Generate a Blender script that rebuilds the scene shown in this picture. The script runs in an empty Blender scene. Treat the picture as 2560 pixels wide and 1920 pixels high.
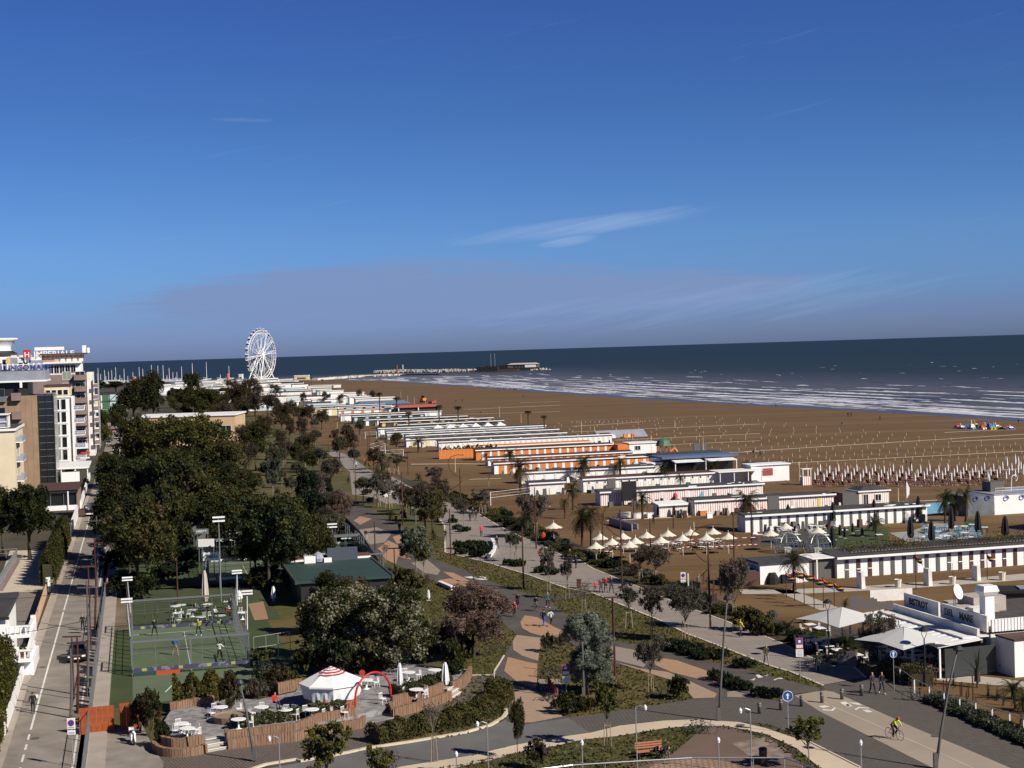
import bpy, math, random
import numpy as np
from mathutils import Vector, Matrix
random.seed(7); np.random.seed(7)
SC = bpy.context.scene; COL = SC.collection; D = bpy.data
R_ = math.radians
# ---------------------------------------------------------------- camera, world, sun, exposure
FPX = 3840.0; CH = 27.3
ROLL = math.atan(.03026); PIT = math.atan(86.3*math.cos(ROLL)/FPX)
FW = Vector((0, math.cos(PIT), -math.sin(PIT))); _r = Vector((1, 0, 0)); _u = Vector((0, math.sin(PIT), math.cos(PIT)))
RT = _r*math.cos(ROLL)-_u*math.sin(ROLL); UP = _u*math.cos(ROLL)+_r*math.sin(ROLL)
cam = D.cameras.new('camera'); co = D.objects.new('camera', cam); COL.objects.link(co)
cam.sensor_width = 36; cam.lens = 54; cam.clip_start = 1; cam.clip_end = 200000
mx = Matrix((RT, UP, -FW)).transposed().to_4x4(); mx.translation = (0, 0, CH); co.matrix_world = mx
SC.camera = co
SUN_EL = R_(36); SUND = Vector((.82, -.57, 0)).normalized()*math.cos(SUN_EL); SUND.z = math.sin(SUN_EL)
sl = D.lights.new('sun', 'SUN'); sl.energy = 5.0; sl.angle = R_(.5); sl.color = (1, .93, .82)
so = D.objects.new('sun', sl); COL.objects.link(so); so.rotation_euler = SUND.to_track_quat('Z', 'Y').to_euler()
SC.view_settings.view_transform = 'Standard'; SC.view_settings.look = 'None'
SC.view_settings.exposure = .3; SC.view_settings.gamma = 1; SC.view_settings.use_curve_mapping = False
W = D.worlds.new('World'); SC.world = W; W.use_nodes = True
nt = W.node_tree; N = nt.nodes; LK = nt.links; N.clear()
def nmath(nt, op, a, b=None, c=None, clamp=False):
 n = nt.nodes.new('ShaderNodeMath'); n.operation = op; n.use_clamp = clamp
 for i, x in enumerate((a, b, c)):
  if x is None: continue
  if isinstance(x, (int, float)): n.inputs[i].default_value = x
  else: nt.links.new(x, n.inputs[i])
 return n.outputs[0]
def nmix(nt, f, a, b, mode='MIX'):
 n = nt.nodes.new('ShaderNodeMix'); n.data_type = 'RGBA'; n.blend_type = mode
 for i, x in zip((0, 6, 7), (f, a, b)):
  if isinstance(x, (int, float)): n.inputs[i].default_value = x
  elif isinstance(x, tuple): n.inputs[i].default_value = (*x[:3], 1)
  else: nt.links.new(x, n.inputs[i])
 return n.outputs[2]
def nramp(nt, f, pts, mode='LINEAR'):
 n = nt.nodes.new('ShaderNodeValToRGB'); n.color_ramp.interpolation = mode; e = n.color_ramp.elements
 while len(e) < len(pts): e.new(.5)
 for q, (p, c) in zip(e, pts):
  q.position = p; q.color = (*c, 1) if isinstance(c, tuple) else (c, c, c, 1)
 nt.links.new(f, n.inputs[0]); return n.outputs[0]
def nnoise(nt, vec, scale, detail=4, rough=.55):
 n = nt.nodes.new('ShaderNodeTexNoise'); n.inputs['Scale'].default_value = scale
 n.inputs['Detail'].default_value = detail; n.inputs['Roughness'].default_value = rough
 if vec is not None: nt.links.new(vec, n.inputs['Vector'])
 return n.outputs['Fac']
sky = N.new('ShaderNodeTexSky'); sky.sky_type = 'NISHITA'; sky.sun_disc = False
sky.sun_elevation = SUN_EL; sky.sun_rotation = math.atan2(SUND.x, SUND.y); sky.altitude = 20
sky.air_density = 1.0; sky.dust_density = .6; sky.ozone_density = 2.5
tc = N.new('ShaderNodeTexCoord'); sx = N.new('ShaderNodeSeparateXYZ'); LK.new(tc.outputs['Generated'], sx.inputs[0])
X, Y, Zz = sx.outputs
ay = nmath(nt, 'MAXIMUM', nmath(nt, 'ABSOLUTE', Y), .02)
cu = nmath(nt, 'DIVIDE', X, ay); cv = nmath(nt, 'DIVIDE', Zz, nmath(nt, 'SQRT', nmath(nt, 'ADD', nmath(nt, 'MULTIPLY', X, X), nmath(nt, 'MULTIPLY', Y, Y))))
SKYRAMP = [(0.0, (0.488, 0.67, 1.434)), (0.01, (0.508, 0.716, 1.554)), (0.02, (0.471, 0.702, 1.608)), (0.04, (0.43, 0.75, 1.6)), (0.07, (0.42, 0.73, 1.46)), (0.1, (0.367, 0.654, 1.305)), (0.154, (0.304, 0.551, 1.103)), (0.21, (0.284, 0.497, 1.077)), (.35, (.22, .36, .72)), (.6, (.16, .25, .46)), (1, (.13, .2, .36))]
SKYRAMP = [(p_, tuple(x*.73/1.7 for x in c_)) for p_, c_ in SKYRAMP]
CLOUDA = (2.1, 2.98, 5.3); CLOUDB = (3.5, 4.9, 7.4)
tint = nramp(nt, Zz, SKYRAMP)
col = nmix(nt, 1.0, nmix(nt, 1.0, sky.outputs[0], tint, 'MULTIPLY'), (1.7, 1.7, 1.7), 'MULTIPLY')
# high thin cloud: a lavender sheet low over the sea, and cirrus wisps above it
cb = N.new('ShaderNodeCombineXYZ'); LK.new(nmath(nt, 'MULTIPLY', cu, 10.), cb.inputs[0]); LK.new(nmath(nt, 'MULTIPLY', cv, 110.), cb.inputs[1])
n1 = nnoise(nt, cb.outputs[0], 1.0, 9, .66)
cb2 = N.new('ShaderNodeCombineXYZ'); LK.new(nmath(nt, 'ADD', nmath(nt, 'MULTIPLY', cu, 5.), nmath(nt, 'MULTIPLY', cv, 10.)), cb2.inputs[0]); LK.new(nmath(nt, 'SUBTRACT', nmath(nt, 'MULTIPLY', cv, 130.), nmath(nt, 'MULTIPLY', cu, 26.)), cb2.inputs[1])
n2 = nnoise(nt, cb2.outputs[0], 1.0, 8, .65)
def ell(cx, cy, rx, ry, k=0.0):
 dx = nmath(nt, 'SUBTRACT', cu, cx); dy = nmath(nt, 'SUBTRACT', nmath(nt, 'SUBTRACT', cv, cy), nmath(nt, 'MULTIPLY', dx, k))
 a = nmath(nt, 'POWER', nmath(nt, 'ABSOLUTE', nmath(nt, 'DIVIDE', dx, rx)), 2.); b = nmath(nt, 'POWER', nmath(nt, 'ABSOLUTE', nmath(nt, 'DIVIDE', dy, ry)), 2.)
 return nmath(nt, 'SUBTRACT', 1.0, nmath(nt, 'ADD', a, b), clamp=True)
def smooth(x, a, b):
 return nmath(nt, 'MULTIPLY', nmath(nt, 'SUBTRACT', x, a), 1/(b-a), clamp=True)
e1 = nmath(nt, 'MAXIMUM', ell(-.085, .036, .20, .027, .012), nmath(nt, 'MULTIPLY', ell(.05, .034, .17, .016, .03), .9))
m1 = smooth(nmath(nt, 'ADD', nmath(nt, 'MULTIPLY', e1, .75), nmath(nt, 'MULTIPLY', nmath(nt, 'SUBTRACT', n1, .5), 1.7)), .10, .42)
m1 = nmath(nt, 'MULTIPLY', m1, nmath(nt, 'MULTIPLY', e1, 3.5, clamp=True))
col = nmix(nt, nmath(nt, 'MULTIPLY', m1, .9), col, CLOUDA if 'CLOUDA' in globals() else (3.0, 3.7, 6.4))
e2 = nmath(nt, 'MAXIMUM', ell(.055, .079, .125, .008, .085), nmath(nt, 'MULTIPLY', ell(.040, .069, .026, .0045, .12), 1.1))
m2 = smooth(nmath(nt, 'ADD', nmath(nt, 'MULTIPLY', e2, .6), nmath(nt, 'MULTIPLY', nmath(nt, 'SUBTRACT', n2, .5), 1.3)), .20, .8)
e3 = ell(.13, .026, .20, .018, .05)
m3 = smooth(nmath(nt, 'ADD', nmath(nt, 'MULTIPLY', e3, .45), nmath(nt, 'MULTIPLY', nmath(nt, 'SUBTRACT', n2, .5), 1.6)), .18, 1.0)
e4 = ell(-.17, .152, .03, .0022, -.03)
m4 = smooth(nmath(nt, 'ADD', nmath(nt, 'MULTIPLY', e4, .5), nmath(nt, 'MULTIPLY', nmath(nt, 'SUBTRACT', n2, .5), .8)), .25, .9)
mm = nmath(nt, 'MAXIMUM', nmath(nt, 'MULTIPLY', m2, .6), nmath(nt, 'MAXIMUM', nmath(nt, 'MULTIPLY', m3, .4), nmath(nt, 'MULTIPLY', m4, .3)))
col = nmix(nt, mm, col, CLOUDB if 'CLOUDB' in globals() else (5.2, 6.4, 8.6))
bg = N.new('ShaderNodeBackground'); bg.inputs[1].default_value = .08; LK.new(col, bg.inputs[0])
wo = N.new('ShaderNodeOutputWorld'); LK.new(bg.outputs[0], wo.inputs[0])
# ---------------------------------------------------------------- placing helpers (plan positions read off the photograph)
TL = dict(A=(0, 1400, .31646), B=(640, 1400, .31646), C=(1280, 1400, .31646), E=(1860, 1400, .31646), F=(0, 820, .18083),
          H=(0, 1100, .22604), I=(380, 1100, .31646), J=(200, 820, .36166), K=(900, 1050, .27125), L=(1300, 1050, .27125),
          M=(1860, 1100, .31646), N=(700, 880, .31646), Q=(750, 1000, .18083), R=(2160, 1400, .18083), S=(1500, 1400, .18083),
          U=(1250, 1620, .18083), V=(340, 1620, .18083), W=(0, 820, .11754), X=(0, 1280, .09042), Y=(2360, 1020, .09042), s=(0, 0, 1), Z=(0, 0, 1.1573))
def px(t, x, y):
 a, b, k = TL[t]; return a+x*k, b+y*k
def ray(t, x, y):
 x, y = px(t, x, y); return FW+RT*((x-1280)/FPX)+UP*((960-y)/FPX)
def G(t, x, y, z=0.0):
 d = ray(t, x, y); k = (z-CH)/d.z; return Vector((d.x*k, d.y*k, z))
def GD(t, x, y, dist):
 """point on that line of sight at plan distance Y=dist"""
 d = ray(t, x, y); k = dist/d.y; return Vector((d.x*k, d.y*k, CH+d.z*k))
def hgt(p, t, y):
 """height above plan point p whose image row is y"""
 _, y = px(t, 0, y); q = (960-y)/FPX; a = p.y*UP.y+p.x*UP.x-CH*UP.z; b = p.y*FW.y-CH*FW.z
 return (q*b-a)/(UP.z-q*FW.z)
CA = R_(14.4); UU = Vector((-math.sin(CA), math.cos(CA), 0)); VV = Vector((math.cos(CA), math.sin(CA), 0))
def ST(s, t, z=0.0):
 p = UU*s+VV*t; p.z = z; return p
def st(p): return p.dot(UU), p.dot(VV)
def mpp(p): return p.y/FPX      # metres per photo pixel at p
# ---------------------------------------------------------------- materials
MATS = {}
def mat(name, c, rough=.7, c2=None, scale=1., c3=None, bump=0., metal=0., spec=.4, coords='Object', detail=4, contrast=(.35, .65), vscale=None):
 if name in MATS: return MATS[name]
 m = D.materials.new(name); MATS[name] = m; m.use_nodes = True; t = m.node_tree; b = t.nodes['Principled BSDF']
 b.inputs['Roughness'].default_value = rough; b.inputs['Metallic'].default_value = metal; b.inputs['Specular IOR Level'].default_value = spec
 b.inputs['Base Color'].default_value = (*c, 1)
 if c2 is not None or bump:
  tc = t.nodes.new('ShaderNodeTexCoord'); v = tc.outputs[coords]
  if vscale:
   mp = t.nodes.new('ShaderNodeMapping'); mp.inputs['Scale'].default_value = vscale; mp.inputs['Rotation'].default_value[2] = -CA; t.links.new(v, mp.inputs[0]); v = mp.outputs[0]
  n = nnoise(t, v, scale, detail)
  if c2 is not None:
   f = nramp(t, n, [(contrast[0], 0.), (contrast[1], 1.)]); o = nmix(t, f, c, c2)
   if c3 is not None:
    n3 = nnoise(t, v, scale*.13, 5); o = nmix(t, nramp(t, n3, [(.45, 0.), (.7, .8)]), o, c3)
   t.links.new(o, b.inputs['Base Color'])
  if bump:
   bp = t.nodes.new('ShaderNodeBump'); bp.inputs['Strength'].default_value = bump; bp.inputs['Distance'].default_value = .05
   t.links.new(nnoise(t, v, scale*3, 5), bp.inputs['Height']); t.links.new(bp.outputs[0], b.inputs['Normal'])
 return m
def bricks(name, c1, c2, mortar, w, h, ms=.02, rough=.8, rot=0., c3=None, warp=0.):
 m = D.materials.new(name); MATS[name] = m; m.use_nodes = True; t = m.node_tree; b = t.nodes['Principled BSDF']; b.inputs['Roughness'].default_value = rough
 b.inputs['Specular IOR Level'].default_value = .3
 tc = t.nodes.new('ShaderNodeTexCoord'); mp = t.nodes.new('ShaderNodeMapping'); mp.inputs['Rotation'].default_value[2] = rot; t.links.new(tc.outputs['Object'], mp.inputs[0])
 v = mp.outputs[0]
 if warp:
  s_ = t.nodes.new('ShaderNodeVectorMath'); s_.operation = 'ADD'; nz = t.nodes.new('ShaderNodeTexNoise'); nz.inputs['Scale'].default_value = .6
  sc = t.nodes.new('ShaderNodeVectorMath'); sc.operation = 'SCALE'; sc.inputs['Scale'].default_value = warp
  t.links.new(v, nz.inputs['Vector']); t.links.new(nz.outputs['Color'], sc.inputs[0]); t.links.new(v, s_.inputs[0]); t.links.new(sc.outputs[0], s_.inputs[1]); v = s_.outputs[0]
 br = t.nodes.new('ShaderNodeTexBrick'); t.links.new(v, br.inputs['Vector']); br.inputs['Scale'].default_value = 1
 br.inputs['Brick Width'].default_value = w; br.inputs['Row Height'].default_value = h; br.inputs['Mortar Size'].default_value = ms; br.inputs['Bias'].default_value = 0
 br.inputs['Color1'].default_value = (*c1, 1); br.inputs['Color2'].default_value = (*c2, 1); br.inputs['Mortar'].default_value = (*mortar, 1)
 o = br.outputs['Color']; n = nnoise(t, tc.outputs['Object'], .35, 6)
 o = nmix(t, nramp(t, n, [(.35, 0.), (.7, .6)]), o, c3 or mortar)
 t.links.new(o, b.inputs['Base Color']); return m
# ---------------------------------------------------------------- mesh builder
class MB:
 def __init__(s): s.v = []; s.f = []; s.m = []
 def add(s, vs, fs, m=0):
  o = len(s.v); s.v += [tuple(x) for x in vs]; s.f += [tuple(i+o for i in f) for f in fs]; s.m += [m]*len(fs); return s
 def box(s, c, d, rz=0., m=0, taper=1.):
  """c = centre of the base, d = sizes"""
  ca, sa = math.cos(rz), math.sin(rz); vs = []
  for z, k in ((0, 1.), (d[2], taper)):
   for a, b in ((-.5, -.5), (.5, -.5), (.5, .5), (-.5, .5)):
    x, y = a*d[0]*k, b*d[1]*k; vs.append((c[0]+x*ca-y*sa, c[1]+x*sa+y*ca, c[2]+z))
  return s.add(vs, [(3, 2, 1, 0), (4, 5, 6, 7), (0, 1, 5, 4), (1, 2, 6, 5), (2, 3, 7, 6), (3, 0, 4, 7)], m)
 def cyl(s, a, b, r0, r1=None, n=6, m=0, caps=True):
  a = Vector(a); b = Vector(b); r1 = r0 if r1 is None else r1; d = (b-a)
  q = d.to_track_quat('Z', 'Y') if d.length > 1e-9 else Matrix.Identity(3).to_quaternion()
  vs = []
  for p, r in ((a, r0), (b, r1)):
   for i in range(n):
    t = 2*math.pi*i/n; vs.append(p+q@Vector((r*math.cos(t), r*math.sin(t), 0)))
  fs = [(i, (i+1) % n, n+(i+1) % n, n+i) for i in range(n)]
  if caps: fs += [tuple(range(n))[::-1], tuple(range(n, 2*n))]
  return s.add(vs, fs, m)
 def tube(s, pts, r, n=6, m=0):
  rr = r if isinstance(r, (list, tuple)) else [r]*len(pts); pts = [Vector(p) for p in pts]; vs = []; fs = []
  for k, p in enumerate(pts):
   d = (pts[min(k+1, len(pts)-1)]-pts[max(k-1, 0)]); q = d.to_track_quat('Z', 'Y')
   for i in range(n):
    t = 2*math.pi*i/n; vs.append(p+q@Vector((rr[k]*math.cos(t), rr[k]*math.sin(t), 0)))
  for k in range(len(pts)-1):
   for i in range(n): fs.append((k*n+i, k*n+(i+1) % n, (k+1)*n+(i+1) % n, (k+1)*n+i))
  fs += [tuple(range(n))[::-1], tuple(range((len(pts)-1)*n, len(pts)*n))]
  return s.add(vs, fs, m)
 def prism(s, poly, z0, z1, m=0, top=True):
  n = len(poly); vs = [(p[0], p[1], z0) for p in poly]+[(p[0], p[1], z1) for p in poly]
  fs = [(i, (i+1) % n, n+(i+1) % n, n+i) for i in range(n)]+[tuple(range(n))[::-1]]
  if top: fs.append(tuple(range(n, 2*n)))
  return s.add(vs, fs, m)
 def lathe(s, c, prof, n=10, m=0, sy=1.):
  vs = []; k = len(prof)
  for r, z in prof:
   for i in range(n):
    t = 2*math.pi*i/n; vs.append((c[0]+r*math.cos(t), c[1]+r*sy*math.sin(t), c[2]+z))
  fs = [(j*n+i, j*n+(i+1) % n, (j+1)*n+(i+1) % n, (j+1)*n+i) for j in range(k-1) for i in range(n)]
  fs += [tuple(range(n))[::-1], tuple(range((k-1)*n, k*n))]
  return s.add(vs, fs, m)
 def quad(s, a, b, c, d, m=0): return s.add([a, b, c, d], [(0, 1, 2, 3)], m)
 def strip(s, pts, w, z0, z1, m=0):
  """solid band of width w along a plan polyline"""
  L = []; Rr = []; pts = [Vector((p[0], p[1], 0)) for p in pts]
  for k, p in enumerate(pts):
   d = (pts[min(k+1, len(pts)-1)]-pts[max(k-1, 0)]).normalized(); nn = Vector((-d.y, d.x, 0))*w/2; L.append(p+nn); Rr.append(p-nn)
  for k in range(len(pts)-1): s.prism([Rr[k], Rr[k+1], L[k+1], L[k]], z0, z1, m)
  return s
 def mesh(s, name, mats, smooth=False):
  me = D.meshes.new(name); me.from_pydata(s.v, [], s.f)
  for m in (mats if isinstance(mats, (list, tuple)) else [mats]): me.materials.append(m)
  if len(set(s.m)) > 1: me.polygons.foreach_set('material_index', s.m)
  elif s.m and s.m[0]: me.polygons.foreach_set('material_index', s.m)
  if smooth: me.polygons.foreach_set('use_smooth', [True]*len(s.f))
  me.update(); return me
 def obj(s, name, mats, parent=None, loc=None, smooth=False, **kw):
  return link(name, s.mesh(name, mats, smooth), parent, loc, **kw)
def link(name, me, parent=None, loc=None, rz=0., **kw):
 o = D.objects.new(name, me); COL.objects.link(o)
 if parent is not None: o.parent = parent
 if loc is not None: o.location = loc
 if rz: o.rotation_euler[2] = rz
 for k, v in kw.items():
  if v is not None: o['category' if k == 'cat' else k] = v
 return o
def thing(name, label, cat, loc=(0, 0, 0), rz=0., group=None, me=None, sc=None):
 o = link(name, me, None, loc, rz, label=label, cat=cat, group=group)
 if sc is not None: o.scale = (sc, sc, sc) if isinstance(sc, (int, float)) else sc
 return o
def dup(root, loc, rz=0., label=None, group=None, sc=None):
 r = root.copy(); COL.objects.link(r); r.location = loc; r.rotation_euler = (0, 0, rz)
 if sc is not None: r.scale = (sc, sc, sc) if isinstance(sc, (int, float)) else sc
 if label: r['label'] = label
 if group: r['group'] = group
 for ch in KIDS(root):
  c = ch.copy(); COL.objects.link(c); c.parent = r; reg(r, c)
  for gch in KIDS(ch):
   d = gch.copy(); COL.objects.link(d); d.parent = c; reg(c, d)
 return r
_k = {}
def reg(p, c): _k.setdefault(p.name, []).append(c)
def KIDS(o):
 if o.name in _k: return _k[o.name]
 l = list(o.children); _k[o.name] = l; return l
def sheet(name, polys, z, m, kind='structure', thick=0.):
 b = MB()
 for poly in polys:
  P = [Vector((p[0], p[1], 0)) for p in poly]; n = len(P)
  a = sum(P[i].x*P[(i+1) % n].y-P[(i+1) % n].x*P[i].y for i in range(n))
  if a < 0: P.reverse()
  if thick: b.prism(P, z-thick, z)
  else: b.add([(p.x, p.y, z) for p in P], [tuple(range(n))])
 o = b.obj(name, m); o['kind'] = kind; return o
ORD = ['first', 'second', 'third', 'fourth', 'fifth', 'sixth', 'seventh', 'eighth', 'ninth', 'tenth', 'eleventh', 'twelfth', 'thirteenth', 'fourteenth', 'fifteenth', 'sixteenth', 'seventeenth', 'eighteenth', 'nineteenth', 'twentieth']
ORD += ['twenty-'+o for o in ORD[:9]]+['thirtieth']+['thirty-'+o for o in ORD[:9]]+['fortieth']+['forty-'+o for o in ORD[:9]]
for tn, tp_ in (('fiftieth', 'fifty-'), ('sixtieth', 'sixty-'), ('seventieth', 'seventy-'), ('eightieth', 'eighty-')): ORD += [tn]+[tp_+o for o in ORD[:9]]
# ---------------------------------------------------------------- ground, paths, sand, sea
def gp(*a):
 """'C',x,y,x,y,... 'E',x,y ... -> list of plan points"""
 out = []; t = None; i = 0
 while i < len(a):
  if isinstance(a[i], str): t = a[i]; i += 1
  else: out.append(G(t, a[i], a[i+1])); i += 2
 return out
m_earth = mat('dry_earth', (.045, .038, .022), .95, (.075, .06, .035), .25, (.03, .035, .015))
m_grass = mat('park_grass', (.052, .052, .008), .95, (.090, .078, .016), .5, (.135, .088, .028), bump=.5, detail=8, contrast=(.4, .75))
m_grass2 = mat('green_lawn', (.036, .044, .008), .95, (.072, .070, .014), .45, (.10, .08, .028), bump=.5, detail=8)
m_sand = mat('beach_sand', (.092, .047, .012), .95, (.130, .074, .022), .5, (.165, .102, .040), bump=.3, detail=9, vscale=(.09, 1.3, 1))
m_asph = mat('path_asphalt', (.068, .058, .049), .9, (.10, .086, .073), .5, (.05, .043, .038), detail=9, contrast=(.3, .7), bump=.2)
m_road = mat('road_asphalt', (.105, .102, .098), .9, (.15, .145, .138), .35, (.08, .077, .073), detail=9, contrast=(.3, .7), bump=.2)
m_street = mat('street_concrete', (.17, .145, .12), .9, (.30, .265, .225), .35, (.15, .13, .11), detail=8, contrast=(.3, .7))
m_prom = bricks('promenade_boards', (.25, .215, .185), (.30, .26, .225), (.13, .11, .095), 3.2, .42, .03, rot=-CA+R_(8), c3=(.21, .18, .155))
m_cob = bricks('dark_cobbles', (.105, .092, .08), (.135, .118, .10), (.05, .045, .04), .35, .25, .03, rot=.5, c3=(.085, .075, .066))
m_her = bricks('brown_setts', (.17, .135, .11), (.13, .105, .088), (.055, .045, .04), .5, .22, .04, rot=1.1, c3=(.12, .098, .082), warp=.15)
m_tan = bricks('tan_blocks', (.38, .225, .13), (.43, .27, .16), (.22, .14, .09), .5, .25, .02, rot=.3, c3=(.33, .20, .12))
m_pale = bricks('pale_blocks', (.27, .225, .185), (.32, .265, .215), (.16, .13, .11), .5, .25, .02, rot=.3, c3=(.25, .205, .165))
m_mixt = bricks('mixed_blocks', (.42, .27, .17), (.30, .235, .18), (.2, .15, .11), .6, .3, .02, rot=.3, c3=(.33, .23, .155))
m_lane = mat('bike_lane', (.30, .245, .19), .85, (.34, .28, .215), .3, (.25, .205, .16), detail=6)
m_beige = mat('beige_path', (.48, .39, .28), .9, (.56, .46, .34), .3, (.40, .33, .25), detail=6)
m_kerb = mat('kerb_stone', (.50, .43, .33), .85, (.58, .50, .39), .6)
m_brown = mat('brown_paving', (.12, .078, .055), .9, (.15, .10, .075), .3, (.10, .07, .052), detail=7)
m_white = mat('road_marking', (.72, .70, .66), .7, (.6, .58, .54), 1.2)
m_soil = mat('planting_soil', (.030, .026, .014), .95, (.05, .042, .02), .5)
m_turf = mat('sports_turf', (.034, .052, .014), .9, (.046, .066, .018), .2)
m_turf2 = mat('court_turf', (.085, .115, .062), .9, (.11, .14, .08), .25, detail=6)
BIG = 60000
sheet('ground', [[ST(-60, -900), ST(-60, 60), ST(1900, 60), ST(1900, 210), ST(2050, 210), ST(2050, -2500), ST(900, -2500)]], 0, m_earth)
sheet('grass', [gp('Z', 230, 1700, 250, 1400, 240, 1200, 290, 1000, 360, 900, 520, 860, 600, 850)+gp('K', 0, 120, 300, 500, 1300, 1010, 'C', 1400, 400, 'E', 800, 900, 900, 1100, 'C', 100, 1320, 'B', 0, 1640)], .01, m_grass)
# beach: sand runs from the planted edge of the promenade to the water
SH = [(-300, 276), (200, 284), (360, 283), (485, 283), (560, 277), (650, 271), (760, 268), (868, 267), (1100, 266), (1300, 265), (1500, 262), (1620, 235), (1750, 180)]
sand = [ST(s_, t_+(2 if i else 0)) for i, (s_, t_) in enumerate(SH)]+[ST(1760, 60), ST(1400, 62), ST(300, 60), ST(200, 59.5), ST(150, 59), ST(125, 58), ST(100, 56), ST(60, 58), ST(-300, 80)]
sheet('beach_sand', [sand], .012, m_sand)
sheet('wet_sand', [[ST(s_, t_-9+1.5*math.sin(s_*.013)) for s_, t_ in SH[1:-1]]+[ST(s_, t_+4) for s_, t_ in SH[1:-1]][::-1]], .02, mat('wet_sand', (.06, .04, .026), .28, (.08, .055, .036), .1, spec=.5))
# the near beach between the cabins has a slightly different raked look
pr_r = gp('E', 960, 930, 870, 850, 700, 838, 440, 740, 350, 685, 180, 612, 0, 550, 'C', 1700, 490, 1480, 410, 1400, 385, 1040, 232, 860, 160, 640, 70, 530, 0,
          'K', 1960, 1300, 1800, 1220, 1640, 1140, 1500, 1085, 1330, 1005, 1250, 960, 1090, 865, 850, 785, 680, 715, 560, 665, 'Q', 1480, 1190, 1380, 1120, 1270, 1060, 1050, 1015, 900, 930, 770, 830, 600, 740, 430, 700)
pr_l = gp('Q', 330, 720, 480, 800, 560, 880, 690, 1000, 720, 1310, 1000, 1350, 1200, 1440, 'K', 330, 770, 560, 850, 690, 900, 740, 925, 780, 980, 785, 1222, 1180, 1318, 1560, 1432, 1900, 1552,
          'C', 600, 240, 640, 262, 760, 302, 850, 350, 1150, 472, 1400, 592, 1640, 682, 1850, 764, 2050, 842, 'E', 380, 890, 620, 992)
sheet('promenade', [pr_r+pr_l], .05, m_prom)
MB().strip(gp('K', 740, 925, 780, 980, 785, 1222, 1180, 1318, 1560, 1432, 1900, 1552, 'C', 640, 262, 850, 350, 1150, 472, 1400, 592, 1640, 682, 1850, 764, 2050, 842, 'E', 380, 890, 620, 992), .25, 0, .07).obj('promenade_edging', m_kerb)['kind'] = 'structure'
MB().strip(pr_r[:26], .2, 0, .075).obj('promenade_kerb', m_kerb)['kind'] = 'structure'
# park square and its dark asphalt ways
park = gp('Q', 200, 990, 270, 1010, 360, 1110, 370, 1200, 460, 1230, 560, 1360, 700, 1430, 800, 1465, 940, 1500, 1230, 1650, 'K', 420, 1010, 490, 1060, 660, 1265, 950, 1390, 1200, 1490, 1400, 1560, 1700, 1650,
          'C', 290, 320, 450, 470, 620, 560, 830, 650, 1100, 690, 1300, 742, 1550, 800, 1640, 820, 1900, 880, 'E', 200, 925, 380, 962, 640, 1030, 400, 1070, 'C', 1900, 1098, 1690, 1092, 1430, 1102, 1380, 1040, 1240, 950, 960, 860, 700, 800, 400, 620, 225, 640, 215, 810, 190, 950, 290, 1135, 440, 1250, 60, 1308,
          'B', 1980, 1275, 1965, 1120, 1870, 1040, 1885, 880, 1960, 760, 2060, 600, 1990, 540, 1800, 320, 1560, 225, 1430, 182, 1270, 100, 'K', 330, 1340, 160, 1240, 'I', 1660, 870, 1450, 640, 'I', 1330, 560, 1200, 480)
sheet('park_path', [park], .03, m_asph)
sheet('cross_path', [gp('C', 290, 290, 560, 250, 640, 264, 330, 338), gp('Q', 840, 1420, 930, 1360, 1030, 1400, 870, 1455), gp('K', 440, 900, 700, 885, 720, 905, 480, 935)], .035, m_asph)
sheet('tan_paving', [gp('C', 100, 440, 200, 455, 330, 530, 460, 590, 430, 612, 260, 608, 150, 580, 80, 540, 65, 495), gp('B', 1960, 880, 1990, 770, 2150, 810, 'C', 200, 822, 197, 960, 188, 1020, 60, 980, 'B', 2050, 955),
                     gp('C', 1120, 770, 1300, 795, 1530, 875, 1610, 972, 1480, 945, 1260, 890, 1130, 832), gp('K', 0, 890, 110, 912, 20, 960, 0, 968, -60, 930), gp('K', 160, 1190, 260, 1112, 420, 1190, 470, 1290, 350, 1262, 330, 1330, 240, 1290),
                     gp('K', 300, 1080, 360, 1062, 440, 1128, 340, 1142), gp('K', 762, 1400, 860, 1410, 1020, 1490, 900, 1490), gp('K', 722, 1480, 830, 1462, 990, 1502, 1080, 1532, 870, 1540)], .045, m_tan)
sheet('pale_paving', [gp('C', 790, 680, 970, 715, 1080, 800, 1040, 850, 800, 790, 700, 770), gp('C', 1700, 1047, 1760, 1037, 1920, 1090, 1700, 1087), gp('K', 0, 1012, 150, 990, 290, 1048, 230, 1130, 100, 1150, -40, 1080),
                      gp('K', 470, 1320, 620, 1290, 742, 1390, 712, 1432, 590, 1410)], .045, m_pale)
sheet('mixed_paving', [gp('C', 30, 595, 230, 618, 224, 690, 205, 800, 80, 760, 10, 712, 5, 650), gp('C', 0, 985, 190, 1042, 288, 1132, 400, 1240, 170, 1286, 60, 1290, 'B', 2000, 1120, 1920, 1040, 1930, 980),
                       gp('C', 790, 800, 1000, 858, 1230, 888, 1400, 960, 1620, 1060, 1600, 1092, 1435, 1097, 1385, 1038, 1242, 948, 960, 858)], .045, m_mixt)
sheet('bike_stand_pad', [gp('C', 200, 945, 372, 945, 432, 1060, 340, 1112, 292, 1132, 232, 1042)], .055, m_pale)
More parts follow.
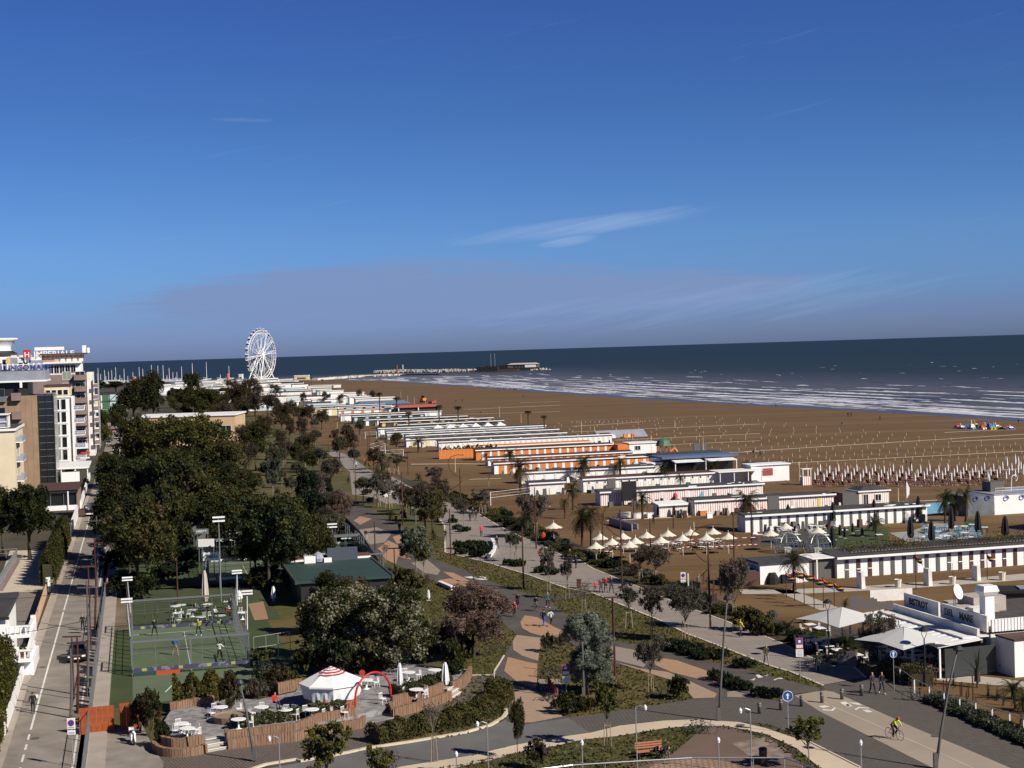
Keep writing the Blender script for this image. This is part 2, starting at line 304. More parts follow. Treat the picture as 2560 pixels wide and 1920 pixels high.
# foreground: café forecourt, road, cobbled plaza, bike lane, beige walk
sheet('forecourt_paving', [gp('A', 1200, 1700, 1230, 1560, 1530, 1540, 1790, 1480, 'B', 300, 1410, 830, 1330, 1080, 1230, 1540, 1100, 1620, 1060, 1700, 915, 1875, 912, 1872, 1040, 1800, 1110, 1500, 1190, 1230, 1270, 900, 1410, 870, 1492, 740, 1520, 350, 1592, 0, 1650, -600, 1900, -900, 2000)], .02, m_her)
sheet('driveway', [gp('A', 600, 2100, 600, 1640, 640, 1380, 900, 1350, 1090, 1240, 1220, 1500, 1290, 1600, 1260, 2100)], .03, m_street)
road = gp('B', -900, 2060, 0, 1662, 350, 1602, 740, 1532, 900, 1500, 1200, 1455, 1650, 1380, 1850, 1322, 1975, 1262, 'C', 60, 1304, 200, 1284, 445, 1248, 620, 1368, 300, 1412, 0, 1470, 'B', 1700, 1550, 1150, 1640, 600, 1760, -200, 2000, -900, 2300)
sheet('road', [road], .02, m_road)
plaza = gp('C', 445, 1248, 830, 1196, 1430, 1102, 1690, 1092, 1930, 1098, 2130, 1114, 'E', 380, 1068, 640, 1032, 620, 992, 960, 930, 1110, 915, 1500, 1090, 1700, 1210, 2212, 1420, 3200, 1800, 3400, 2400, 900, 1900, 900, 1643, 520, 1442, 380, 1372, 200, 1302, 0, 1282, 'C', 1800, 1284, 1450, 1262, 1200, 1272, 850, 1312, 620, 1368)
sheet('plaza_cobbles', [plaza], .022, m_cob)
lane = gp('E', 385, 1064, 640, 1034, 700, 1042, 1000, 1172, 1380, 1342, 1700, 1472, 2212, 1692, 3000, 2040, 2700, 2400, 2000, 1900, 1500, 1650, 1000, 1400, 600, 1200)
sheet('bike_lane', [lane], .03, m_lane)
sheet('lane_line', [[p for p in MB().v] or [q for q in (lambda a: [a[0]+Vector((.05, .05, 0)), a[1]+Vector((.06, .06, 0)), a[2]+Vector((.06, .06, 0)), a[3]+Vector((.06, .06, 0)), a[3], a[2], a[1], a[0]])(gp('E', 560, 1100, 1000, 1290, 1700, 1600, 2300, 1880))]], .04, m_kerb)
walk = gp('C', -500, 1600, 0, 1470, 300, 1412, 620, 1368, 850, 1312, 1200, 1272, 1450, 1262, 1800, 1284, 2000, 1330, 2212, 1402, 'E', 520, 1442, 920, 1643, 1500, 1960, 900, 1960, 600, 1643, 420, 1492, 180, 1382, 0, 1342, 'C', 1700, 1316, 1430, 1312, 1200, 1332, 850, 1392, 560, 1422, 300, 1482, 0, 1532, 'B', 1900, 1560, 1500, 1640, 900, 1760, 700, 1800, 'B', 1150, 1640, 1700, 1550)
sheet('beige_walk', [gp('B', 600, 1760, 1150, 1635, 1700, 1548, 'C', 0, 1470, 300, 1412, 620, 1368, 850, 1312, 1200, 1272, 1450, 1262, 1800, 1284, 2000, 1330, 2212, 1402, 'E', 520, 1442, 920, 1643, 1500, 1960, 900, 1960, 600, 1643, 420, 1492, 180, 1382, 0, 1342, 'C', 1700, 1316, 1430, 1312, 1200, 1332, 850, 1392, 560, 1422, 300, 1482, 0, 1532, 'B', 1900, 1575, 1500, 1660, 900, 1800)], .035, m_beige)
sheet('front_lawn', [gp('B', 900, 1800, 1500, 1660, 1900, 1575, 'C', 0, 1532, 300, 1482, 560, 1422, 850, 1392, 1200, 1332, 1430, 1312, 1590, 1318, 1900, 1382, 2150, 1500, 2212, 1560, 'E', 420, 1492, 600, 1643, 900, 1960, 900, 2400, 'B', 900, 2400)], .02, m_grass2)
sheet('brown_circle', [gp('C', 1590, 1316, 1700, 1318, 1900, 1384, 2060, 1450, 2212, 1562, 2330, 1660, 2300, 1800, 1900, 1900, 1100, 1850, 850, 1700, 900, 1643, 1240, 1560, 1380, 1440, 1450, 1380)], .03, m_brown)
sheet('pale_strip', [gp('C', 1730, 1452, 2010, 1402, 2212, 1530, 2212, 1560, 1900, 1570)], .04, mat('pale_strip', (.26, .21, .17), .9, (.15, .10, .08), 1.2))
sheet('round_paving', [[G('C', 1440, 1650)+Vector((2.9*math.cos(a), 2.2*math.sin(a), 0)) for a in [i*math.pi/16 for i in range(32)]]], .04, bricks('round_setts', (.40, .27, .18), (.44, .31, .21), (.15, .10, .07), .45, .3, .05, rot=.7))
kb = MB()
kb.strip(gp('V', 1500, 1720, 1800, 1622, 2212, 1552, 'B', 350, 1596, 740, 1524, 880, 1492, 1200, 1446, 1650, 1370, 1850, 1312, 1950, 1255, 1978, 1215, 1965, 1150, 1900, 1060), .28, 0, .14)
kb.strip(gp('E', 0, 1342, 180, 1382, 420, 1492, 600, 1643), .12, 0, .07); kb.strip(gp('E', 520, 1442, 920, 1643), .15, 0, .08)
kb.strip(gp('B', 1875, 912, 1872, 1040), .1, 0, .12); kb.strip(gp('B', 1700, 915, 1875, 912), .1, 0, .1)
kb.strip(gp('B', 1960, 760, 1885, 880, 1872, 1000), .12, 0, .12)
o = kb.obj('kerb', m_kerb); o['kind'] = 'structure'
# street on the left
CS = R_(13.82); US = Vector((-math.sin(CS), math.cos(CS), 0)); VS = Vector((math.cos(CS), math.sin(CS), 0))
def SS(s, t, z=0.):
 p = US*s+VS*t; p.z = z; return p
sheet('street', [[SS(60, -9.9), SS(60, -4.1), SS(110, -4.2), SS(420, -4.6), SS(950, -5), SS(950, -10), SS(420, -9.6)]], .03, m_street)
mk = MB()
for a, b in ((60, 108.5), (110, 112), (113.4, 115), (116.4, 118), (119.5, 175), (176, 300), (345, 420)): mk.prism([SS(a, -8.45), SS(a, -8.3), SS(b, -8.3), SS(b, -8.45)][::-1], .034, .04)
for a, b in ((60, 150), (190, 240), (400, 520)): mk.prism([SS(a, -5.0), SS(a, -4.86), SS(b, -4.86), SS(b, -5.0)][::-1], .034, .04)
for a in (331, 337, 349): mk.prism([SS(a, -9.3), SS(a, -4.8), SS(a+.8, -4.8), SS(a+.8, -9.3)][::-1], .034, .04)
o = mk.obj('street_line', m_white); o['kind'] = 'structure'
sheet('pavement', [[SS(60, -4.0), SS(60, -2.8), SS(230, -2.8), SS(230, -4.2)], [SS(60, -10.6), SS(60, -9.6), SS(330, -9.6), SS(330, -10.2)]], .12, mat('pavement', (.30, .26, .22), .9, (.36, .31, .26), .5), thick=.12)
sheet('verge', [gp('A', 830, 0, 900, 60, 930, 250, 1040, 300, 1045, 560, 750, 560, 780, 420, 800, 250)], .03, mat('dry_verge', (.16, .115, .07), .95, (.22, .165, .105), .5, (.08, .075, .03), detail=7))
# sea
def sea_mat():
 m = D.materials.new('sea_water'); m.use_nodes = True; t = m.node_tree; b = t.nodes['Principled BSDF']
 tc = t.nodes.new('ShaderNodeTexCoord'); mp = t.nodes.new('ShaderNodeMapping'); mp.inputs['Rotation'].default_value[2] = -CA; t.links.new(tc.outputs['Object'], mp.inputs[0])
 mp.inputs['Scale'].default_value = (1, 1, 1); sp = t.nodes.new('ShaderNodeSeparateXYZ'); t.links.new(mp.outputs[0], sp.inputs[0])
 off = sp.outputs[0]     # distance along the seaward axis
 # anisotropic coordinates: crests run along the shore
 c2 = t.nodes.new('ShaderNodeCombineXYZ'); t.links.new(nmath(t, 'MULTIPLY', off, 1/9.), c2.inputs[0]); t.links.new(nmath(t, 'MULTIPLY', sp.outputs[1], 1/42.), c2.inputs[1])
 n = nnoise(t, c2.outputs[0], 1.0, 6, .62)
 c3 = t.nodes.new('ShaderNodeCombineXYZ'); t.links.new(nmath(t, 'MULTIPLY', off, 1/2.2), c3.inputs[0]); t.links.new(nmath(t, 'MULTIPLY', sp.outputs[1], 1/8.), c3.inputs[1])
 nf = nnoise(t, c3.outputs[0], 1.0, 5, .6)
 dist = nmath(t, 'MAXIMUM', nmath(t, 'SUBTRACT', off, 268.), nmath(t, 'MULTIPLY', nmath(t, 'SUBTRACT', sp.outputs[1], 1850.), 1.2))
 near = nmath(t, 'SUBTRACT', 1., nmath(t, 'DIVIDE', dist, 260.), clamp=True)
 th = nmath(t, 'SUBTRACT', .83, nmath(t, 'MULTIPLY', near, .245))
 foam = nmath(t, 'MULTIPLY', nmath(t, 'SUBTRACT', nmath(t, 'ADD', nmath(t, 'MULTIPLY', n, .75), nmath(t, 'MULTIPLY', nf, .25)), th), 14., clamp=True)
 ys = nramp(t, nmath(t, 'MULTIPLY', dist, 1/1200.), [(0., (.15, .14, .145)), (.05, (.12, .115, .135)), (.16, (.065, .066, .08)), (.28, (.022, .032, .033)), (.45, (.014, .028, .026)), (1., (.011, .023, .028))])
 c5 = t.nodes.new('ShaderNodeCombineXYZ'); t.links.new(nmath(t, 'MULTIPLY', off, 1/300.), c5.inputs[0]); t.links.new(nmath(t, 'MULTIPLY', sp.outputs[1], 1/900.), c5.inputs[1])
 big = nnoise(t, c5.outputs[0], 1., 4)
 base = nmix(t, nramp(t, big, [(.4, 0.), (.65, .5)]), ys, (.016, .032, .028))
 base = nmix(t, nmath(t, 'MULTIPLY', nramp(t, n, [(.35, 1.), (.55, 0.)]), .35), base, (.014, .015, .022))
 cc = nmix(t, foam, base, (.62, .63, .68)); t.links.new(cc, b.inputs['Base Color'])
 b.inputs['Roughness'].default_value = .5; b.inputs['Specular IOR Level'].default_value = .25
 bp = t.nodes.new('ShaderNodeBump'); bp.inputs['Strength'].default_value = .8; bp.inputs['Distance'].default_value = .6
 t.links.new(nmath(t, 'ADD', n, nmath(t, 'MULTIPLY', nf, .35)), bp.inputs['Height']); t.links.new(bp.outputs[0], b.inputs['Normal'])
 return m
m_sea = sea_mat()
sheet('sea', [[ST(s_, t_) for s_, t_ in SH]+[ST(1900, 200), ST(2060, 190), ST(2060, -2600), ST(3000, -20000), ST(60000, -60000), ST(90000, 0), ST(60000, 60000), ST(3000, 60000), ST(-400, 6000)]], .05, m_sea)
# breaking wave crests: low ridges of foam parallel to the shore
m_foam = mat('sea_foam', (.78, .78, .82), .8, (.55, .56, .62), .25)
fb = MB(); rg = random.Random(3)
def crest(s0, t0, L, w, h):
 n = max(3, int(L/4)); pa = []; ph = rg.random()*6
 for i in range(n+1):
  f = i/n; e = math.sin(math.pi*f)**.6*(.6+.6*rg.random()); tt = t0+1.3*math.sin(ph+f*4+L*.02)+rg.uniform(-.3, .3)
  pa.append((s0+L*f, tt, max(.02, w*e), max(.02, h*e)))
 vs = []; fs = []
 for a, b_, w_, h_ in pa: vs += [ST(a, b_-w_, .02), ST(a, b_-w_*.2, .05+h_), ST(a, b_+w_, .02)]
 for i in range(n): fs += [(3*i, 3*i+3, 3*i+4, 3*i+1), (3*i+1, 3*i+4, 3*i+5, 3*i+2)]
 fb.add(vs, fs)
for k in range(760):
 s0 = 380+1250*rg.random()**1.1; base = np.interp(s0, [a for a, b in SH], [b for a, b in SH])
 lane_ = rg.choice([8, 20, 34, 50, 68, 88, 110, 135, 165, 200])+rg.uniform(-5, 5)
 if rg.random() < (lane_/230.)**1.2: continue
 crest(s0, base+lane_, rg.uniform(14, 90)*(1.4 if lane_ < 110 else .6), rg.uniform(.4, 2.1), rg.uniform(.15, .5))
for k in range(130):      # thin swash line at the water's edge
 s0 = 300+1300*rg.random(); base = np.interp(s0, [a for a, b in SH], [b for a, b in SH]); crest(s0, base+rg.uniform(0, 5), rg.uniform(15, 60), rg.uniform(.2, .5), .05)
for k in range(110):
 s0 = rg.uniform(350, 1500); crest(s0, rg.uniform(480, 1100), rg.uniform(3, 14), rg.uniform(.3, .6), rg.uniform(.1, .3))
o = fb.obj('wave_foam', m_foam); o['kind'] = 'stuff'; o['label'] = 'white breaking wave crests along the shore'
# ---------------------------------------------------------------- labels that single things out
LM = []
def landmark(phrase, *a):
 for p in gp(*a): LM.append((p, phrase))
landmark('by the parked scooter', 'A', 1050, 1430); landmark('at the near padel court', 'A', 1500, 700); landmark('in the café garden', 'A', 1600, 1250, 'B', 200, 1150, 'V', 600, 1100)
landmark('near the white café tent', 'B', 600, 1100); landmark('by the red ring arch', 'B', 930, 1230); landmark('beside the far padel courts', 'I', 700, 1000, 'I', 1600, 1000)
landmark('behind the café forecourt', 'B', 1200, 880); landmark('at the green-roofed clubhouse', 'B', 500, 330); landmark('beside the big pinkish tamarisk', 'B', 1800, 700)
landmark('by the bicycle stand posts', 'C', 300, 1000); landmark('at the foreground road bend', 'B', 1900, 1400, 'C', 300, 1450); landmark('by the round plaza', 'C', 1600, 1450, 'C', 1200, 1450)
landmark('beside the row of bollards', 'E', 500, 1120); landmark('on the cobbled plaza', 'E', 700, 1400, 'E', 1400, 1400); landmark('by the sloping white railing', 'E', 1700, 1100)
landmark('in front of the bistro', 'E', 800, 750, 'E', 1500, 850); landmark('beside the bistro terrace', 'E', 600, 600); landmark('by the rainbow flags', 'E', 550, 330); landmark('by the leaf-shaped paving', 'C', 250, 520)
landmark('on the lawn strip', 'C', 900, 400, 'C', 1200, 520, 'K', 1200, 1500); landmark('by the promenade near the outdoor gym', 'C', 1400, 250); landmark('beside the round shrub beds', 'K', 1500, 1350, 'K', 1700, 1400)
landmark('by the white curved bench', 'K', 1200, 1220); landmark('where the promenade widens', 'K', 900, 950); landmark('near the cream parasols', 'L', 1200, 1150); landmark('by the sunken volleyball court', 'L', 400, 900)
landmark('beside the orange cabins', 'L', 600, 450, 'K', 1100, 330); landmark('near the striped cabins', 'L', 1800, 850); landmark('by the clear dome tents', 'M', 500, 850); landmark('beside the black-door cabins', 'M', 700, 680)
landmark('by the near white cabin row', 'M', 1300, 1000); landmark('at the blue-chair terrace', 'M', 1500, 740); landmark('near the red deckchairs', 'M', 1300, 330); landmark('on the open sand', 'N', 1400, 400, 'M', 1000, 150)
landmark('by the beach goal nets', 'N', 800, 750); landmark('beside the green cabins', 'N', 800, 580); landmark('near the distant white cabins', 'N', 300, 350); landmark('by the far park path', 'K', 100, 600, 'I', 1200, 200)
landmark('beside the far park square', 'I', 1750, 700); landmark('by the hotel street', 'A', 500, 400, 'H', 1100, 700, 'A', 300, 1200); landmark('near the ochre hall', 'J', 900, 700); landmark('by the far end of the street', 'J', 250, 800)
landmark('near the marina', 'J', 500, 350, 'J', 850, 350); landmark('below the Ferris wheel', 'J', 1250, 360); landmark('behind the padel courts', 'I', 300, 500); landmark('in the street-side grove', 'H', 1600, 1000)
AUTO = []
def near(p):
 return min(LM, key=lambda q: ((q[0].x-p.x)**2+(q[0].y-p.y)**2)/(q[0].y**2))[1]
def pxof(p):
 d = Vector((p[0], p[1], p[2]-CH)); return 1280+FPX*d.dot(RT)/d.dot(FW)
def auto(o, desc, at=None):
 p = Vector(at if at is not None else o.location); o['label'] = desc+' '+near(p); AUTO.append((o, p)); return o
def finish_labels():
 from collections import defaultdict
 g = defaultdict(list)
 for o, p in AUTO: g[o['label']].append((pxof(p), p.y, o))
 for l, L in g.items():
  if len(L) == 1: continue
  L.sort(key=lambda q: q[0]); n = len(L)
  for i, (_, _, o) in enumerate(L):
   if n == 2: w = ('left one', 'right one')[i]
   elif i == 0: w = 'leftmost'
   elif i == n-1: w = 'rightmost'
   elif i <= n//2: w = ORD[i]+' from left'
   else: w = ORD[n-1-i]+' from right'
   o['label'] = (l+', '+w)
 for o, p in AUTO:
  w = o['label'].split()
  if len(w) > 16: o['label'] = ' '.join(w[len(w)-16:])
# ---------------------------------------------------------------- vegetation
def npmesh(name, V, F4, mats, mi=None):
 me = D.meshes.new(name); n = len(F4); me.vertices.add(len(V)); me.vertices.foreach_set('co', V.astype(np.float32).ravel())
 me.loops.add(4*n); me.loops.foreach_set('vertex_index', F4.astype(np.int32).ravel()); me.polygons.add(n)
 me.polygons.foreach_set('loop_start', np.arange(0, 4*n, 4, dtype=np.int32)); me.polygons.foreach_set('loop_total', np.full(n, 4, dtype=np.int32))
 for m in mats: me.materials.append(m)
 if mi is not None: me.polygons.foreach_set('material_index', mi.astype(np.int32))
 me.update(calc_edges=True); return me
def leaf(name, c, c2, rough=.6, trans=.38):
 m = D.materials.new(name); m.use_nodes = True; t = m.node_tree; b = t.nodes['Principled BSDF']; b.inputs['Roughness'].default_value = rough; b.inputs['Specular IOR Level'].default_value = .25
 tc = t.nodes.new('ShaderNodeTexCoord'); oi = t.nodes.new('ShaderNodeObjectInfo'); n = nnoise(t, tc.outputs['Object'], .9, 3)
 f = nmath(t, 'ADD', nmath(t, 'MULTIPLY', nmath(t, 'SUBTRACT', n, .5), 2.4), nmath(t, 'MULTIPLY', oi.outputs['Random'], .9), clamp=True)
 o = nmix(t, f, c, c2); t.links.new(o, b.inputs['Base Color'])
 tr = t.nodes.new('ShaderNodeBsdfTranslucent'); t.links.new(o, tr.inputs[0]); mx_ = t.nodes.new('ShaderNodeMixShader'); mx_.inputs[0].default_value = trans
 t.links.new(b.outputs[0], mx_.inputs[1]); t.links.new(tr.outputs[0], mx_.inputs[2]); t.links.new(mx_.outputs[0], t.nodes['Material Output'].inputs[0]); return m
m_l_dark = leaf('dark_leaves', (0.014, 0.021, 0.004), (0.056, 0.061, 0.014)); m_l_mid = leaf('mid_leaves', (0.029, 0.034, 0.006), (0.100, 0.094, 0.022)); m_l_bright = leaf('fresh_leaves', (0.080, 0.088, 0.016), (0.152, 0.144, 0.028))
m_l_deep = leaf('deep_green_leaves', (0.008, 0.018, 0.006), (0.027, 0.043, 0.018)); m_l_brown = leaf('brownish_leaves', (0.044, 0.029, 0.013), (0.096, 0.064, 0.028)); m_l_pink = leaf('tamarisk_flowers', (0.128, 0.084, 0.066), (0.256, 0.172, 0.136))
m_l_pdark = leaf('tamarisk_twigs', (0.044, 0.030, 0.022), (0.096, 0.068, 0.050)); m_l_silver = leaf('silver_leaves', (0.096, 0.116, 0.080), (0.224, 0.248, 0.188)); m_l_sdark = leaf('grey_green_leaves', (0.036, 0.044, 0.028), (0.080, 0.092, 0.060))
m_l_grey = leaf('grey_twig_leaves', (0.068, 0.058, 0.042), (0.140, 0.120, 0.092)); m_l_flower = leaf('pale_blossom', (0.208, 0.200, 0.128), (0.400, 0.376, 0.272)); m_l_yel = leaf('yellow_green_leaves', (0.080, 0.076, 0.014), (0.192, 0.160, 0.028))
m_l_palm = leaf('palm_fronds', (0.018, 0.024, 0.006), (0.060, 0.062, 0.018)); m_l_palmdry = leaf('dry_palm_fronds', (0.068, 0.048, 0.020), (0.120, 0.088, 0.040)); m_l_violet = leaf('violet_flowers', (0.080, 0.048, 0.112), (0.160, 0.096, 0.208))
m_bark = mat('bark', (.085, .062, .042), .95, (.13, .10, .07), 3.); m_barkd = mat('dark_bark', (.04, .03, .02), .95, (.07, .05, .035), 3.); m_wood = mat('stake_wood', (.30, .22, .14), .9, (.38, .29, .20), 4.); m_barkg = mat('grey_bark', (.16, .135, .105), .9, (.22, .19, .15), 3.)
def leaves(rg, P, Nrm, size, aspect, jitter=.7, down=0.):
 n = len(P); d = Nrm*(1-jitter)+rg.normal(size=(n, 3))*jitter; d /= np.linalg.norm(d, axis=1)[:, None]+1e-9
 t = rg.normal(size=(n, 3)); t[:, 2] -= down*2; t -= (t*d).sum(1)[:, None]*d; t /= np.linalg.norm(t, axis=1)[:, None]+1e-9
 b = np.cross(d, t); s = size*rg.uniform(.6, 1.3, n)[:, None]; a = t*s*aspect*.5; b = b*s*.5
 V = np.stack([P-a, P+b*.9, P+a, P-b*.9], 1).reshape(-1, 3); F = np.arange(4*n).reshape(-1, 4); return V, F
def crown(name, blobs, n, size, mats, seed, aspect=1.5, sub=26, subr=.30, jitter=.65, wts=None, down=0., fill=.25):
 rg = np.random.default_rng(seed); B = np.array(blobs, float); vol = (B[:, 3]*B[:, 4]*B[:, 5])**(2/3.); pr = vol/vol.sum()
 cen = []; rad = []; out = []
 for i, b in enumerate(B):
  k = max(4, int(sub*len(B)*pr[i])); d = rg.normal(size=(k, 3)); d /= np.linalg.norm(d, axis=1)[:, None]; d[:, 2] = np.where(d[:, 2] < -.55, -d[:, 2], d[:, 2])
  r = np.where(rg.random(k) < fill, rg.uniform(.2, .6, k), rg.uniform(.72, 1.0, k)); cen.append(b[:3]+d*r[:, None]*b[3:6]); rad.append(np.full(k, subr*b[3:6].mean())*rg.uniform(.6, 1.35, k)); out.append(d)
 cen = np.concatenate(cen); rad = np.concatenate(rad); out = np.concatenate(out); w = rad**2; w /= w.sum()
 ix = rg.choice(len(cen), n, p=w); g = rg.normal(size=(n, 3)); g /= np.linalg.norm(g, axis=1)[:, None]; rr = rg.random(n)**.45
 P = cen[ix]+g*(rr*rad[ix])[:, None]; P[:, 2] = np.where(P[:, 2] < .15, .15, P[:, 2]); Nn = g*.7+out[ix]*.6; V, F = leaves(rg, P, Nn, size, aspect, jitter, down)
 wts = wts or [1./len(mats)]*len(mats); cm = rg.choice(len(mats), len(cen), p=wts); mi = np.where(rg.random(n) < .72, cm[ix], rg.choice(len(mats), n, p=wts))
 return npmesh(name, V, F, mats, mi), cen
def trunk(name, h, r, ends, m, seed, bend=.0, fork=.45):
 rg = random.Random(seed); b = MB(); top = Vector((rg.uniform(-bend, bend), rg.uniform(-bend, bend), h*fork))
 b.tube([(0, 0, -.1), top*.5+Vector((rg.uniform(-.1, .1)*h*.1, 0, 0)), top], [r*1.25, r*.95, r*.8], 7)
 for e in ends:
  e = Vector(e); mid = top.lerp(e, .5)+Vector((rg.uniform(-.08, .08), rg.uniform(-.08, .08), .05))*h
  b.tube([top*rg.uniform(.8, 1.), mid, e], [r*.6, r*.35, r*.1], 5)
 return b.mesh(name, m, smooth=True)
PROTO = {}
def tree(kind, p, h=None, w=None, rz=None, desc=None, cat='tree', group=None, sc=None, label=None):
 v = PROTO[kind]; P = random.choice(v) if isinstance(v, list) else v; parts, H0, W0 = P
 sz = (h/H0) if h else 1.; sx_ = (w/W0) if w else sz
 nm = {'tree': 'tree', 'palm tree': 'palm_tree'}.get(cat, cat.replace(' ', '_'))
 o = thing(KNAME.get(kind, nm), label or desc or kind, cat, p, rz if rz is not None else random.uniform(0, 6.28), group); o.scale = (sx_, sx_, sz)
 for n_, me in parts: link(n_, me, o)
 if label is None: auto(o, desc, p)
 return o
KNAME = {}
def mk(kind, name, variants): PROTO[kind] = variants; KNAME[kind] = name
def rb(rg, k, R, H, z0, r0, r1):
 return [(rg.uniform(-R, R), rg.uniform(-R, R), rg.uniform(z0, H), *(lambda r: (r, r, r*.8))(rg.uniform(r0, r1))) for _ in range(k)]
def broad(seed, n, mats, wts, h=10, spread=2.6, size=.26, rr=(1.6, 2.6), bark=None, z0=.42, aspect=1.5, k=9):
 rg = random.Random(seed); bl = [(0, 0, h*.74, rr[1], rr[1], rr[1]*.95)]+[(spread*math.cos(a)*q, spread*math.sin(a)*q, h*z_, r, r, r*.85) for a, q, z_, r in [(rg.uniform(0, 6.3), rg.uniform(.5, 1.), rg.uniform(z0, .85), rg.uniform(*rr)) for _ in range(k)]]
 me, cen = crown('crown', bl, n, size, mats, seed, aspect=aspect, wts=wts)
 return ([('trunk', trunk('trunk', h, h*.022, [b_[:3] for b_ in bl[:7]], bark or m_barkd, seed, fork=.35)), ('crown', me)], h, 2*(spread+rr[0]))
mk('dark', 'broadleaf_tree', [broad(11, 11000, [m_l_dark, m_l_mid, m_l_deep], [.55, .3, .15]), broad(12, 11000, [m_l_dark, m_l_mid, m_l_brown], [.6, .28, .12], spread=2.2), broad(13, 10000, [m_l_deep, m_l_dark, m_l_mid], [.35, .4, .25], spread=3.)])
mk('mid', 'broadleaf_tree', [broad(21, 10000, [m_l_mid, m_l_dark, m_l_bright], [.6, .28, .12]), broad(22, 10000, [m_l_mid, m_l_dark, m_l_brown], [.6, .25, .15], spread=3.)])
mk('deep', 'dark_green_tree', [broad(31, 9000, [m_l_deep, m_l_dark], [.8, .2], spread=1.3, rr=(1.1, 1.7), z0=.25, k=10)])
mk('blossom', 'blossoming_tree', [broad(41, 17000, [m_l_mid, m_l_dark, m_l_flower], [.42, .28, .30], h=8, spread=2.3, size=.17, rr=(1.2, 2.), z0=.32), broad(42, 17000, [m_l_mid, m_l_dark, m_l_flower], [.42, .26, .32], h=8, spread=2.6, size=.17, rr=(1.2, 2.), z0=.32)])
mk('brown', 'budding_tree', [broad(51, 7000, [m_l_brown, m_l_pdark, m_l_mid], [.5, .25, .25], size=.2, rr=(1.3, 2.2)), broad(52, 7000, [m_l_pdark, m_l_grey, m_l_brown], [.45, .3, .25], size=.2, rr=(1.3, 2.2))])
mk('tam', 'pink_tamarisk_tree', [broad(61, 26000, [m_l_pink, m_l_pdark, m_l_brown], [.66, .24, .1], h=6.5, spread=2.1, size=.085, rr=(1.2, 1.9), z0=.28, aspect=5., bark=m_bark)])
mk('silver', 'silver_tamarisk_tree', [broad(71, 26000, [m_l_silver, m_l_sdark], [.72, .28], h=7, spread=1.3, size=.075, rr=(1., 1.5), z0=.25, aspect=5.5, bark=m_barkg, k=11)])
mk('silverwide', 'silver_green_conifer', [broad(72, 16000, [m_l_silver, m_l_sdark, m_l_deep], [.45, .35, .2], h=6, spread=1.7, size=.10, rr=(.9, 1.4), z0=.4, aspect=4, bark=m_barkg)])
mk('olive', 'olive_tree', [broad(73, 6000, [m_l_sdark, m_l_grey, m_l_mid], [.4, .35, .25], h=4.5, spread=.9, size=.12, rr=(.7, 1.1), z0=.55, bark=m_barkg, k=5)])
def young(seed, n, mats, wts, h=4.4, stakes=True, r=1.15, size=.10, nb=16, z0=.45, aspect=2.2):
 rg = random.Random(seed); ends = []
 b = MB(); b.tube([(0, 0, 0), (.04, .02, h*.25), (0, 0, h*z0)], [.055, .045, .038], 6)
 for i in range(nb):
  a = i*2.4+rg.uniform(-.3, .3); q = rg.uniform(.5, 1.)*r; e = Vector((q*math.cos(a), q*math.sin(a), h*rg.uniform(z0+.15, 1.))); s0 = Vector((0, 0, h*rg.uniform(z0-.08, z0+.15)))
  b.tube([s0, s0.lerp(e, .5)+Vector((0, 0, -.08)), e], [.028, .016, .006], 4); ends.append(e)
  for q2 in range(2): f = s0.lerp(e, rg.uniform(.4, .8)); e2 = f+Vector((rg.uniform(-.5, .5), rg.uniform(-.5, .5), rg.uniform(.1, .6))); b.tube([f, e2], [.013, .004], 3); ends.append(e2)
 bl = [(e.x, e.y, e.z, r*.26, r*.26, r*.26) for e in ends]; me, c = crown('crown', bl, n, size, mats, seed, aspect=aspect, sub=3, wts=wts, fill=.6, subr=.6)
 parts = [('trunk', b.mesh('trunk', m_barkg, True)), ('crown', me)]
 if stakes:
  for i in range(3):
   a = i*2.1+.4; s = MB(); s.cyl((.38*math.cos(a), .38*math.sin(a), 0), (.26*math.cos(a), .26*math.sin(a), 1.75), .035, n=5); parts.append(('stake', s.mesh('stake', m_wood)))
  s = MB()
  for i in range(3): a, c_ = i*2.1+.4, (i+1)*2.1+.4; s.cyl((.27*math.cos(a), .27*math.sin(a), 1.55), (.27*math.cos(c_), .27*math.sin(c_), 1.55), .022, n=4)
  parts.append(('crossbar', s.mesh('crossbar', m_wood)))
 return (parts, h, 2*r)
mk('young', 'young_staked_tree', [young(81, 3000, [m_l_grey, m_l_sdark], [.65, .35]), young(82, 3800, [m_l_grey, m_l_pdark], [.7, .3], r=1.4), young(83, 2600, [m_l_sdark, m_l_grey], [.6, .4], r=.9)])
mk('youngwide', 'young_staked_tree', [young(84, 6500, [m_l_grey, m_l_pink, m_l_sdark], [.6, .2, .2], r=1.9, nb=24), young(88, 5500, [m_l_grey, m_l_sdark], [.7, .3], r=1.7, nb=24)])
mk('bare', 'bare_young_tree', [young(85, 220, [m_l_pdark, m_l_grey], [.6, .4], r=.9, nb=20)])
mk('fresh', 'young_green_tree', [young(86, 2400, [m_l_bright, m_l_mid], [.6, .4], stakes=False, size=.15, aspect=1.6), young(87, 2000, [m_l_bright, m_l_yel], [.6, .4], stakes=False, size=.16, r=1.3, aspect=1.6)])
mk('freshstaked', 'young_green_tree', [young(89, 3400, [m_l_mid, m_l_bright], [.5, .5], stakes=True, size=.14, r=1., z0=.5, aspect=1.6)])
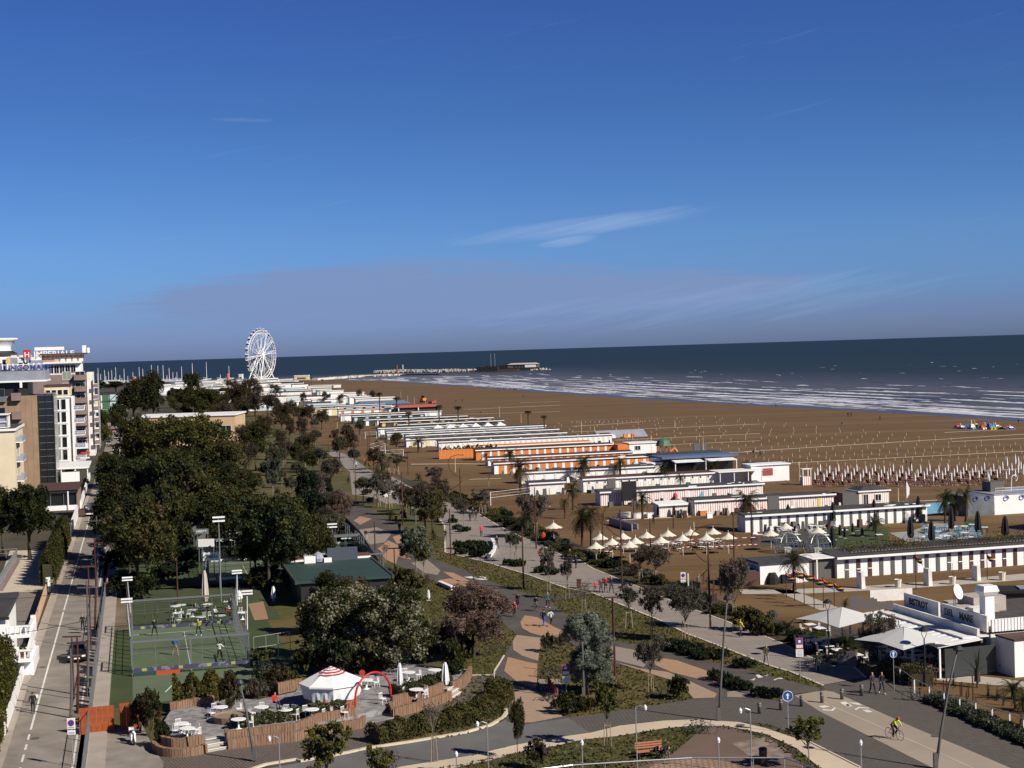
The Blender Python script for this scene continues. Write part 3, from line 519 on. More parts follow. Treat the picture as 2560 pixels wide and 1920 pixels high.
def palm(seed, h, nf, L, mats, shag=True, tr=.26, droop=1., up=1.1, thick=.16, leaflets=18):
 rg = np.random.default_rng(seed); P = []; Nn = []; V = []; F = []; MI = []
 fr = MB(); o = 0
 for k in range(nf):
  a = k*2.399; el = rg.uniform(-.55 if shag else -.15, up); l = L*rg.uniform(.8, 1.1); pts = []; d = np.array([math.cos(a)*math.cos(el), math.sin(a)*math.cos(el), math.sin(el)]); p = np.array([0, 0, h*1.]); seg = 7
  for i in range(seg+1):
   pts.append(p.copy()); p = p+d*l/seg; d = d+np.array([0, 0, -.26*droop*(.5+i/seg)]); d /= np.linalg.norm(d)
  side = np.array([-math.sin(a), math.cos(a), 0]); mi = 1 if el < -.25 else 0
  for i in range(seg):
   for sgn in (-1, 1):
    for j in range(max(1, leaflets//seg)):
     f = (j+.5)/max(1, leaflets//seg); q = pts[i]*(1-f)+pts[i+1]*f; w = thick*l*(math.sin(math.pi*min(1, (i+f+.6)/(seg+.6)))**.6); ax = (pts[i+1]-pts[i]); ax /= np.linalg.norm(ax)
     tip = q+side*sgn*w+ax*w*.7+np.array([0, 0, -.25*w*rg.uniform(.2, 1.6)]); b_ = ax*.055*l/3
     V += [q-b_, q+b_, tip+b_*.3, tip-b_*.3]; F.append([o, o+1, o+2, o+3]); MI.append(mi); o += 4
  for i in range(seg):
   b_ = side*.018; V += [pts[i]-b_, pts[i]+b_, pts[i+1]+b_*.7, pts[i+1]-b_*.7]; F.append([o, o+1, o+2, o+3]); MI.append(mi); o += 4
 me = npmesh('crown', np.array(V), np.array(F), mats, np.array(MI))
 t = MB(); n = max(3, int(h/.5)); t.lathe((0, 0, 0), [(tr*1.25, -.1), (tr*1.1, .3)]+[(tr*(.88+.10*(i % 2)), .3+(h-.3)*i/(n*2)) for i in range(1, 2*n)]+[(tr*1.35, h-.35), (tr*.9, h+.15)], 8)
 return ([('trunk', t.mesh('trunk', m_barkd)), ('crown', me)], h+L*.45, 2*L*.85)
mk('palm', 'palm_tree', [palm(91, 3.2, 54, 2.6, [m_l_palm, m_l_palmdry]), palm(92, 3.0, 60, 2.8, [m_l_palm, m_l_palmdry]), palm(97, 3.4, 46, 2.4, [m_l_palm, m_l_palmdry], droop=1.3)])
mk('tallpalm', 'tall_palm_tree', [palm(93, 9., 52, 1.5, [m_l_palm, m_l_palmdry], tr=.2, droop=1.5, thick=.3), palm(94, 9., 52, 1.6, [m_l_palm, m_l_palmdry], tr=.2, droop=1.5, thick=.3)])
mk('lowpalm', 'low_palm', [palm(95, .6, 44, 1.7, [m_l_palm, m_l_yel], shag=False, tr=.2, droop=.8), palm(96, .5, 40, 1.8, [m_l_palm, m_l_palmdry], shag=False, tr=.2, droop=.9)])
mk('agave', 'agave', [palm(98, .15, 26, .9, [m_l_sdark, m_l_silver], shag=False, tr=.12, droop=.15, up=1.45, thick=.05, leaflets=14)])
def bush(seed, n, mats, wts, h=1.2, r=.9, size=.11, aspect=1.8, k=5):
 rg = random.Random(seed); bl = [(0, 0, h*.5, r*.6, r*.6, h*.5)]+[(r*.6*math.cos(i*1.3+seed), r*.6*math.sin(i*1.3+seed), h*rg.uniform(.35, .6), r*.45, r*.45, h*.38) for i in range(k)]
 me, c = crown('foliage', bl, n, size, mats, seed, aspect=aspect, wts=wts, sub=14)
 b = MB()
 for i in range(6): b.tube([(0, 0, 0), (r*.3*math.cos(i), r*.3*math.sin(i), h*.4), (r*.55*math.cos(i), r*.55*math.sin(i), h*.75)], [.03, .02, .008], 4)
 return ([('stem', b.mesh('stem', m_bark)), ('foliage', me)], h, 2*r)
mk('bush', 'shrub', [bush(101, 1800, [m_l_mid, m_l_dark], [.6, .4]), bush(102, 1800, [m_l_dark, m_l_mid, m_l_brown], [.5, .3, .2])])
mk('bushdark', 'dark_shrub', [bush(103, 1800, [m_l_deep, m_l_dark], [.6, .4]), bush(104, 1800, [m_l_dark, m_l_deep], [.7, .3])])
mk('bushsilver', 'silvery_shrub', [bush(105, 1900, [m_l_silver, m_l_sdark], [.5, .5], size=.08)]); mk('bushyel', 'yellow_green_shrub', [bush(106, 1700, [m_l_yel, m_l_mid], [.55, .45])])
mk('juniper', 'juniper_shrub', [bush(107, 2400, [m_l_deep, m_l_dark], [.75, .25], h=.8, r=1.1, size=.10, aspect=3.)]); mk('grasstuft', 'grass_tuft', [bush(108, 1500, [m_l_yel, m_l_grey, m_l_mid], [.3, .35, .35], h=.9, r=.6, size=.06, aspect=8)])
mk('greyshrub', 'grey_twiggy_shrub', [bush(109, 1500, [m_l_grey, m_l_brown], [.6, .4], size=.09)]); mk('violet', 'flowering_shrub', [bush(110, 1200, [m_l_violet, m_l_mid], [.35, .65], h=.7, r=.6)])
mk('redbush', 'reddish_shrub', [bush(111, 2600, [m_l_brown, m_l_dark], [.6, .4], h=2.4, r=1.1, size=.12)])
def hedge(name, label, pts, w, h, mats, wts, seed, dens=520, size=.12, z0=0., cat='hedge', lumps=.12):
 rg = np.random.default_rng(seed); P = []; Nn = []
 for a, b in zip(pts[:-1], pts[1:]):
  L = (b-a).length; n = int(L*(w+2*h)*dens*.5); f = rg.random(n); d = (b-a).normalized(); s = np.array([-d.y, d.x, 0.]); base = np.array(a)[None]*(1-f)[:, None]+np.array(b)[None]*f[:, None]
  th = rg.uniform(0, math.pi, n); rr = rg.uniform(.78, 1.05, n)+lumps*np.sin(f*L*2.3+th*2)+lumps*np.sin(f*L*5.1+1); x = np.cos(th)*w/2*rr; z = np.sin(th)**.6*h*rr
  P.append(base+s[None]*x[:, None]+np.array([0, 0, 1.])[None]*(z+z0)[:, None]); Nn.append(s[None]*np.cos(th)[:, None]+np.array([0, 0, 1.])[None]*np.sin(th)[:, None])
 P = np.concatenate(P); Nn = np.concatenate(Nn); V, F = leaves(rg, P, Nn, size, 1.6, .55); c0 = rg.integers(0, len(mats), 4096)
 mi = rg.choice(len(mats), len(P), p=wts); me = npmesh('hedge', V, F, mats, mi)
 cm = MB().strip(pts, w*.62, z0, z0+h*.75); root = thing(name, label, cat); core = cm.obj('stems', m_soil, root); link('foliage', me, root); return root
def hp(t, x, yb, yt): p = G(t, x, yb); return p, hgt(p, t, yt)
def tp(kind, t, x, yb, yt, wpx, desc, cat='tree', group=None, **k):
 p, h = hp(t, x, yb, yt); w = wpx*TL[t][2]*mpp(p) if wpx else None
 return tree(kind, p, h, w, desc=desc, cat=cat, group=group, **k)
GT = 'park trees'
for x, yb, yt, w in [(345, 1490, 1245, 185), (292, 1400, 1190, 130), (410, 1445, 1205, 160), (335, 1340, 1150, 150), (430, 1350, 1130, 170), (300, 1290, 1140, 110), (520, 1380, 1190, 150), (470, 1300, 1150, 150), (575, 1330, 1190, 140)]:
 tp('dark', 's', x, yb, yt, w, 'dark green broadleaf tree', group=GT)
for x, yb, yt, w in [(368, 1420, 1230, 170), (312, 1345, 1190, 120), (385, 1310, 1150, 150), (455, 1395, 1230, 150), (500, 1330, 1180, 140), (540, 1400, 1240, 120), (275, 1240, 1130, 80), (395, 1260, 1130, 150), (450, 1250, 1120, 150), (530, 1290, 1150, 140), (610, 1290, 1170, 110), (640, 1370, 1250, 120), (700, 1400, 1240, 140), (325, 1450, 1300, 130), (640, 1460, 1290, 110), (715, 1470, 1330, 120)]:
 tp('dark', 's', x, yb, yt, w, 'dense dark green tree', group=GT)
for x, yb, w in [(310, 1490, 90), (360, 1495, 90), (420, 1460, 110), (480, 1420, 110), (560, 1400, 110), (620, 1400, 100), (300, 1420, 90), (270, 1330, 60), (500, 1360, 110), (600, 1340, 100), (660, 1470, 90), (740, 1470, 100), (800, 1450, 80), (840, 1330, 60), (570, 1320, 80), (275, 1275, 50), (440, 1300, 90)]:
 p = G('s', x, yb); tree('bushdark', p, 2.6, w*mpp(p), desc='dark undergrowth bush', cat='shrub', group='undergrowth beneath the trees')
for x, yb, yt, w in [(352, 1220, 1052, 135), (410, 1225, 1055, 120), (485, 1240, 1045, 200), (560, 1260, 1110, 160), (640, 1175, 1060, 95), (255, 1130, 1062, 50)]:
 tp('mid', 's', x, yb, yt, w, 'mid green tree in new leaf', group=GT)
tp('dark', 's', 672, 1475, 1232, 205, 'broad dark tree', group=GT); tp('mid', 's', 735, 1455, 1255, 160, 'rounded green tree', group=GT); tp('dark', 's', 790, 1440, 1290, 110, 'smaller dark tree', group=GT)
tp('deep', 's', 772, 1335, 1158, 66, 'narrow dense dark green tree', group=GT); tp('deep', 's', 822, 1245, 1190, 22, 'slim dark green tree', group=GT)
tp('tam', 's', 850, 1335, 1225, 75, 'pinkish brown tamarisk', group=GT); tp('tam', 's', 578, 1318, 1222, 80, 'pinkish brown tamarisk', group=GT)
tp('silverwide', 's', 682, 1240, 1146, 66, 'grey-green loose tree', group=GT)
for x, yb, yt, w in [(335, 1060, 955, 110), (385, 1075, 930, 70), (470, 1045, 968, 60), (520, 1050, 970, 80), (300, 1100, 1010, 60), (262, 1115, 1025, 30), (480, 1000, 930, 50), (360, 990, 940, 70), (250, 985, 950, 40), (290, 980, 952, 60), (440, 1020, 985, 60), (320, 1010, 985, 60), (270, 1035, 1000, 50)]:
 tp('dark', 's', x, yb, yt, w, 'dark leafy tree', group='distant trees')
for x, yb, yt, w in [(600, 1060, 955, 60), (640, 1055, 975, 50), (670, 1040, 985, 60), (560, 1080, 1000, 60), (585, 1000, 950, 50), (620, 985, 945, 60), (650, 1020, 958, 40), (690, 1000, 960, 35), (705, 1095, 1005, 55), (735, 1060, 1000, 45), (660, 1120, 1040, 50), (600, 1130, 1060, 55), (755, 1110, 1040, 40), (780, 1070, 1010, 30), (700, 1150, 1075, 45), (900, 1010, 972, 22), (930, 1012, 975, 22), (810, 1015, 978, 18), (760, 1020, 980, 24), (850, 1025, 985, 20)]:
 tp('brown', 's', x, yb, yt, w, 'brownish budding tree', group='distant trees')
for x, yb, yt, w in [(700, 1190, 1120, 50), (760, 1150, 1085, 45), (800, 1190, 1120, 45), (850, 1180, 1090, 50), (885, 1180, 1120, 35), (820, 1230, 1150, 45), (870, 1130, 1060, 40), (900, 1105, 1050, 30), (730, 1260, 1190, 40)]:
 tp('olive', 's', x, yb, yt, w, 'grey-brown small tree', group='park trees')
tp('blossom', 'B', 620, 880, 215, 560, 'blossoming green tree'); tp('blossom', 'B', 860, 800, 170, 520, 'blossoming tree behind the others'); tp('mid', 'B', 480, 760, 330, 330, 'leafy tree'); tp('dark', 's', 835, 1590, 1432, 130, 'dark leafy tree'); tp('brown', 's', 900, 1590, 1440, 110, 'twiggy tree'); tp('brown', 'I', 1480, 1260, 1080, 180, 'thin grey tree'); tp('blossom', 'B', 1130, 900, 180, 700, 'large blossoming tree with pale flowers')
tp('tam', 'B', 1720, 770, 190, 690, 'large feathery pinkish tamarisk'); tp('silver', 'C', 600, 1065, 385, 440, 'tall silvery tamarisk')
tp('silverwide', 'K', 515, 1400, 985, 310, 'spreading silver-green tree'); tp('freshstaked', 'K', 590, 1485, 1180, 120, 'young green staked tree')
tp('dark', 'H', 330, 1330, 490, 760, 'dark evergreen hotel garden tree'); tp('dark', 'H', 30, 1250, 520, 330, 'dark garden tree')
YG = 'young staked trees'
for t, x, yb, yt, w in [('C', 925, 540, 190, 160), ('C', 1110, 610, 225, 200), ('K', 1745, 1580, 1190, 150), ('K', 1915, 1655, 1250, 130), ('K', 1390, 1290, 1010, 110), ('K', 1442, 1312, 1030, 100), ('K', 905, 950, 720, 110), ('K', 955, 975, 740, 90), ('K', 370, 880, 600, 150), ('K', 160, 800, 500, 180), ('K', 690, 650, 440, 150), ('K', 1150, 870, 650, 130), ('K', 1105, 860, 640, 150), ('K', 340, 500, 310, 180), ('K', 300, 700, 560, 90), ('L', 1110, 1490, 1180, 140)]:
 tp('young', t, x, yb, yt, w, 'young grey-leaved staked tree', group=YG)
for t, x, yb, yt, w in [('C', 1370, 650, 230, 300), ('C', 1100, 1045, 655, 230), ('L', 1250, 1520, 1170, 260), ('C', 1760, 560, 20, 220), ('K', 1630, 1090, 720, 240), ('E', 1090, 905, 450, 250), ('E', 990, 900, 560, 150), ('K', 1530, 1000, 700, 160)]:
 tp('youngwide', t, x, yb, yt, w, 'grey twiggy spreading tree', group=YG)
for t, x, yb, yt, w in [('C', 575, 425, 135, 110), ('B', 1405, 1600, 1060, 150), ('K', 225, 1330, 1120, 50), ('K', 245, 1300, 1130, 60), ('K', 1190, 620, 470, 40)]:
 tp('bare', t, x, yb, yt, w, 'bare slender young tree', group=YG)
tp('olive', 'K', 515, 965, 690, 150, 'round olive tree'); tp('freshstaked', 'C', 755, 1475, 1000, 190, 'young green tree with stake frame')
tp('fresh', 'E', 510, 1650, 1240, 290, 'small young tree with yellow-green leaves'); tp('dark', 'C', 45, 1575, 1100, 130, 'slim tree with small rounded crown')
tp('fresh', 'B', 560, 1990, 1300, 330, 'young leafy tree at the frame edge'); tp('fresh', 'B', 980, 2050, 1480, 230, 'sparse young leafy tree'); tp('fresh', 'Z', 700, 1790, 1655, 70, 'low leafy treetop');
tp('greyshrub', 'C', 205, 1660, 1400, 220, 'dark twiggy shrub', 'shrub'); tp('bare', 'B', 1080, 1900, 1500, 130, 'bare sapling')
tp('fresh', 'V', 1755, 385, 20, 330, 'young green tree'); tp('redbush', 'V', 1310, 930, 310, 320, 'reddish brown dense tree'); tp('redbush', 'V', 200, 1230, 560, 330, 'dense brownish bush', 'shrub'); tp('bush', 'V', 60, 1180, 640, 300, 'tall green bush', 'shrub')
tp('bush', 'V', 380, 1380, 1020, 260, 'loose olive bush', 'shrub'); tp('bushsilver', 'V', 700, 1330, 1200, 190, 'silvery round bush', 'shrub'); tp('violet', 'V', 1600, 800, 720, 120, 'violet flowering shrub', 'shrub')
BG_ = 'shrubs in the beds'
for t, x, yb, yt, w, k in [('V', 1620, 760, 440, 330, 'greyshrub'), ('V', 1720, 700, 430, 300, 'bushsilver'), ('V', 1900, 640, 300, 380, 'redbush'), ('V', 2100, 620, 280, 350, 'bush'), ('B', 500, 900, 640, 280, 'bushdark'), ('B', 700, 930, 640, 300, 'bushdark'), ('B', 880, 930, 700, 250, 'bush'), ('B', 380, 900, 700, 200, 'bush'), ('B', 60, 980, 800, 230, 'bushsilver'), ('B', 180, 980, 820, 200, 'greyshrub'),
      ('B', 1560, 900, 620, 200, 'bush'), ('B', 1500, 780, 500, 220, 'bushdark'), ('B', 1650, 780, 600, 160, 'bushdark'), ('B', 1570, 950, 800, 160, 'bushdark'), ('B', 1000, 900, 750, 200, 'redbush'), ('B', 1330, 820, 680, 200, 'bushdark'), ('B', 1130, 230, 60, 260, 'bush'), ('B', 1230, 260, 110, 220, 'bush'), ('B', 1050, 260, 150, 160, 'bush'), ('B', 780, 210, 90, 160, 'greyshrub'),
      ('C', 290, 730, 570, 130, 'greyshrub'), ('C', 380, 700, 600, 90, 'greyshrub'), ('C', 430, 1220, 1050, 160, 'bushdark'), ('C', 520, 1210, 1080, 150, 'bush'), ('C', 620, 1190, 1080, 120, 'bush'), ('C', 1310, 1100, 910, 190, 'bush'), ('C', 350, 1180, 1100, 90, 'bushdark'),
      ('E', 60, 560, 370, 200, 'bush'), ('E', 160, 600, 450, 160, 'bushyel'), ('C', 1530, 390, 260, 120, 'bushdark'), ('C', 1830, 560, 380, 220, 'bushyel'), ('C', 1950, 600, 450, 150, 'bush'), ('E', 2090, 880, 720, 170, 'redbush')]:
 tp(k, t, x, yb, yt, w, {'bush': 'green leafy shrub', 'bushdark': 'dark green shrub', 'bushsilver': 'silvery grey shrub', 'greyshrub': 'grey twiggy shrub', 'redbush': 'reddish brown shrub', 'bushyel': 'yellow-green shrub'}[k], 'shrub', BG_)
def inp(p, poly):
 r = False; n = len(poly); j = n-1
 for i in range(n):
  a, b = poly[i], poly[j]
  if (a.y > p.y) != (b.y > p.y) and p.x < (b.x-a.x)*(p.y-a.y)/(b.y-a.y)+a.x: r = not r
  j = i
 return r
PR = pr_r+pr_l; rf_ = random.Random(77); nfill = 0
for k in range(700):
 s_ = 215+900*rf_.random()**1.5; t_ = rf_.uniform(8 if s_ > 330 else 26, 76 if s_ > 400 else 60 if s_ > 330 else 56); q = ST(s_, t_)
 if inp(q, park) or inp(q, PR) or (490 < s_ < 545 and t_ < 34) or pxof(q) < 420: continue
 if nfill > 250: break
 nfill += 1; kd = rf_.choice(['olive', 'olive', 'brown', 'brown', 'bare', 'mid', 'greyshrub', 'bush', 'lowpalm'] if s_ < 620 else ['brown', 'brown', 'olive', 'mid', 'dark']); h = {'olive': 4.6, 'brown': 6.5, 'bare': 5, 'mid': 6, 'dark': 8, 'greyshrub': 1.8, 'bush': 1.6, 'lowpalm': 1.5}[kd]*rf_.uniform(.75, 1.25)
 tree(kd, q, h, h*rf_.uniform(.6, .85), desc={'olive': 'small grey-green park tree', 'brown': 'brownish budding park tree', 'bare': 'bare slender park tree', 'mid': 'small green park tree', 'dark': 'dark park tree', 'greyshrub': 'grey twiggy park shrub', 'bush': 'green park shrub', 'lowpalm': 'low bushy park palm'}[kd], cat='shrub' if kd in ('greyshrub', 'bush') else 'palm tree' if kd == 'lowpalm' else 'tree', group='trees and shrubs of the far park')
# short grass blades on the near lawns
rg_ = np.random.default_rng(5); EX = [park, PR, road, plaza, walk, gp('C', 1590, 1316, 1900, 1384, 2212, 1562, 2330, 1660, 1900, 1900, 850, 1700, 1240, 1560, 1450, 1380), sand]; gpts = []
for k in range(60000):
 q = Vector((rg_.uniform(-14, 30), 96+130*rg_.random()**1.3, 0))
 if len(gpts) >= 20000: break
 if q.x < -6 and q.y < 150 or any(inp(q, e) for e in EX): continue
 gpts.append((q.x, q.y, .07))
gpts = np.array(gpts); V_, F_ = leaves(rg_, gpts, np.tile([0, -.6, .5], (len(gpts), 1)), .16, 1.6, .5); o = link('lawn_grass', npmesh('lawn_grass', V_, F_, [m_l_yel, m_l_mid, m_l_brown, m_l_dark], rg_.choice(4, len(gpts), p=[.14, .4, .3, .16]))); o['kind'] = 'stuff'; o['label'] = 'short patchy grass on the park lawns'; o['category'] = 'grass'
# low juniper beds and round beds on the promenade
for t, x, yb, w, h in [('C', 1230, 700, 190, .9), ('C', 1330, 720, 190, 1.), ('C', 1430, 750, 200, 1.), ('C', 1530, 780, 200, .9), ('C', 1650, 780, 150, .8), ('C', 1840, 850, 190, .8), ('C', 1620, 950, 170, .8), ('C', 1720, 1000, 190, .9), ('C', 1830, 1030, 160, .8), ('C', 1960, 1080, 150, .8), ('C', 2080, 1090, 130, .8),
     ('K', 920, 1190, 150, 1.1), ('K', 1000, 1200, 170, 1.3), ('K', 1090, 1210, 180, 1.4), ('K', 1160, 1230, 130, 1.1), ('K', 940, 1240, 130, .9), ('K', 1080, 1265, 160, 1.), ('K', 895, 1010, 100, .8), ('K', 960, 1030, 130, .8), ('K', 1380, 1340, 130, .8), ('K', 1470, 1350, 130, .9), ('K', 1670, 1410, 140, .9), ('K', 1770, 1430, 140, .9), ('K', 860, 950, 90, .8), ('K', 560, 875, 110, .8), ('K', 630, 880, 90, .7), ('K', 230, 690, 90, 1.3), ('K', 60, 690, 90, 1.1), ('K', 95, 755, 80, .8), ('Q', 880, 1165, 160, 1.2), ('Q', 980, 1410, 110, .7), ('Q', 790, 1440, 80, .5)]:
 p = G(t, x, yb); tree('juniper', p, h, w*TL[t][2]*mpp(p), desc='low dark juniper shrub', cat='shrub', group='juniper shrubs')
# mixed planting along the seaward edge of the promenade
rgp = random.Random(5); edge = pr_r[2:26]
cum = [(a, b) for a, b in zip(edge[:-1], edge[1:])]
kinds = ['bush', 'bushdark', 'bushsilver', 'bushyel', 'juniper', 'grasstuft', 'greyshrub']
dd = {'bush': 'green shrub', 'bushdark': 'dark green shrub', 'bushsilver': 'silver-grey shrub', 'bushyel': 'yellow-green shrub', 'juniper': 'low juniper', 'grasstuft': 'tuft of ornamental grass', 'greyshrub': 'grey twiggy shrub'}
bd = MB()
for a, b in cum:
 L = (b-a).length; d = (b-a).normalized(); nn = Vector((d.y, -d.x, 0)); nn = nn if nn.dot(VV) > 0 else -nn
 if (b-a).dot(UU) < 0: continue
 n = int(L/1.35) if a.y > 128 or a.x > 100 else int(L/1.5)
 for i in range(n):
  q = a+d*L*(i+rgp.random())/max(n, 1)+nn*rgp.uniform(.7, 4.2); k = rgp.choice(kinds)
  if q.y < 300: tree(k, q, rgp.uniform(.45, 1.25), rgp.uniform(1.2, 2.6), desc=dd[k], cat='shrub', group='planting beside the promenade')
 bd.prism([a+nn*.12, b+nn*.12, b+nn*4.8, a+nn*4.8] if nn.cross(d).z < 0 else [a+nn*4.8, b+nn*4.8, b+nn*.12, a+nn*.12], .02, .06)
o = bd.obj('planting_soil', m_soil); o['kind'] = 'structure'
# palms
PG = 'palms among the beach cabins'
for t, x, yb, yt, w in [('L', 590, 570, 335, 170), ('L', 925, 545, 335, 180), ('L', 1310, 625, 385, 190), ('L', 1780, 505, 375, 150), ('L', 2110, 545, 380, 170), ('L', 490, 830, 565, 170), ('L', 575, 1160, 790, 230), ('L', 660, 1175, 775, 230), ('L', 1130, 915, 655, 200), ('L', 2100, 1010, 650, 260), ('K', 1480, 655, 350, 240), ('K', 1385, 440, 270, 160), ('K', 2070, 560, 340, 160), ('K', 1500, 245, 145, 120), ('K', 540, 300, 160, 160), ('L', 415, 910, 715, 110), ('M', 400, 1190, 880, 260), ('M', 1045, 765, 610, 180), ('M', 1590, 660, 400, 160), ('M', 1665, 640, 395, 150), ('M', 1755, 645, 380, 150), ('M', 2000, 525, 380, 150), ('L', 1480, 640, 500, 110)]:
 tp('palm', t, x, yb, yt, w, 'shaggy palm', 'palm tree', PG)
for t, x, yb, yt, w in [('N', 790, 515, 318, 60), ('N', 925, 500, 355, 75), ('N', 1022, 655, 468, 75), ('N', 1260, 610, 418, 75), ('N', 1410, 595, 425, 75), ('N', 1962, 585, 462, 70), ('N', 2090, 660, 500, 65), ('N', 335, 262, 215, 30), ('N', 250, 262, 200, 25)]:
 tp('tallpalm', t, x, yb, yt, w, 'tall slender palm', 'palm tree', 'tall palms along the beach')
for t, x, yb, yt, w in [('K', 200, 485, 310, 170), ('K', 540, 560, 490, 80), ('E', 345, 600, 480, 200), ('K', 1165, 370, 300, 90), ('K', 1540, 1030, 800, 220), ('E', 2130, 1100, 950, 250), ('E', 2212, 1200, 1020, 200), ('M', 1030, 720, 600, 150), ('E', 800, 400, 310, 70), ('E', 480, 500, 440, 100)]:
 tp('lowpalm', t, x, yb, yt, w, 'low bushy palm', 'palm tree', 'low palms')
for t, x, yb, w in [('E', 1655, 985, 90), ('E', 1930, 1075, 100), ('E', 2000, 1110, 70), ('E', 2050, 1150, 90), ('E', 2140, 1180, 90), ('E', 1950, 880, 80), ('E', 2190, 1300, 120), ('E', 1760, 1130, 80), ('E', 1830, 1180, 70), ('C', 1420, 400, 60)]:
 p = G(t, x, yb); tree('agave', p, None, w*TL[t][2]*mpp(p), desc='spiky agave', cat='agave', group='agaves in the sand');
p, h = hp('E', 1845, 1010, 910); o = tree('agave', p, 1.1, 2.4, desc='agave raised on a short stem', cat='agave', group='agaves in the sand'); MB().cyl((0, 0, -.9), (0, 0, .1), .06).obj('stem', m_bark, o); o.location.z = .9
# hedges
hedge('clipped_hedge', 'long loose hedge between the café forecourt and the foreground road', gp('B', 930, 1450, 1150, 1400, 1400, 1340, 1650, 1290, 1850, 1210, 1930, 1120, 1915, 1060), 2.0, 1.25, [m_l_mid, m_l_dark, m_l_brown], [.5, .35, .15], 201)
hedge('leafy_hedge', 'broad glossy hedge behind the café terrace beside the padel court', gp('V', 520, 880, 800, 860, 1080, 800, 1180, 770), 1.4, 2.5, [m_l_mid, m_l_yel, m_l_dark], [.45, .15, .4], 202, size=.17)
hedge('street_hedge', 'tall clipped hedge on the hotel wall beside the street', [SS(s_, -11.1) for s_ in (196, 205, 215, 228, 243)], 1.8, 3.6, [m_l_yel, m_l_dark, m_l_mid], [.25, .4, .35], 203)
hedge('garden_hedge', 'rounded green hedge beside the street below the white balconies', [SS(s_, -11.9) for s_ in (122, 126, 130, 134)], 2.8, 4.4, [m_l_yel, m_l_mid, m_l_dark], [.3, .4, .3], 204, size=.16)
hedge('garden_hedge', 'low garden hedge behind the street railing in the bottom left corner', [SS(s_, -11.2) for s_ in (98, 103, 109, 115, 120)], 2., 2.6, [m_l_yel, m_l_mid, m_l_dark], [.3, .4, .3], 205, size=.16)
hedge('cafe_planting', 'low planting in the right café planter beside the red ring', gp('B', 1100, 1140, 1250, 1110, 1400, 1060, 1490, 1020), 1.8, .9, [m_l_mid, m_l_sdark, m_l_dark], [.35, .35, .3], 206, z0=.5, cat='plants')
hedge('cafe_planting', 'low planting in the long front café planter', gp('V', 1360, 1180, 1550, 1150, 1800, 1110, 2000, 1090, 2212, 1060, 'B', 300, 1290, 500, 1260, 700, 1230), 1.6, .8, [m_l_dark, m_l_mid, m_l_silver], [.5, .3, .2], 207, z0=.4, cat='plants')
hedge('railing_planting', 'grey-green ground cover below the sloping white railing', gp('E', 1500, 1110, 1700, 1200, 1900, 1290, 2100, 1380, 2212, 1420, 2500, 1560), 1.8, .6, [m_l_sdark, m_l_silver, m_l_mid], [.5, .25, .25], 208, cat='plants')
hedge('grass_planting', 'tall straw-coloured grasses beside the bistro path', gp('E', 1150, 900, 1250, 940, 1350, 950, 1400, 1000), 2.4, 1.3, [m_l_yel, m_l_grey, m_l_mid], [.3, .4, .3], 209, cat='plants', size=.09)
# ---------------------------------------------------------------- helpers for built things
_bx = {}
def bxme(d, m, taper=1.):
 k = (tuple(round(x, 3) for x in d), m.name, taper)
 if k not in _bx: _bx[k] = MB().box((0, 0, 0), d, taper=taper).mesh('box_piece', m)
 return _bx[k]
def part(par, name, d, loc, m, rz=0., taper=1., **kw): return link(name, bxme(d, m, taper), par, loc, rz, **kw)
def text_mesh(s, size, m, ext=.03, bold=False):
 c = D.curves.new('letters', 'FONT'); c.body = s; c.size = size; c.extrude = ext; c.resolution_u = 2
 if bold: c.offset = size*.018
 o = D.objects.new('tmp', c); COL.objects.link(o); dg = bpy.context.evaluated_depsgraph_get(); me = D.meshes.new_from_object(o.evaluated_get(dg)); D.objects.remove(o); me.materials.clear(); me.materials.append(m); return me
def letters(par, name, s, size, m, loc, rz=0., ext=.03, sx=1., lab=None):
 o = link(name, text_mesh(s, size, m, ext, True), par, loc); o.rotation_euler = (math.pi/2, 0, rz); o.scale = (sx, 1, 1)
 if lab: o['label'] = lab
 return o
def mt(n, c, r=.6, **k): return mat(n, c, r, **k)
w_white = mt('white_paint', (.62, .59, .54), .6, c2=(.78, .76, .72), scale=.9, detail=7); w_clean = mt('clean_white', (.80, .79, .77), .5, c2=(.74, .72, .69), scale=.5, detail=7, contrast=(.45, .8)); w_metal = mt('white_metal', (.72, .72, .70), .4)
w_cream = mt('cream_render', (.62, .52, .36), .85, c2=(.68, .58, .41), scale=.4); w_tan = bricks('tan_brick', (.33, .235, .15), (.29, .20, .13), (.20, .14, .09), 1.2, .55, .05); w_brown = mt('brown_render', (.20, .145, .125), .85, c2=(.24, .18, .155), scale=.5)
w_pinkb = mt('pink_brown_brick', (.36, .19, .13), .85, c2=(.40, .23, .17), scale=.8); w_greyp = mt('zinc_grey', (.24, .25, .30), .5, c2=(.30, .31, .36), scale=.4); w_dark = mt('dark_metal', (.022, .022, .024), .45)
w_glass = mt('dark_glass', (.012, .016, .018), .08, spec=.8); w_glass2 = mt('green_glass', (.05, .075, .06), .1, spec=.7); w_curt = mt('curtains', (.20, .23, .19), .9, c2=(.26, .28, .23), scale=2., vscale=(4, 4, .1))
w_roof = mt('dark_roofing', (.035, .034, .034), .9, c2=(.055, .052, .05), scale=.8); w_orange = mt('orange_boards', (.55, .17, .035), .7, c2=(.62, .21, .05), scale=.7); w_och = mt('ochre_render', (.50, .33, .19), .85, c2=(.55, .38, .23), scale=.3)
w_red = mt('red_paint', (.50, .02, .02), .45); w_blue = mt('blue_paint', (.04, .07, .28), .5); w_rust = mt('rust_steel', (.055, .018, .012), .8, c2=(.08, .026, .016), scale=2.); w_corten = mt('corten_panel', (.33, .075, .018), .85, c2=(.22, .048, .014), scale=2.2, detail=7)
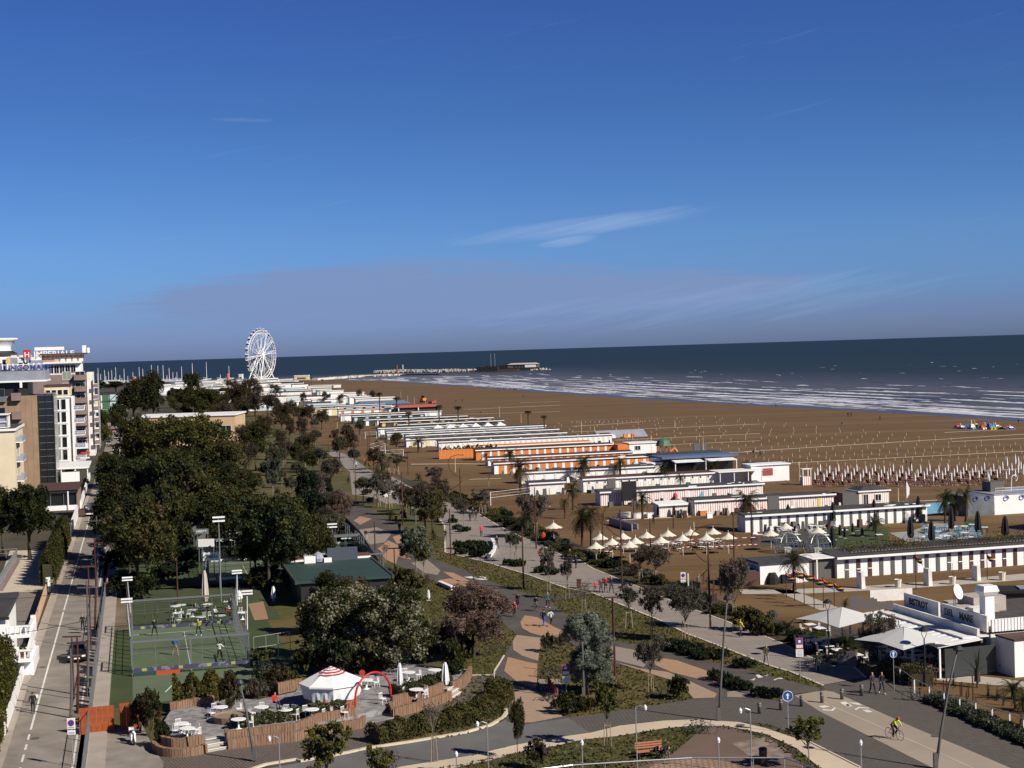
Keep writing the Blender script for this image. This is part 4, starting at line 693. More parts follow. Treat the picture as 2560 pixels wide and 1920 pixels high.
w_steel = mt('grey_steel', (.22, .23, .24), .4, metal=.5); w_lsteel = mt('pale_steel', (.45, .46, .47), .35, metal=.6); w_green = mt('green_panel', (.05, .14, .07), .6); w_teal = mt('teal_paint', (.022, .06, .052), .7, c2=(.03, .045, .04), scale=.5); w_lblue = mt('pale_blue_paint', (.44, .56, .57), .6)
w_yel = mt('yellow_paint', (.62, .48, .12), .6); w_lyel = mt('pale_yellow', (.66, .56, .30), .7); w_conc = mt('pale_concrete', (.36, .32, .27), .9, c2=(.42, .37, .31), scale=.8); w_terr = mt('terrace_beige', (.46, .39, .29), .9, c2=(.52, .44, .33), scale=.6)
w_black = mt('black_canvas', (.012, .012, .013), .85); w_canvas = mt('cream_canvas', (.62, .57, .47), .85); w_red2 = mt('dark_red_canvas', (.16, .025, .028), .8); w_brick = mt('terracotta', (.40, .15, .08), .8); w_blueroof = mt('blue_roofing', (.07, .12, .21), .7); w_redroof = mt('red_roofing', (.30, .07, .055), .8)
w_brd = mt('brown_door', (.075, .035, .028), .7); w_bl2 = mt('sky_blue_panel', (.12, .32, .46), .6)
# ---------------------------------------------------------------- hotels along the street
def house(name, label, s0, t0, w, d, h, m, roof=None, cat='hotel', z=0.):
 r = thing(name, label, cat, SS(s0, t0, z), CS); part(r, 'wall', (w, d, h), (w/2, d/2, 0), m);
 part(r, 'roof', (w+.3, d+.3, .3), (w/2, d/2, h+.003), roof or w_roof); return r
def win(par, x, y, z, w, h, face='f', m=None, frame=None, nm='window', bars=1):
 """window part with its frame as a sub-part; face f = towards -y, r = towards +x"""
 m = m or w_glass; frame = frame or w_metal
 if face == 'f': o = part(par, nm, (w, .06, h), (x, y-.02, z), m); b = MB();
 else: o = part(par, nm, (.06, w, h), (x+.02, y, z), m); b = MB()
 t = .09
 def bar(a, c, zz, hh):
  if face == 'f': b.box(((a+c)/2, -.05, zz), (c-a, .07, hh))
  else: b.box((.05, (a+c)/2, zz), (.07, c-a, hh))
 bar(-w/2, w/2, -t, t); bar(-w/2, w/2, h, t); bar(-w/2-t, -w/2, -t, h+2*t); bar(w/2, w/2+t, -t, h+2*t)
 for i in range(bars): x0 = -w/2+w*(i+1)/(bars+1); bar(x0-.03, x0+.03, 0, h)
 b.obj('frame', frame, o); return o
def balcony(par, x, y, z, w, d, m, rail=None, face='f', h=1.0):
 b = MB(); s = part(par, 'balcony', (w, d, .18) if face == 'f' else (d, w, .18), (x, y-d/2, z-.18) if face == 'f' else (x+d/2, y, z-.18), m)
 rm = rail or m
 if face == 'f': b.box((0, -d/2+.04, .18), (w, .08, h)); b.box((-w/2+.04, 0, .18), (.08, d-.16, h)); b.box((w/2-.04, 0, .18), (.08, d-.16, h))
 else: b.box((d/2-.04, 0, .18), (.08, w, h)); b.box((0, -w/2+.04, .18), (d-.16, .08, h)); b.box((0, w/2-.04, .18), (d-.16, .08, h))
 b.obj('railing', rm, s); return s
def rail(par, pts, z, h, m, n=None, name='railing'):
 b = MB(); pts = [Vector(p) for p in pts]
 for a, c in zip(pts[:-1], pts[1:]):
  L = (c-a).length; k = n or max(1, int(L/1.2))
  for zz in (h, h*.55): b.tube([a+Vector((0, 0, z+zz)), c+Vector((0, 0, z+zz))], .035, 4)
  for i in range(k+1): q = a.lerp(c, i/k); b.cyl(q+Vector((0, 0, z)), q+Vector((0, 0, z+h)), .03, n=4)
 return b.obj(name, m, par)
# cream hotel nearest the frame edge
A_ = house('cream_hotel', 'cream rendered hotel with a white glazed roof terrace at the left edge', 319, -62, 38.6, 24, 14.4, w_cream)
for k in range(3): balcony(A_, 38.6, 8+0*k, 4+3.9*k, 9, 1.3, w_clean, w_greyp, 'r'); win(A_, 38.6, 8, 4.05+3.9*k, 6, 2.3, 'r')
win(A_, 31.8, 0, 3.2, 5.5, 8.4, 'f', w_curt); part(A_, 'cornice', (39.2, .5, .45), (19.3, -.2, 14.2), w_clean); part(A_, 'cornice', (.5, 24, .45), (38.75, 12.3, 14.2), w_clean)
gf = MB(); gl = MB()
for x in [22+1.7*i for i in range(10)]: gf.box((x, 1, 14.7), (.16, .16, 2.6));
for z in (14.8, 15.9, 17.2): gf.box((29.6, 1, z), (15.5, .16, .16))
for y in (1, 4, 7): gf.box((37.3, y, 14.7), (.16, .16, 2.6))
gf.box((37.3, 4, 17.2), (.16, 6.2, .16)); gl.box((29.6, 4, 14.75), (15., 5.6, 2.3)); gf.box((29.6, 4, 17.36), (16, 7, .15))
gl.obj('glazing', w_greyp, A_); gf.obj('terrace_frame', w_clean, A_)
# tan brick hotel
B_ = thing('brick_hotel', 'tan brick hotel block with grey zinc attic and dark glass corner', 'hotel', SS(352, -62), CS)
part(B_, 'wall', (33.6, 18, 20.4), (24.4, 9.5, 0), w_tan); part(B_, 'recess', (31.4, 18, 3.2), (23.6, 10.3, 20.4), w_dark); part(B_, 'attic', (43., 18, 2.1), (21.7, 9, 23.75), w_greyp); part(B_, 'attic_edge', (43.4, 18.4, .35), (21.7, 9, 23.4), w_clean); part(B_, 'roof', (42, 17, .15), (21.5, 9, 25.85), w_roof)
gw = part(B_, 'glass_wall', (3.2, 16, 20.6), (42.9, 9.5, 0), w_glass)
for i in range(14): part(gw, 'mullion', (3.3, .08, .1), (0, -8.05, .8+1.5*i), w_steel)
for x in (-1.5, 0, 1.5): part(gw, 'mullion', (.1, .08, 20.5), (x, -8.12, 0), w_dark)
part(B_, 'side_glass', (.1, 15, 20.), (44.6, 9.5, .2), w_glass2)
for k in range(5): balcony(B_, 36.9, .5, 3.2+4.1*k, 2.0, 1.2, w_brown, h=1.5)
for k in range(5): win(B_, 31.8, .5, 3.0+4.1*k, 5.2, 2.6, 'f', w_glass, w_steel); balcony(B_, 31.5, .5, 3.0+4.1*k, 6.5, .8, w_steel, w_steel)
for x in (6, 14, 22, 30, 38.): part(B_, 'bracket', (.5, .6, 1.2), (x, -.1, 22.2), w_clean)
letters(B_, 'roof_sign', 'LUNGOMARE', 1.55, w_blue, (33.6, 3., 26.1), ext=.05, sx=1.12, lab='blue rooftop letters spelling LUNGOMARE')
sb = MB()
for i in range(9): sb.box((34+1.1*i, 3.2, 26.), (.3, .12, 1.5))
sb.box((38.4, 3.2, 27.2), (9.6, .1, .12)); sb.obj('sign_frame', w_clean, B_)
part(B_, 'chimney', (.65, .65, 3.0), (35.3, 4.5, 25.9), w_yel); part(B_, 'chimney', (.5, .5, 2.6), (34.3, 5.5, 25.9), w_roof)
ob = MB()
rq = random.Random(4)
for i in range(34): ob.box((20+rq.random()*22, 6+rq.random()*8, 25.95), (rq.uniform(.4, 2.4), rq.uniform(.4, 1.6), rq.uniform(.5, 3.)))
ob.obj('roof_plant', w_greyp, B_)
# cream and white hotel with bays
C_ = thing('white_bay_hotel', 'narrow cream and white hotel with tall curtained windows and rounded balconies', 'hotel', SS(403, -22), CS)
part(C_, 'wall', (6.6, 18, 18.6), (3.4, 9, 0), w_clean); part(C_, 'top_wall', (6.0, 16, 2.6), (3., 9, 18.9), w_cream); part(C_, 'roof', (6.6, 16.6, .3), (3.1, 9, 21.5), w_brd); part(C_, 'cornice', (6.9, .4, .3), (3.4, -.1, 18.6), w_clean)
for i in range(4): win(C_, .9+1.42*i, 1, 19.3, 1.05, 1.25, bars=0)
for k in range(5):
 z = 2.9+3.18*k
 win(C_, 2.3, 0, z, 2.5, 2.55, 'f', w_curt if k < 3 else w_glass, w_clean, bars=0); win(C_, 4.55, 0, z, 1.1, 2.55, 'f', w_glass, w_clean, bars=0)
 part(C_, 'floor_band', (5., .16, .3), (3.1, -.08, z-.42), w_clean)
 b = part(C_, 'balcony', (3.0, 6, .2), (8.0, 2.6, z-.35), w_clean); bb = MB(); bb.box((1.42, 0, .2), (.06, 6, .95)); bb.box((0, -2.97, .2), (2.9, .06, .95)); bb.obj('balcony_glass', w_greyp, b); rail(b, [(-1.4, -3, 0), (1.1, -3, 0), (1.5, -2.2, 0), (1.5, 3, 0)], .2, 1., w_clean)
 win(C_, 6.7, 3, z, 4.6, 2.4, 'r')
part(C_, 'pillar', (.55, .5, 18.6), (6.75, -.27, 0), w_clean); part(C_, 'lobby', (6.2, .3, 2.1), (3.4, -.2, 0), w_brd)
# brown hotel with box balconies
D_ = thing('brown_hotel', 'tall brown hotel with box balconies and a glazed white penthouse', 'hotel', SS(462, -27), CS)
part(D_, 'wall', (13.5, 20, 24.), (6.75, 10, 0), w_brown); part(D_, 'penthouse', (11., 16, 3.4), (6.8, 9, 21.9+2.1), w_clean); part(D_, 'side_wall', (1.7, 17, 24.4), (14.5, 11.5, 0), w_white); part(D_, 'upper_floor', (11.5, 13, 2.4), (6.9, 11.5, 27.4), w_pinkb); part(D_, 'roof', (13., 15, .35), (7.2, 11, 29.8), w_brd)
for i in range(6): win(D_, 2.3+1.55*i, 1, 24.4, 1.25, 2.3, bars=1)
part(D_, 'canopy', (10.6, 1.6, .5), (7.2, .4, 27.2), w_clean);
for k in range(7):
 z = 2.6+3.3*k
 balcony(D_, 11.9-.0*k, 0, z, 3.3, 1.7, w_brown if k else w_clean, h=1.35); win(D_, 11.9, 0, z+.1, 2.6, 2.2, bars=1)
 if k < 6: balcony(D_, 15.35, 4, z+.8, 5, 1.3, w_clean, w_brown, 'r'); win(D_, 15.35, 4, z+.9, 3.2, 2.2, 'r'); balcony(D_, 15.35, 12, z+.8, 5, 1.3, w_clean, w_clean, 'r')
 if k > 3: win(D_, 8.2, 0, z+.1, 2.4, 2.2, 'f', w_glass if k != 6 else w_curt)
for i in range(4): part(D_, 'column', (.14, .14, 22), (16.7, 1.6+5.5*i, 2), w_lsteel)
part(D_, 'chimney', (1.1, 1., 2.2), (13.2, 5, 30.1), w_clean); part(D_, 'chimney', (.7, .8, 1.5), (14.4, 5, 30.1), w_clean)
for i in range(5): part(D_, 'planter', (1.1, .8, .8), (5.5+1.7*i, 1.1, 27.72), w_clean if i else w_och)
rail(D_, [(1.2, 1.2, 0), (12.8, 1.2, 0)], 27.7, 2., w_lsteel)
# hotel with the rooftop name sign, further back
E_ = thing('sign_hotel', 'distant hotel roof carrying the IMPERIALE sign', 'hotel', SS(505, -42), CS)
part(E_, 'wall', (24, 14, 27.5), (12, 7, 0), w_brown); part(E_, 'roof', (24.4, 14.4, .3), (12, 7, 27.5), w_roof)
letters(E_, 'roof_sign', 'IMPERIALE', 2.35, w_clean, (11.6, 1.2, 29.6), ext=.08, sx=1.16, lab='white rooftop letters spelling IMPERIALE'); part(E_, 'sign_board', (2.3, .4, 2.6), (9.6, 1.4, 29.2), w_red); letters(E_, 'sign_letter', 'H', 2.3, w_clean, (8.75, 1.15, 29.5), ext=.05)
for i in range(3):
 o = link('sign_star', MB().lathe((0, 0, 0), [(.02, 0), (.28, .02), (.28, .12), (.02, .14)], 8).mesh('sign_star', w_clean), E_, (21.4+1.15*i, 1.2, 28.9)); o.rotation_euler = (math.pi/2, 0, 0)
sf = MB()
for i in range(12): sf.box((10.8+1.1*i, 1.6, 27.7), (.14, .14, 2.6))
sf.box((16.4, 1.6, 29.3), (13.5, .15, .2)); sf.box((16.4, 1.6, 31.5), (9, .2, 1.)); sf.obj('sign_frame', w_clean, E_)
ob = MB()
for i in range(30): ob.box((rq.random()*16, 1+rq.random()*10, 27.8), (rq.uniform(.5, 3), .8, rq.uniform(.5, 2.6)))
ob.obj('roof_plant', w_white, E_)
# round tower
c0 = GD('s', -16, 900, 520); T_ = thing('round_hotel_tower', 'round hotel tower top with a flared white crown at the left edge', 'hotel', (c0.x, c0.y, 0))
MB().lathe((0, 0, 0), [(6.6, 0), (6.6, 24.5)], 28).obj('wall', w_white, T_, smooth=False); MB().lathe((0, 0, 0), [(6.2, 27.), (6.2, 29.8)], 28).obj('glazing', w_glass2, T_)
MB().lathe((0, 0, 0), [(6.4, 31.8), (5.6, 32.6), (6., 33.8), (7.2, 35.2), (8.1, 35.8), (8.1, 36.2), (7.6, 36.25)], 28).obj('crown', w_clean, T_, smooth=True)
MB().lathe((0, 0, 0), [(8., 24.6), (8.3, 24.8), (8.3, 25.6), (6.3, 25.7), (6.3, 27.)], 28).obj('slab', w_clean, T_); MB().lathe((0, 0, 0), [(8.2, 28.9), (8.5, 29.1), (8.5, 29.9), (6.2, 30.)], 28).obj('slab', w_clean, T_); MB().lathe((0, 0, 0), [(6.1, 29.8), (8., 31.0), (6.3, 32.)], 28).obj('awning', w_dark, T_)
# green scaffold-clad building
S_ = thing('green_clad_building', 'building behind dark scaffolding with green and white sheeting', 'building', SS(680, -14.2), CS)
part(S_, 'wall', (7.4, 9, 13.2), (3.7, 5, 0), w_white)
for k in range(4):
 part(S_, 'sheet', (2.5, .1, 2.9), (2.2, .3, .6+3.3*k), w_green); part(S_, 'sheet', (2.5, .1, 2.9), (5.2, .3, .6+3.3*k), w_lblue if k else w_green)
fr = MB()
for x in (0, 3.7, 7.4): fr.box((x, 0, 0), (.22, .22, 13.9)); fr.box((x, 9.6, 0), (.22, .22, 13.9))
for k in range(5): fr.box((3.7, 0, 3.4*k+.2), (7.6, .22, .22));
for k in range(4): fr.cyl((3.7, -.1, 3.4*k+.3), (7.4, -.1, 3.4*k+3.5), .12, n=4)
fr.obj('scaffold', w_dark, S_); part(S_, 'roof', (7.6, 9.5, .3), (3.7, 5, 13.2), w_roof)
# veranda, canopies, walls by the street
V_ = thing('glazed_veranda', 'dark flat-roofed glazed veranda beside the street', 'veranda', SS(296.5, -18), CS)
part(V_, 'wall', (6.9, 10, 3.6), (3.5, 5.4, 0), w_glass); part(V_, 'roof', (7.6, 12, .6), (3.6, 5.6, 3.75), w_brd); part(V_, 'fascia', (7.3, .2, .5), (3.55, -.1, 3.22), w_dark)
for x in (.1, 2.2, 4.6, 6.9): part(V_, 'post', (.14, .14, 3.6), (x, .2, 0), w_steel)
part(V_, 'post', (.22, .22, 3.5), (5.4, -.5, 0), w_clean); part(V_, 'side_wall', (.4, 10, 3.4), (7.2, 5.5, 0), w_brown); part(V_, 'plinth', (7., .3, .9), (3.5, -.2, 0), w_clean)
o = thing('curved_canopy', 'small curved white canopy beside the dark veranda', 'canopy', SS(299, -20.5), CS); part(o, 'roof', (2.6, 3, .3), (0, 0, 3.6), w_clean); part(o, 'wall', (.3, 2.6, 3.6), (1.1, 0, 0), w_clean); part(o, 'wall', (.3, 2.6, 3.6), (-1.1, 0, 0), w_clean)
o = thing('entrance_canopy', 'white flat canopy at the foot of the white hotel', 'canopy', SS(364, -19.8), CS); part(o, 'roof', (9., 22, .35), (4.6, 11, 3.1), w_clean); part(o, 'wall', (4., .3, 2.4), (5., .3, 0), w_clean)
for x in (.3, 3, 8.8): part(o, 'post', (.2, .2, 3.1), (x, .3, 0), w_clean)
for i in range(3): part(o, 'awning', (2.2, 2.5, .25), (7.4, 26+4*i, 2.6+i*1.), w_red if i != 1 else w_clean)
# white building at street end, row of low things beyond
for i, (s_, t_, w, d, h, m) in enumerate([(545, -17, 6, 12, 5, w_clean), (600, -14, 5, 10, 4.4, w_brown), (740, -20, 12, 14, 6, w_clean), (800, -30, 14, 14, 8, w_cream), (860, -12, 8, 12, 5, w_clean)]):
 o = house('street_building', ['low white building beyond the brown hotel', 'low brown kiosk at the far end of the street', 'white villa behind the far street trees', 'cream villa behind the far street trees', 'small white block at the very end of the street'][i], s_, t_, w, d, h, m, cat='building')
 for k in range(2): win(o, w*(.3+.4*k), 0, h*.35, w*.2, h*.3)
# garden walls
def wall(name, label, pts, th, h, m, cap=None, cat='wall', z=0.):
 r = thing(name, label, cat); MB().strip(pts, th, z, z+h).obj('wall', m, r)
 if cap: MB().strip(pts, th+.08, z+h+.002, z+h+.1).obj('coping', cap, r)
 return r
wall('street_wall', 'long white garden wall along the street beside the dark evergreen', [SS(283, -10.5), SS(262, -10.5), SS(236, -10.5), SS(214, -10.7)], .35, 1.9, w_clean)
wall('street_wall', 'low white wall continuing past the glazed veranda', [SS(375, -10.9), SS(330, -10.7), SS(298, -10.5)], .35, 1.3, w_clean)
wall('pink_wall', 'low pinkish garden wall under the clipped hedge', [SS(214, -10.7), SS(193, -10.6)], .5, .8, w_terr)
o = wall('orange_fence', 'ochre board fence between the street and the hotel yard', [SS(191, -10.9), SS(178, -10.8), SS(164, -10.7)], .12, 1.35, w_och)
for s_ in (191.6, 163.4): part(o, 'gate_post', (.5, .5, 1.7), SS(s_, -10.8), w_clean, CS)
wall('railing_wall', 'low white wall with railing beside the street below the balconies', [SS(163, -10.6), SS(150, -10.4), SS(128, -10.2), SS(118, -10.2)], .25, 1.0, w_clean)
sheet('hotel_yard', [[SS(192, -11.2), SS(192.5, -17), SS(236, -18.5), SS(234, -13.5)]], .05, w_terr); sheet('car_park', [[SS(140, -11.2), SS(140, -24), SS(192.4, -24), SS(192, -11.2)]], .04, mat('car_park_asphalt', (.17, .14, .12), .9, (.21, .175, .15), .5))
o = thing('glass_balustrade', 'glass balustrade of a raised terrace at the left edge', 'balustrade', G('s', 42, 1395, 3.)); a = G('s', 42, 1372, 4.); b = G('s', -2, 1440, 4.); o.location = (a.x, a.y, 0); q = b-a
d1 = MB(); d1.quad((0, 0, 2.9), (q.x, q.y, 2.9), (q.x, q.y, 3.95), (0, 0, 3.95)); d1.obj('glass', w_glass2, o); rail(o, [(0, 0, 0), (q.x, q.y, 0)], 2.9, 1.1, w_lsteel); rail(o, [(-9, -2.3, 0), (0, 0, 0)], 2.9, 1.1, w_lsteel); MB().strip([(0, 0), (q.x, q.y)], .6, 2.3, 2.9).obj('slab', w_brown, o)
# white house with balustrades, bottom left
c = G('s', 13, 1541, 5.2); H_ = thing('white_house', 'white house with flat dark roof and balustraded balconies by the street', 'house', (c.x, c.y, 0), CS)
part(H_, 'wall', (12, 12, 5.2), (-6, 6, 0), w_clean); part(H_, 'roof', (12.6, 12.6, .35), (-6, 6.1, 5.2), w_roof); part(H_, 'gutter', (12.7, .2, .25), (-6, -.35, 4.95), w_dark); win(H_, -2.2, 0, 2.8, 1.2, 1.7)
for z, d, w in ((3.2, 4., 2.1), (1.4, 4.5, 2.3)):
 s_ = part(H_, 'terrace', (w, d, .3), (w/2, d/2+(0 if z > 2 else -2), z), w_clean); bl = MB(); bl.box((0, -d/2+.1, .95), (w, .22, .14)); bl.box((w/2-.1, 0, .95), (.22, d, .14))
 for i in range(int(w/.45)): bl.cyl((-w/2+.3+.45*i, -d/2+.1, .3), (-w/2+.3+.45*i, -d/2+.1, .95), .09, .07, 6)
 for i in range(int(d/.5)): bl.cyl((w/2-.1, -d/2+.3+.5*i, .3), (w/2-.1, -d/2+.3+.5*i, .95), .09, .07, 6)
 bl.obj('balustrade', w_clean, s_)
part(H_, 'lower_wall', (2.2, 8, 1.2), (1.2, 3, 0), w_clean)
o = thing('terracotta_pot', 'terracotta pot standing on the white balcony', 'plant pot', H_.matrix_world @ Vector((2.6, -1.1, 1.5)) if False else SS(0, 0));
bpy.context.view_layer.update(); o.location = H_.matrix_world @ Vector((1.5, -1.2, 1.7)); MB().lathe((0, 0, 0), [(.22, 0), (.36, .5), (.4, .55)], 10).obj('pot', w_brick, o);
me, _ = crown('leaves', [(0, 0, .8, .35, .35, .35)], 150, .14, [m_l_mid], 9); link('leaves', me, o)
# ---------------------------------------------------------------- ochre hall, clubhouse
c = G('s', 590, 1110); q = Vector((-.80, .60, 0)); hz = math.atan2(-.035, 1)
O_ = thing('ochre_hall', 'long low ochre hall with a flat white-edged roof among the trees', 'building', (c.x, c.y, 0), .03)
h_ = hgt(c, 's', 1038); part(O_, 'wall', (32, 22, h_), (-16, 11, 0), w_och); part(O_, 'roof', (32.8, 22.8, .45), (-16, 11, h_+.003), w_clean)
for i in range(5): win(O_, -3-6*i, 0, h_*.35, 3.2, h_*.3)
K_ = thing('green_clubhouse', 'dark timber clubhouse with a teal flat roof behind the blossoming tree', 'building', (-23.9, 165.6, 0), CS)
for nm, d, l, m in [('wall', (9.5, 15, 2.6), (5.2, 7.8, 0), w_dark), ('roof', (10.4, 16.6, .25), (5.2, 8.2, 2.65), w_teal), ('eave', (10.6, .4, .4), (5.2, 16.2, 2.7), w_clean), ('edge', (.25, 16.8, .4), (-.1, 8.2, 2.6), w_roof), ('edge', (.25, 16.8, .4), (10.5, 8.2, 2.6), w_roof)]: part(K_, nm, d, l, m)
part(K_, 'back_wall', (10.4, .3, .6), (5.2, 16.6, 2.9), w_brd); part(K_, 'screen', (3.6, .2, 1.5), (7.0, 15.4, 2.9), mt('smoked_screen', (.07, .08, .10), .3))
ac = part(K_, 'rooftop_unit', (1.3, .9, .8), (3., 14.5, 2.9), w_clean); MB().lathe((0, 0, 0), [(.02, 0), (.6, .1), (.7, .5), (.5, 1.), (.1, 1.25)], 10).obj('cowl', w_greyp, K_, (4., 14.6, 2.9)); part(K_, 'rooftop_unit', (.9, .6, .5), (5.1, 14.3, 2.9), w_clean)
# ---------------------------------------------------------------- bathing cabins
def stripes(name, a, b, w):
 m = D.materials.new(name); m.use_nodes = True; t = m.node_tree; p = t.nodes['Principled BSDF']; p.inputs['Roughness'].default_value = .7
 tc = t.nodes.new('ShaderNodeTexCoord'); sp = t.nodes.new('ShaderNodeSeparateXYZ'); t.links.new(tc.outputs['Object'], sp.inputs[0])
 f = nmath(t, 'GREATER_THAN', nmath(t, 'FRACT', nmath(t, 'MULTIPLY', nmath(t, 'ADD', sp.outputs[0], 200.03), 1/w)), .7); t.links.new(nmix(t, f, a, b), p.inputs['Base Color']); return m
w_str = stripes('red_striped_boards', (.76, .73, .70), (.44, .15, .10), .40); w_stro = stripes('pale_striped_boards', (.74, .72, .68), (.50, .40, .30), .34)
w_ivory = mt('ivory_paint', (.66, .62, .54), .7); w_shut = mt('grey_shutter', (.10, .095, .09), .7); w_lat = mt('pergola_wood', (.16, .13, .11), .9, c2=(.24, .2, .17), scale=2.)
def cabinrow(label, s, t0, t1, depth, h, wm, dm, pitch=1.42, dw=.5, roofm=None, fascia=None, arch=False, dframe=None, slope=.25, over=.35, junk=0, seed=0, vent=False):
 L = t1-t0; r = thing('cabin_row', label, 'beach cabins', ST(s, t0), CA, 'rows of bathing cabins'); rg = random.Random(seed+int(s))
 part(r, 'wall', (L, depth, h), (L/2, depth/2, 0), wm)
 b = MB(); b.add([(-.2, -over, h-.05), (L+.2, -over, h-.05), (L+.2, depth+.2, h+slope), (-.2, depth+.2, h+slope), (-.2, -over, h+.08), (L+.2, -over, h+.08), (L+.2, depth+.2, h+slope+.13), (-.2, depth+.2, h+slope+.13)], [(3, 2, 1, 0), (4, 5, 6, 7), (0, 1, 5, 4), (1, 2, 6, 5), (2, 3, 7, 6), (3, 0, 4, 7)])
 rf = b.obj('roof', roofm or w_roof, r); part(r, 'fascia', (L+.5, .06, .26), (L/2, -over-.05, h-.10), fascia or w_clean)
 n = int(L/pitch)
 for i in range(n):
  x = pitch*(i+.5)+(L-n*pitch)/2; m = dm[i % len(dm)] if isinstance(dm, list) else dm
  if m is None: continue
  d = part(r, 'door', (dw, .07, h*.86), (x, -.02, .05), m)
  if dframe and rg.random() < .5: part(d, 'rail', (dw, .05, .1), (0, -.05, h*.36), dframe)
  if vent: part(d, 'vent', (.26, .04, .3), (dw*.0, -.06, h*.66), w_dark)
 if arch:
  a = MB()
  for i in range(n+1):
   x = pitch*i+(L-n*pitch)/2; a.add([(x-pitch*.32, -.12, h-.32), (x+pitch*.32, -.12, h-.32), (x+pitch*.18, -.12, h-.02), (x-pitch*.18, -.12, h-.02)], [(0, 1, 2, 3)])
   a.add([(x-.03, -.2, 0), (x+.03, -.2, 0), (x+.03, -.2, h*.7), (x-.03, -.2, h*.7)], [(0, 1, 2, 3)])
  a.obj('scalloped_trim', roofm and w_clean or w_clean, r)
 j = MB()
 for i in range(0 if s < 170 else int(L*.9)): q = rg.uniform(.3, L-.3); w_ = rg.uniform(.3, 1.1); j.box((q, -rg.uniform(.7, 3.2), 0), (w_, rg.uniform(.3, .9), rg.uniform(.3, 1.3)), rg.uniform(-.5, .5), m=rg.choice([0, 0, 0, 1, 2, 3]), taper=rg.uniform(.4, 1.))
 o = j.obj('stacked_clutter', [w_shut, w_white, w_lat, w_brd], r); o['kind'] = 'stuff'
 if junk:
  j = MB()
  for i in range(junk): j.box((rg.uniform(.5, L-.5), rg.uniform(.3, depth-.3), h+.12), (rg.uniform(.3, 2.), rg.uniform(.15, .5), rg.uniform(.06, .22)), rg.uniform(-.2, .2))
  j.obj('roof_clutter', w_clean, r)
 return r
R1 = cabinrow('nearest white cabin row with grey shutters and brown doors, pergola roof behind', 160.5, 78.9, 135, 4, 2.35, w_clean, [w_shut, w_shut, w_shut, w_shut, w_shut], 1.45, .5, over=.6, dframe=w_clean)
# right half of that row has dark brown doors
for i, ch in enumerate([c for c in R1.children if c.name.startswith('door')]):
 if i >= 10: ch.data = bxme((.5, .07, 2.35*.86), w_brd)
 if i in (1, 2): ch.data = bxme((.5, .07, 2.35*.86), w_brd)
pg = MB()
for i in range(120): pg.box((3+i*.42, 3.4, 2.75), (.09, 4.6, .09))
for y in (1.4, 3.4, 5.6): pg.box((29, y, 2.64), (53, .12, .1))
pg.obj('pergola_slats', w_lat, R1); me, _ = crown('climber', [(10, 3, 2.8, 8, 1.5, .2), (22, 2.5, 2.8, 8, 1.2, .2)], 2500, .16, [m_l_mid, m_l_bright], 77); link('climbing_plants', me, R1)
for i in range(7):
 o = part(R1, 'solar_panel', (1.7, 2.6, .06), (35.+1.85*i, 1.4, 3.05), mt('solar_panel', (.012, .014, .025), .2)); o.rotation_euler[0] = .25
o = thing('utility_hut', 'plain white utility hut at the left end of the nearest cabin row', 'hut', ST(160., 69.2), CA); part(o, 'wall', (6, 4, 2.3), (3, 2, 0), w_clean); part(o, 'roof', (6.6, 4.6, .2), (3, 2, 2.35), w_roof); part(o, 'side_wall', (3.2, 4, 1.5), (-1.7, 2, 0), w_brd); o2 = part(o, 'side_roof', (3., 3.6, .7), (-1.7, 2, 1.5), w_roof, taper=.4)
o = thing('grey_entrance', 'grey recessed entrance between the white hut and the cabins', 'shed', ST(161, 75.6), CA); part(o, 'wall', (3.1, 3.5, 2.2), (1.6, 1.8, 0), w_shut); part(o, 'post', (.14, .14, 2.3), (.9, -.3, 0), w_clean); part(o, 'roof', (3.2, 4, .12), (1.6, 1.6, 2.35), w_clean)
R2 = cabinrow('white cabin row with dark doorways facing the turf terrace', 205, 86.6, 115.6, 3, 2.35, w_clean, w_shut, 1.42, .42, over=.5, junk=8)
cabinrow('red and white striped cabins with scalloped trim behind the black-door row', 227.5, 97.3, 111.6, 3, 2.3, w_str, [None, None, w_yel, None, w_str], 1.5, .6, arch=True, junk=5)
cabinrow('short striped cabin block with faded lettering beside the shaggy palm', 229.5, 82.4, 87.2, 3, 1.9, w_stro, None, 1.5, .5, roofm=w_clean)
cabinrow('pink-striped cabins between the volleyball court and the dome tents', 229., 88.2, 96.9, 3, 2.3, w_str, None, 1.45, .6, arch=True, junk=3)
cabinrow('striped cabin row with colourful beach toys in front', 251, 79.5, 109.5, 3, 2.3, w_str, [None, w_stro, None], 1.5, .8, junk=10)
cabinrow('ivory cabin row with small black vents and scalloped eaves', 276.3, 84.2, 110.4, 3, 2.4, w_clean, w_ivory, 1.6, .75, arch=True, vent=True, roofm=w_brd)
cabinrow('weathered white cabins behind the sand volleyball court', 275.8, 73.6, 80.3, 3, 2.2, w_white, None, 1.5, .7)
cabinrow('long plain white cabin row behind the arched cabins', 301, 78.5, 107.5, 3, 2.2, w_clean, [w_ivory, None], 1.1, .5, junk=6)
cabinrow('near orange and white cabin row', 327.5, 79.5, 117, 3, 2.3, w_clean, w_orange, 1.9, 1.25, roofm=w_brd, junk=5)
cabinrow('middle orange and white cabin row with lettering roofs', 352, 84, 120, 3, 1.7, w_clean, w_orange, 1.9, 1.1, roofm=w_brd)
cabinrow('tall orange cabin row with white pilasters', 371, 85.5, 121, 3, 2.5, w_orange, w_clean, 2., .55, roofm=w_brd)
cabinrow('rear orange cabin row under a thin white fascia', 392, 88, 122, 3, 2., w_clean, w_orange, 2., 1.2, roofm=w_orange)
o = thing('orange_fence', 'plain orange board fence at the inland end of the orange cabins', 'fence', ST(382.5, 78.5), CA)
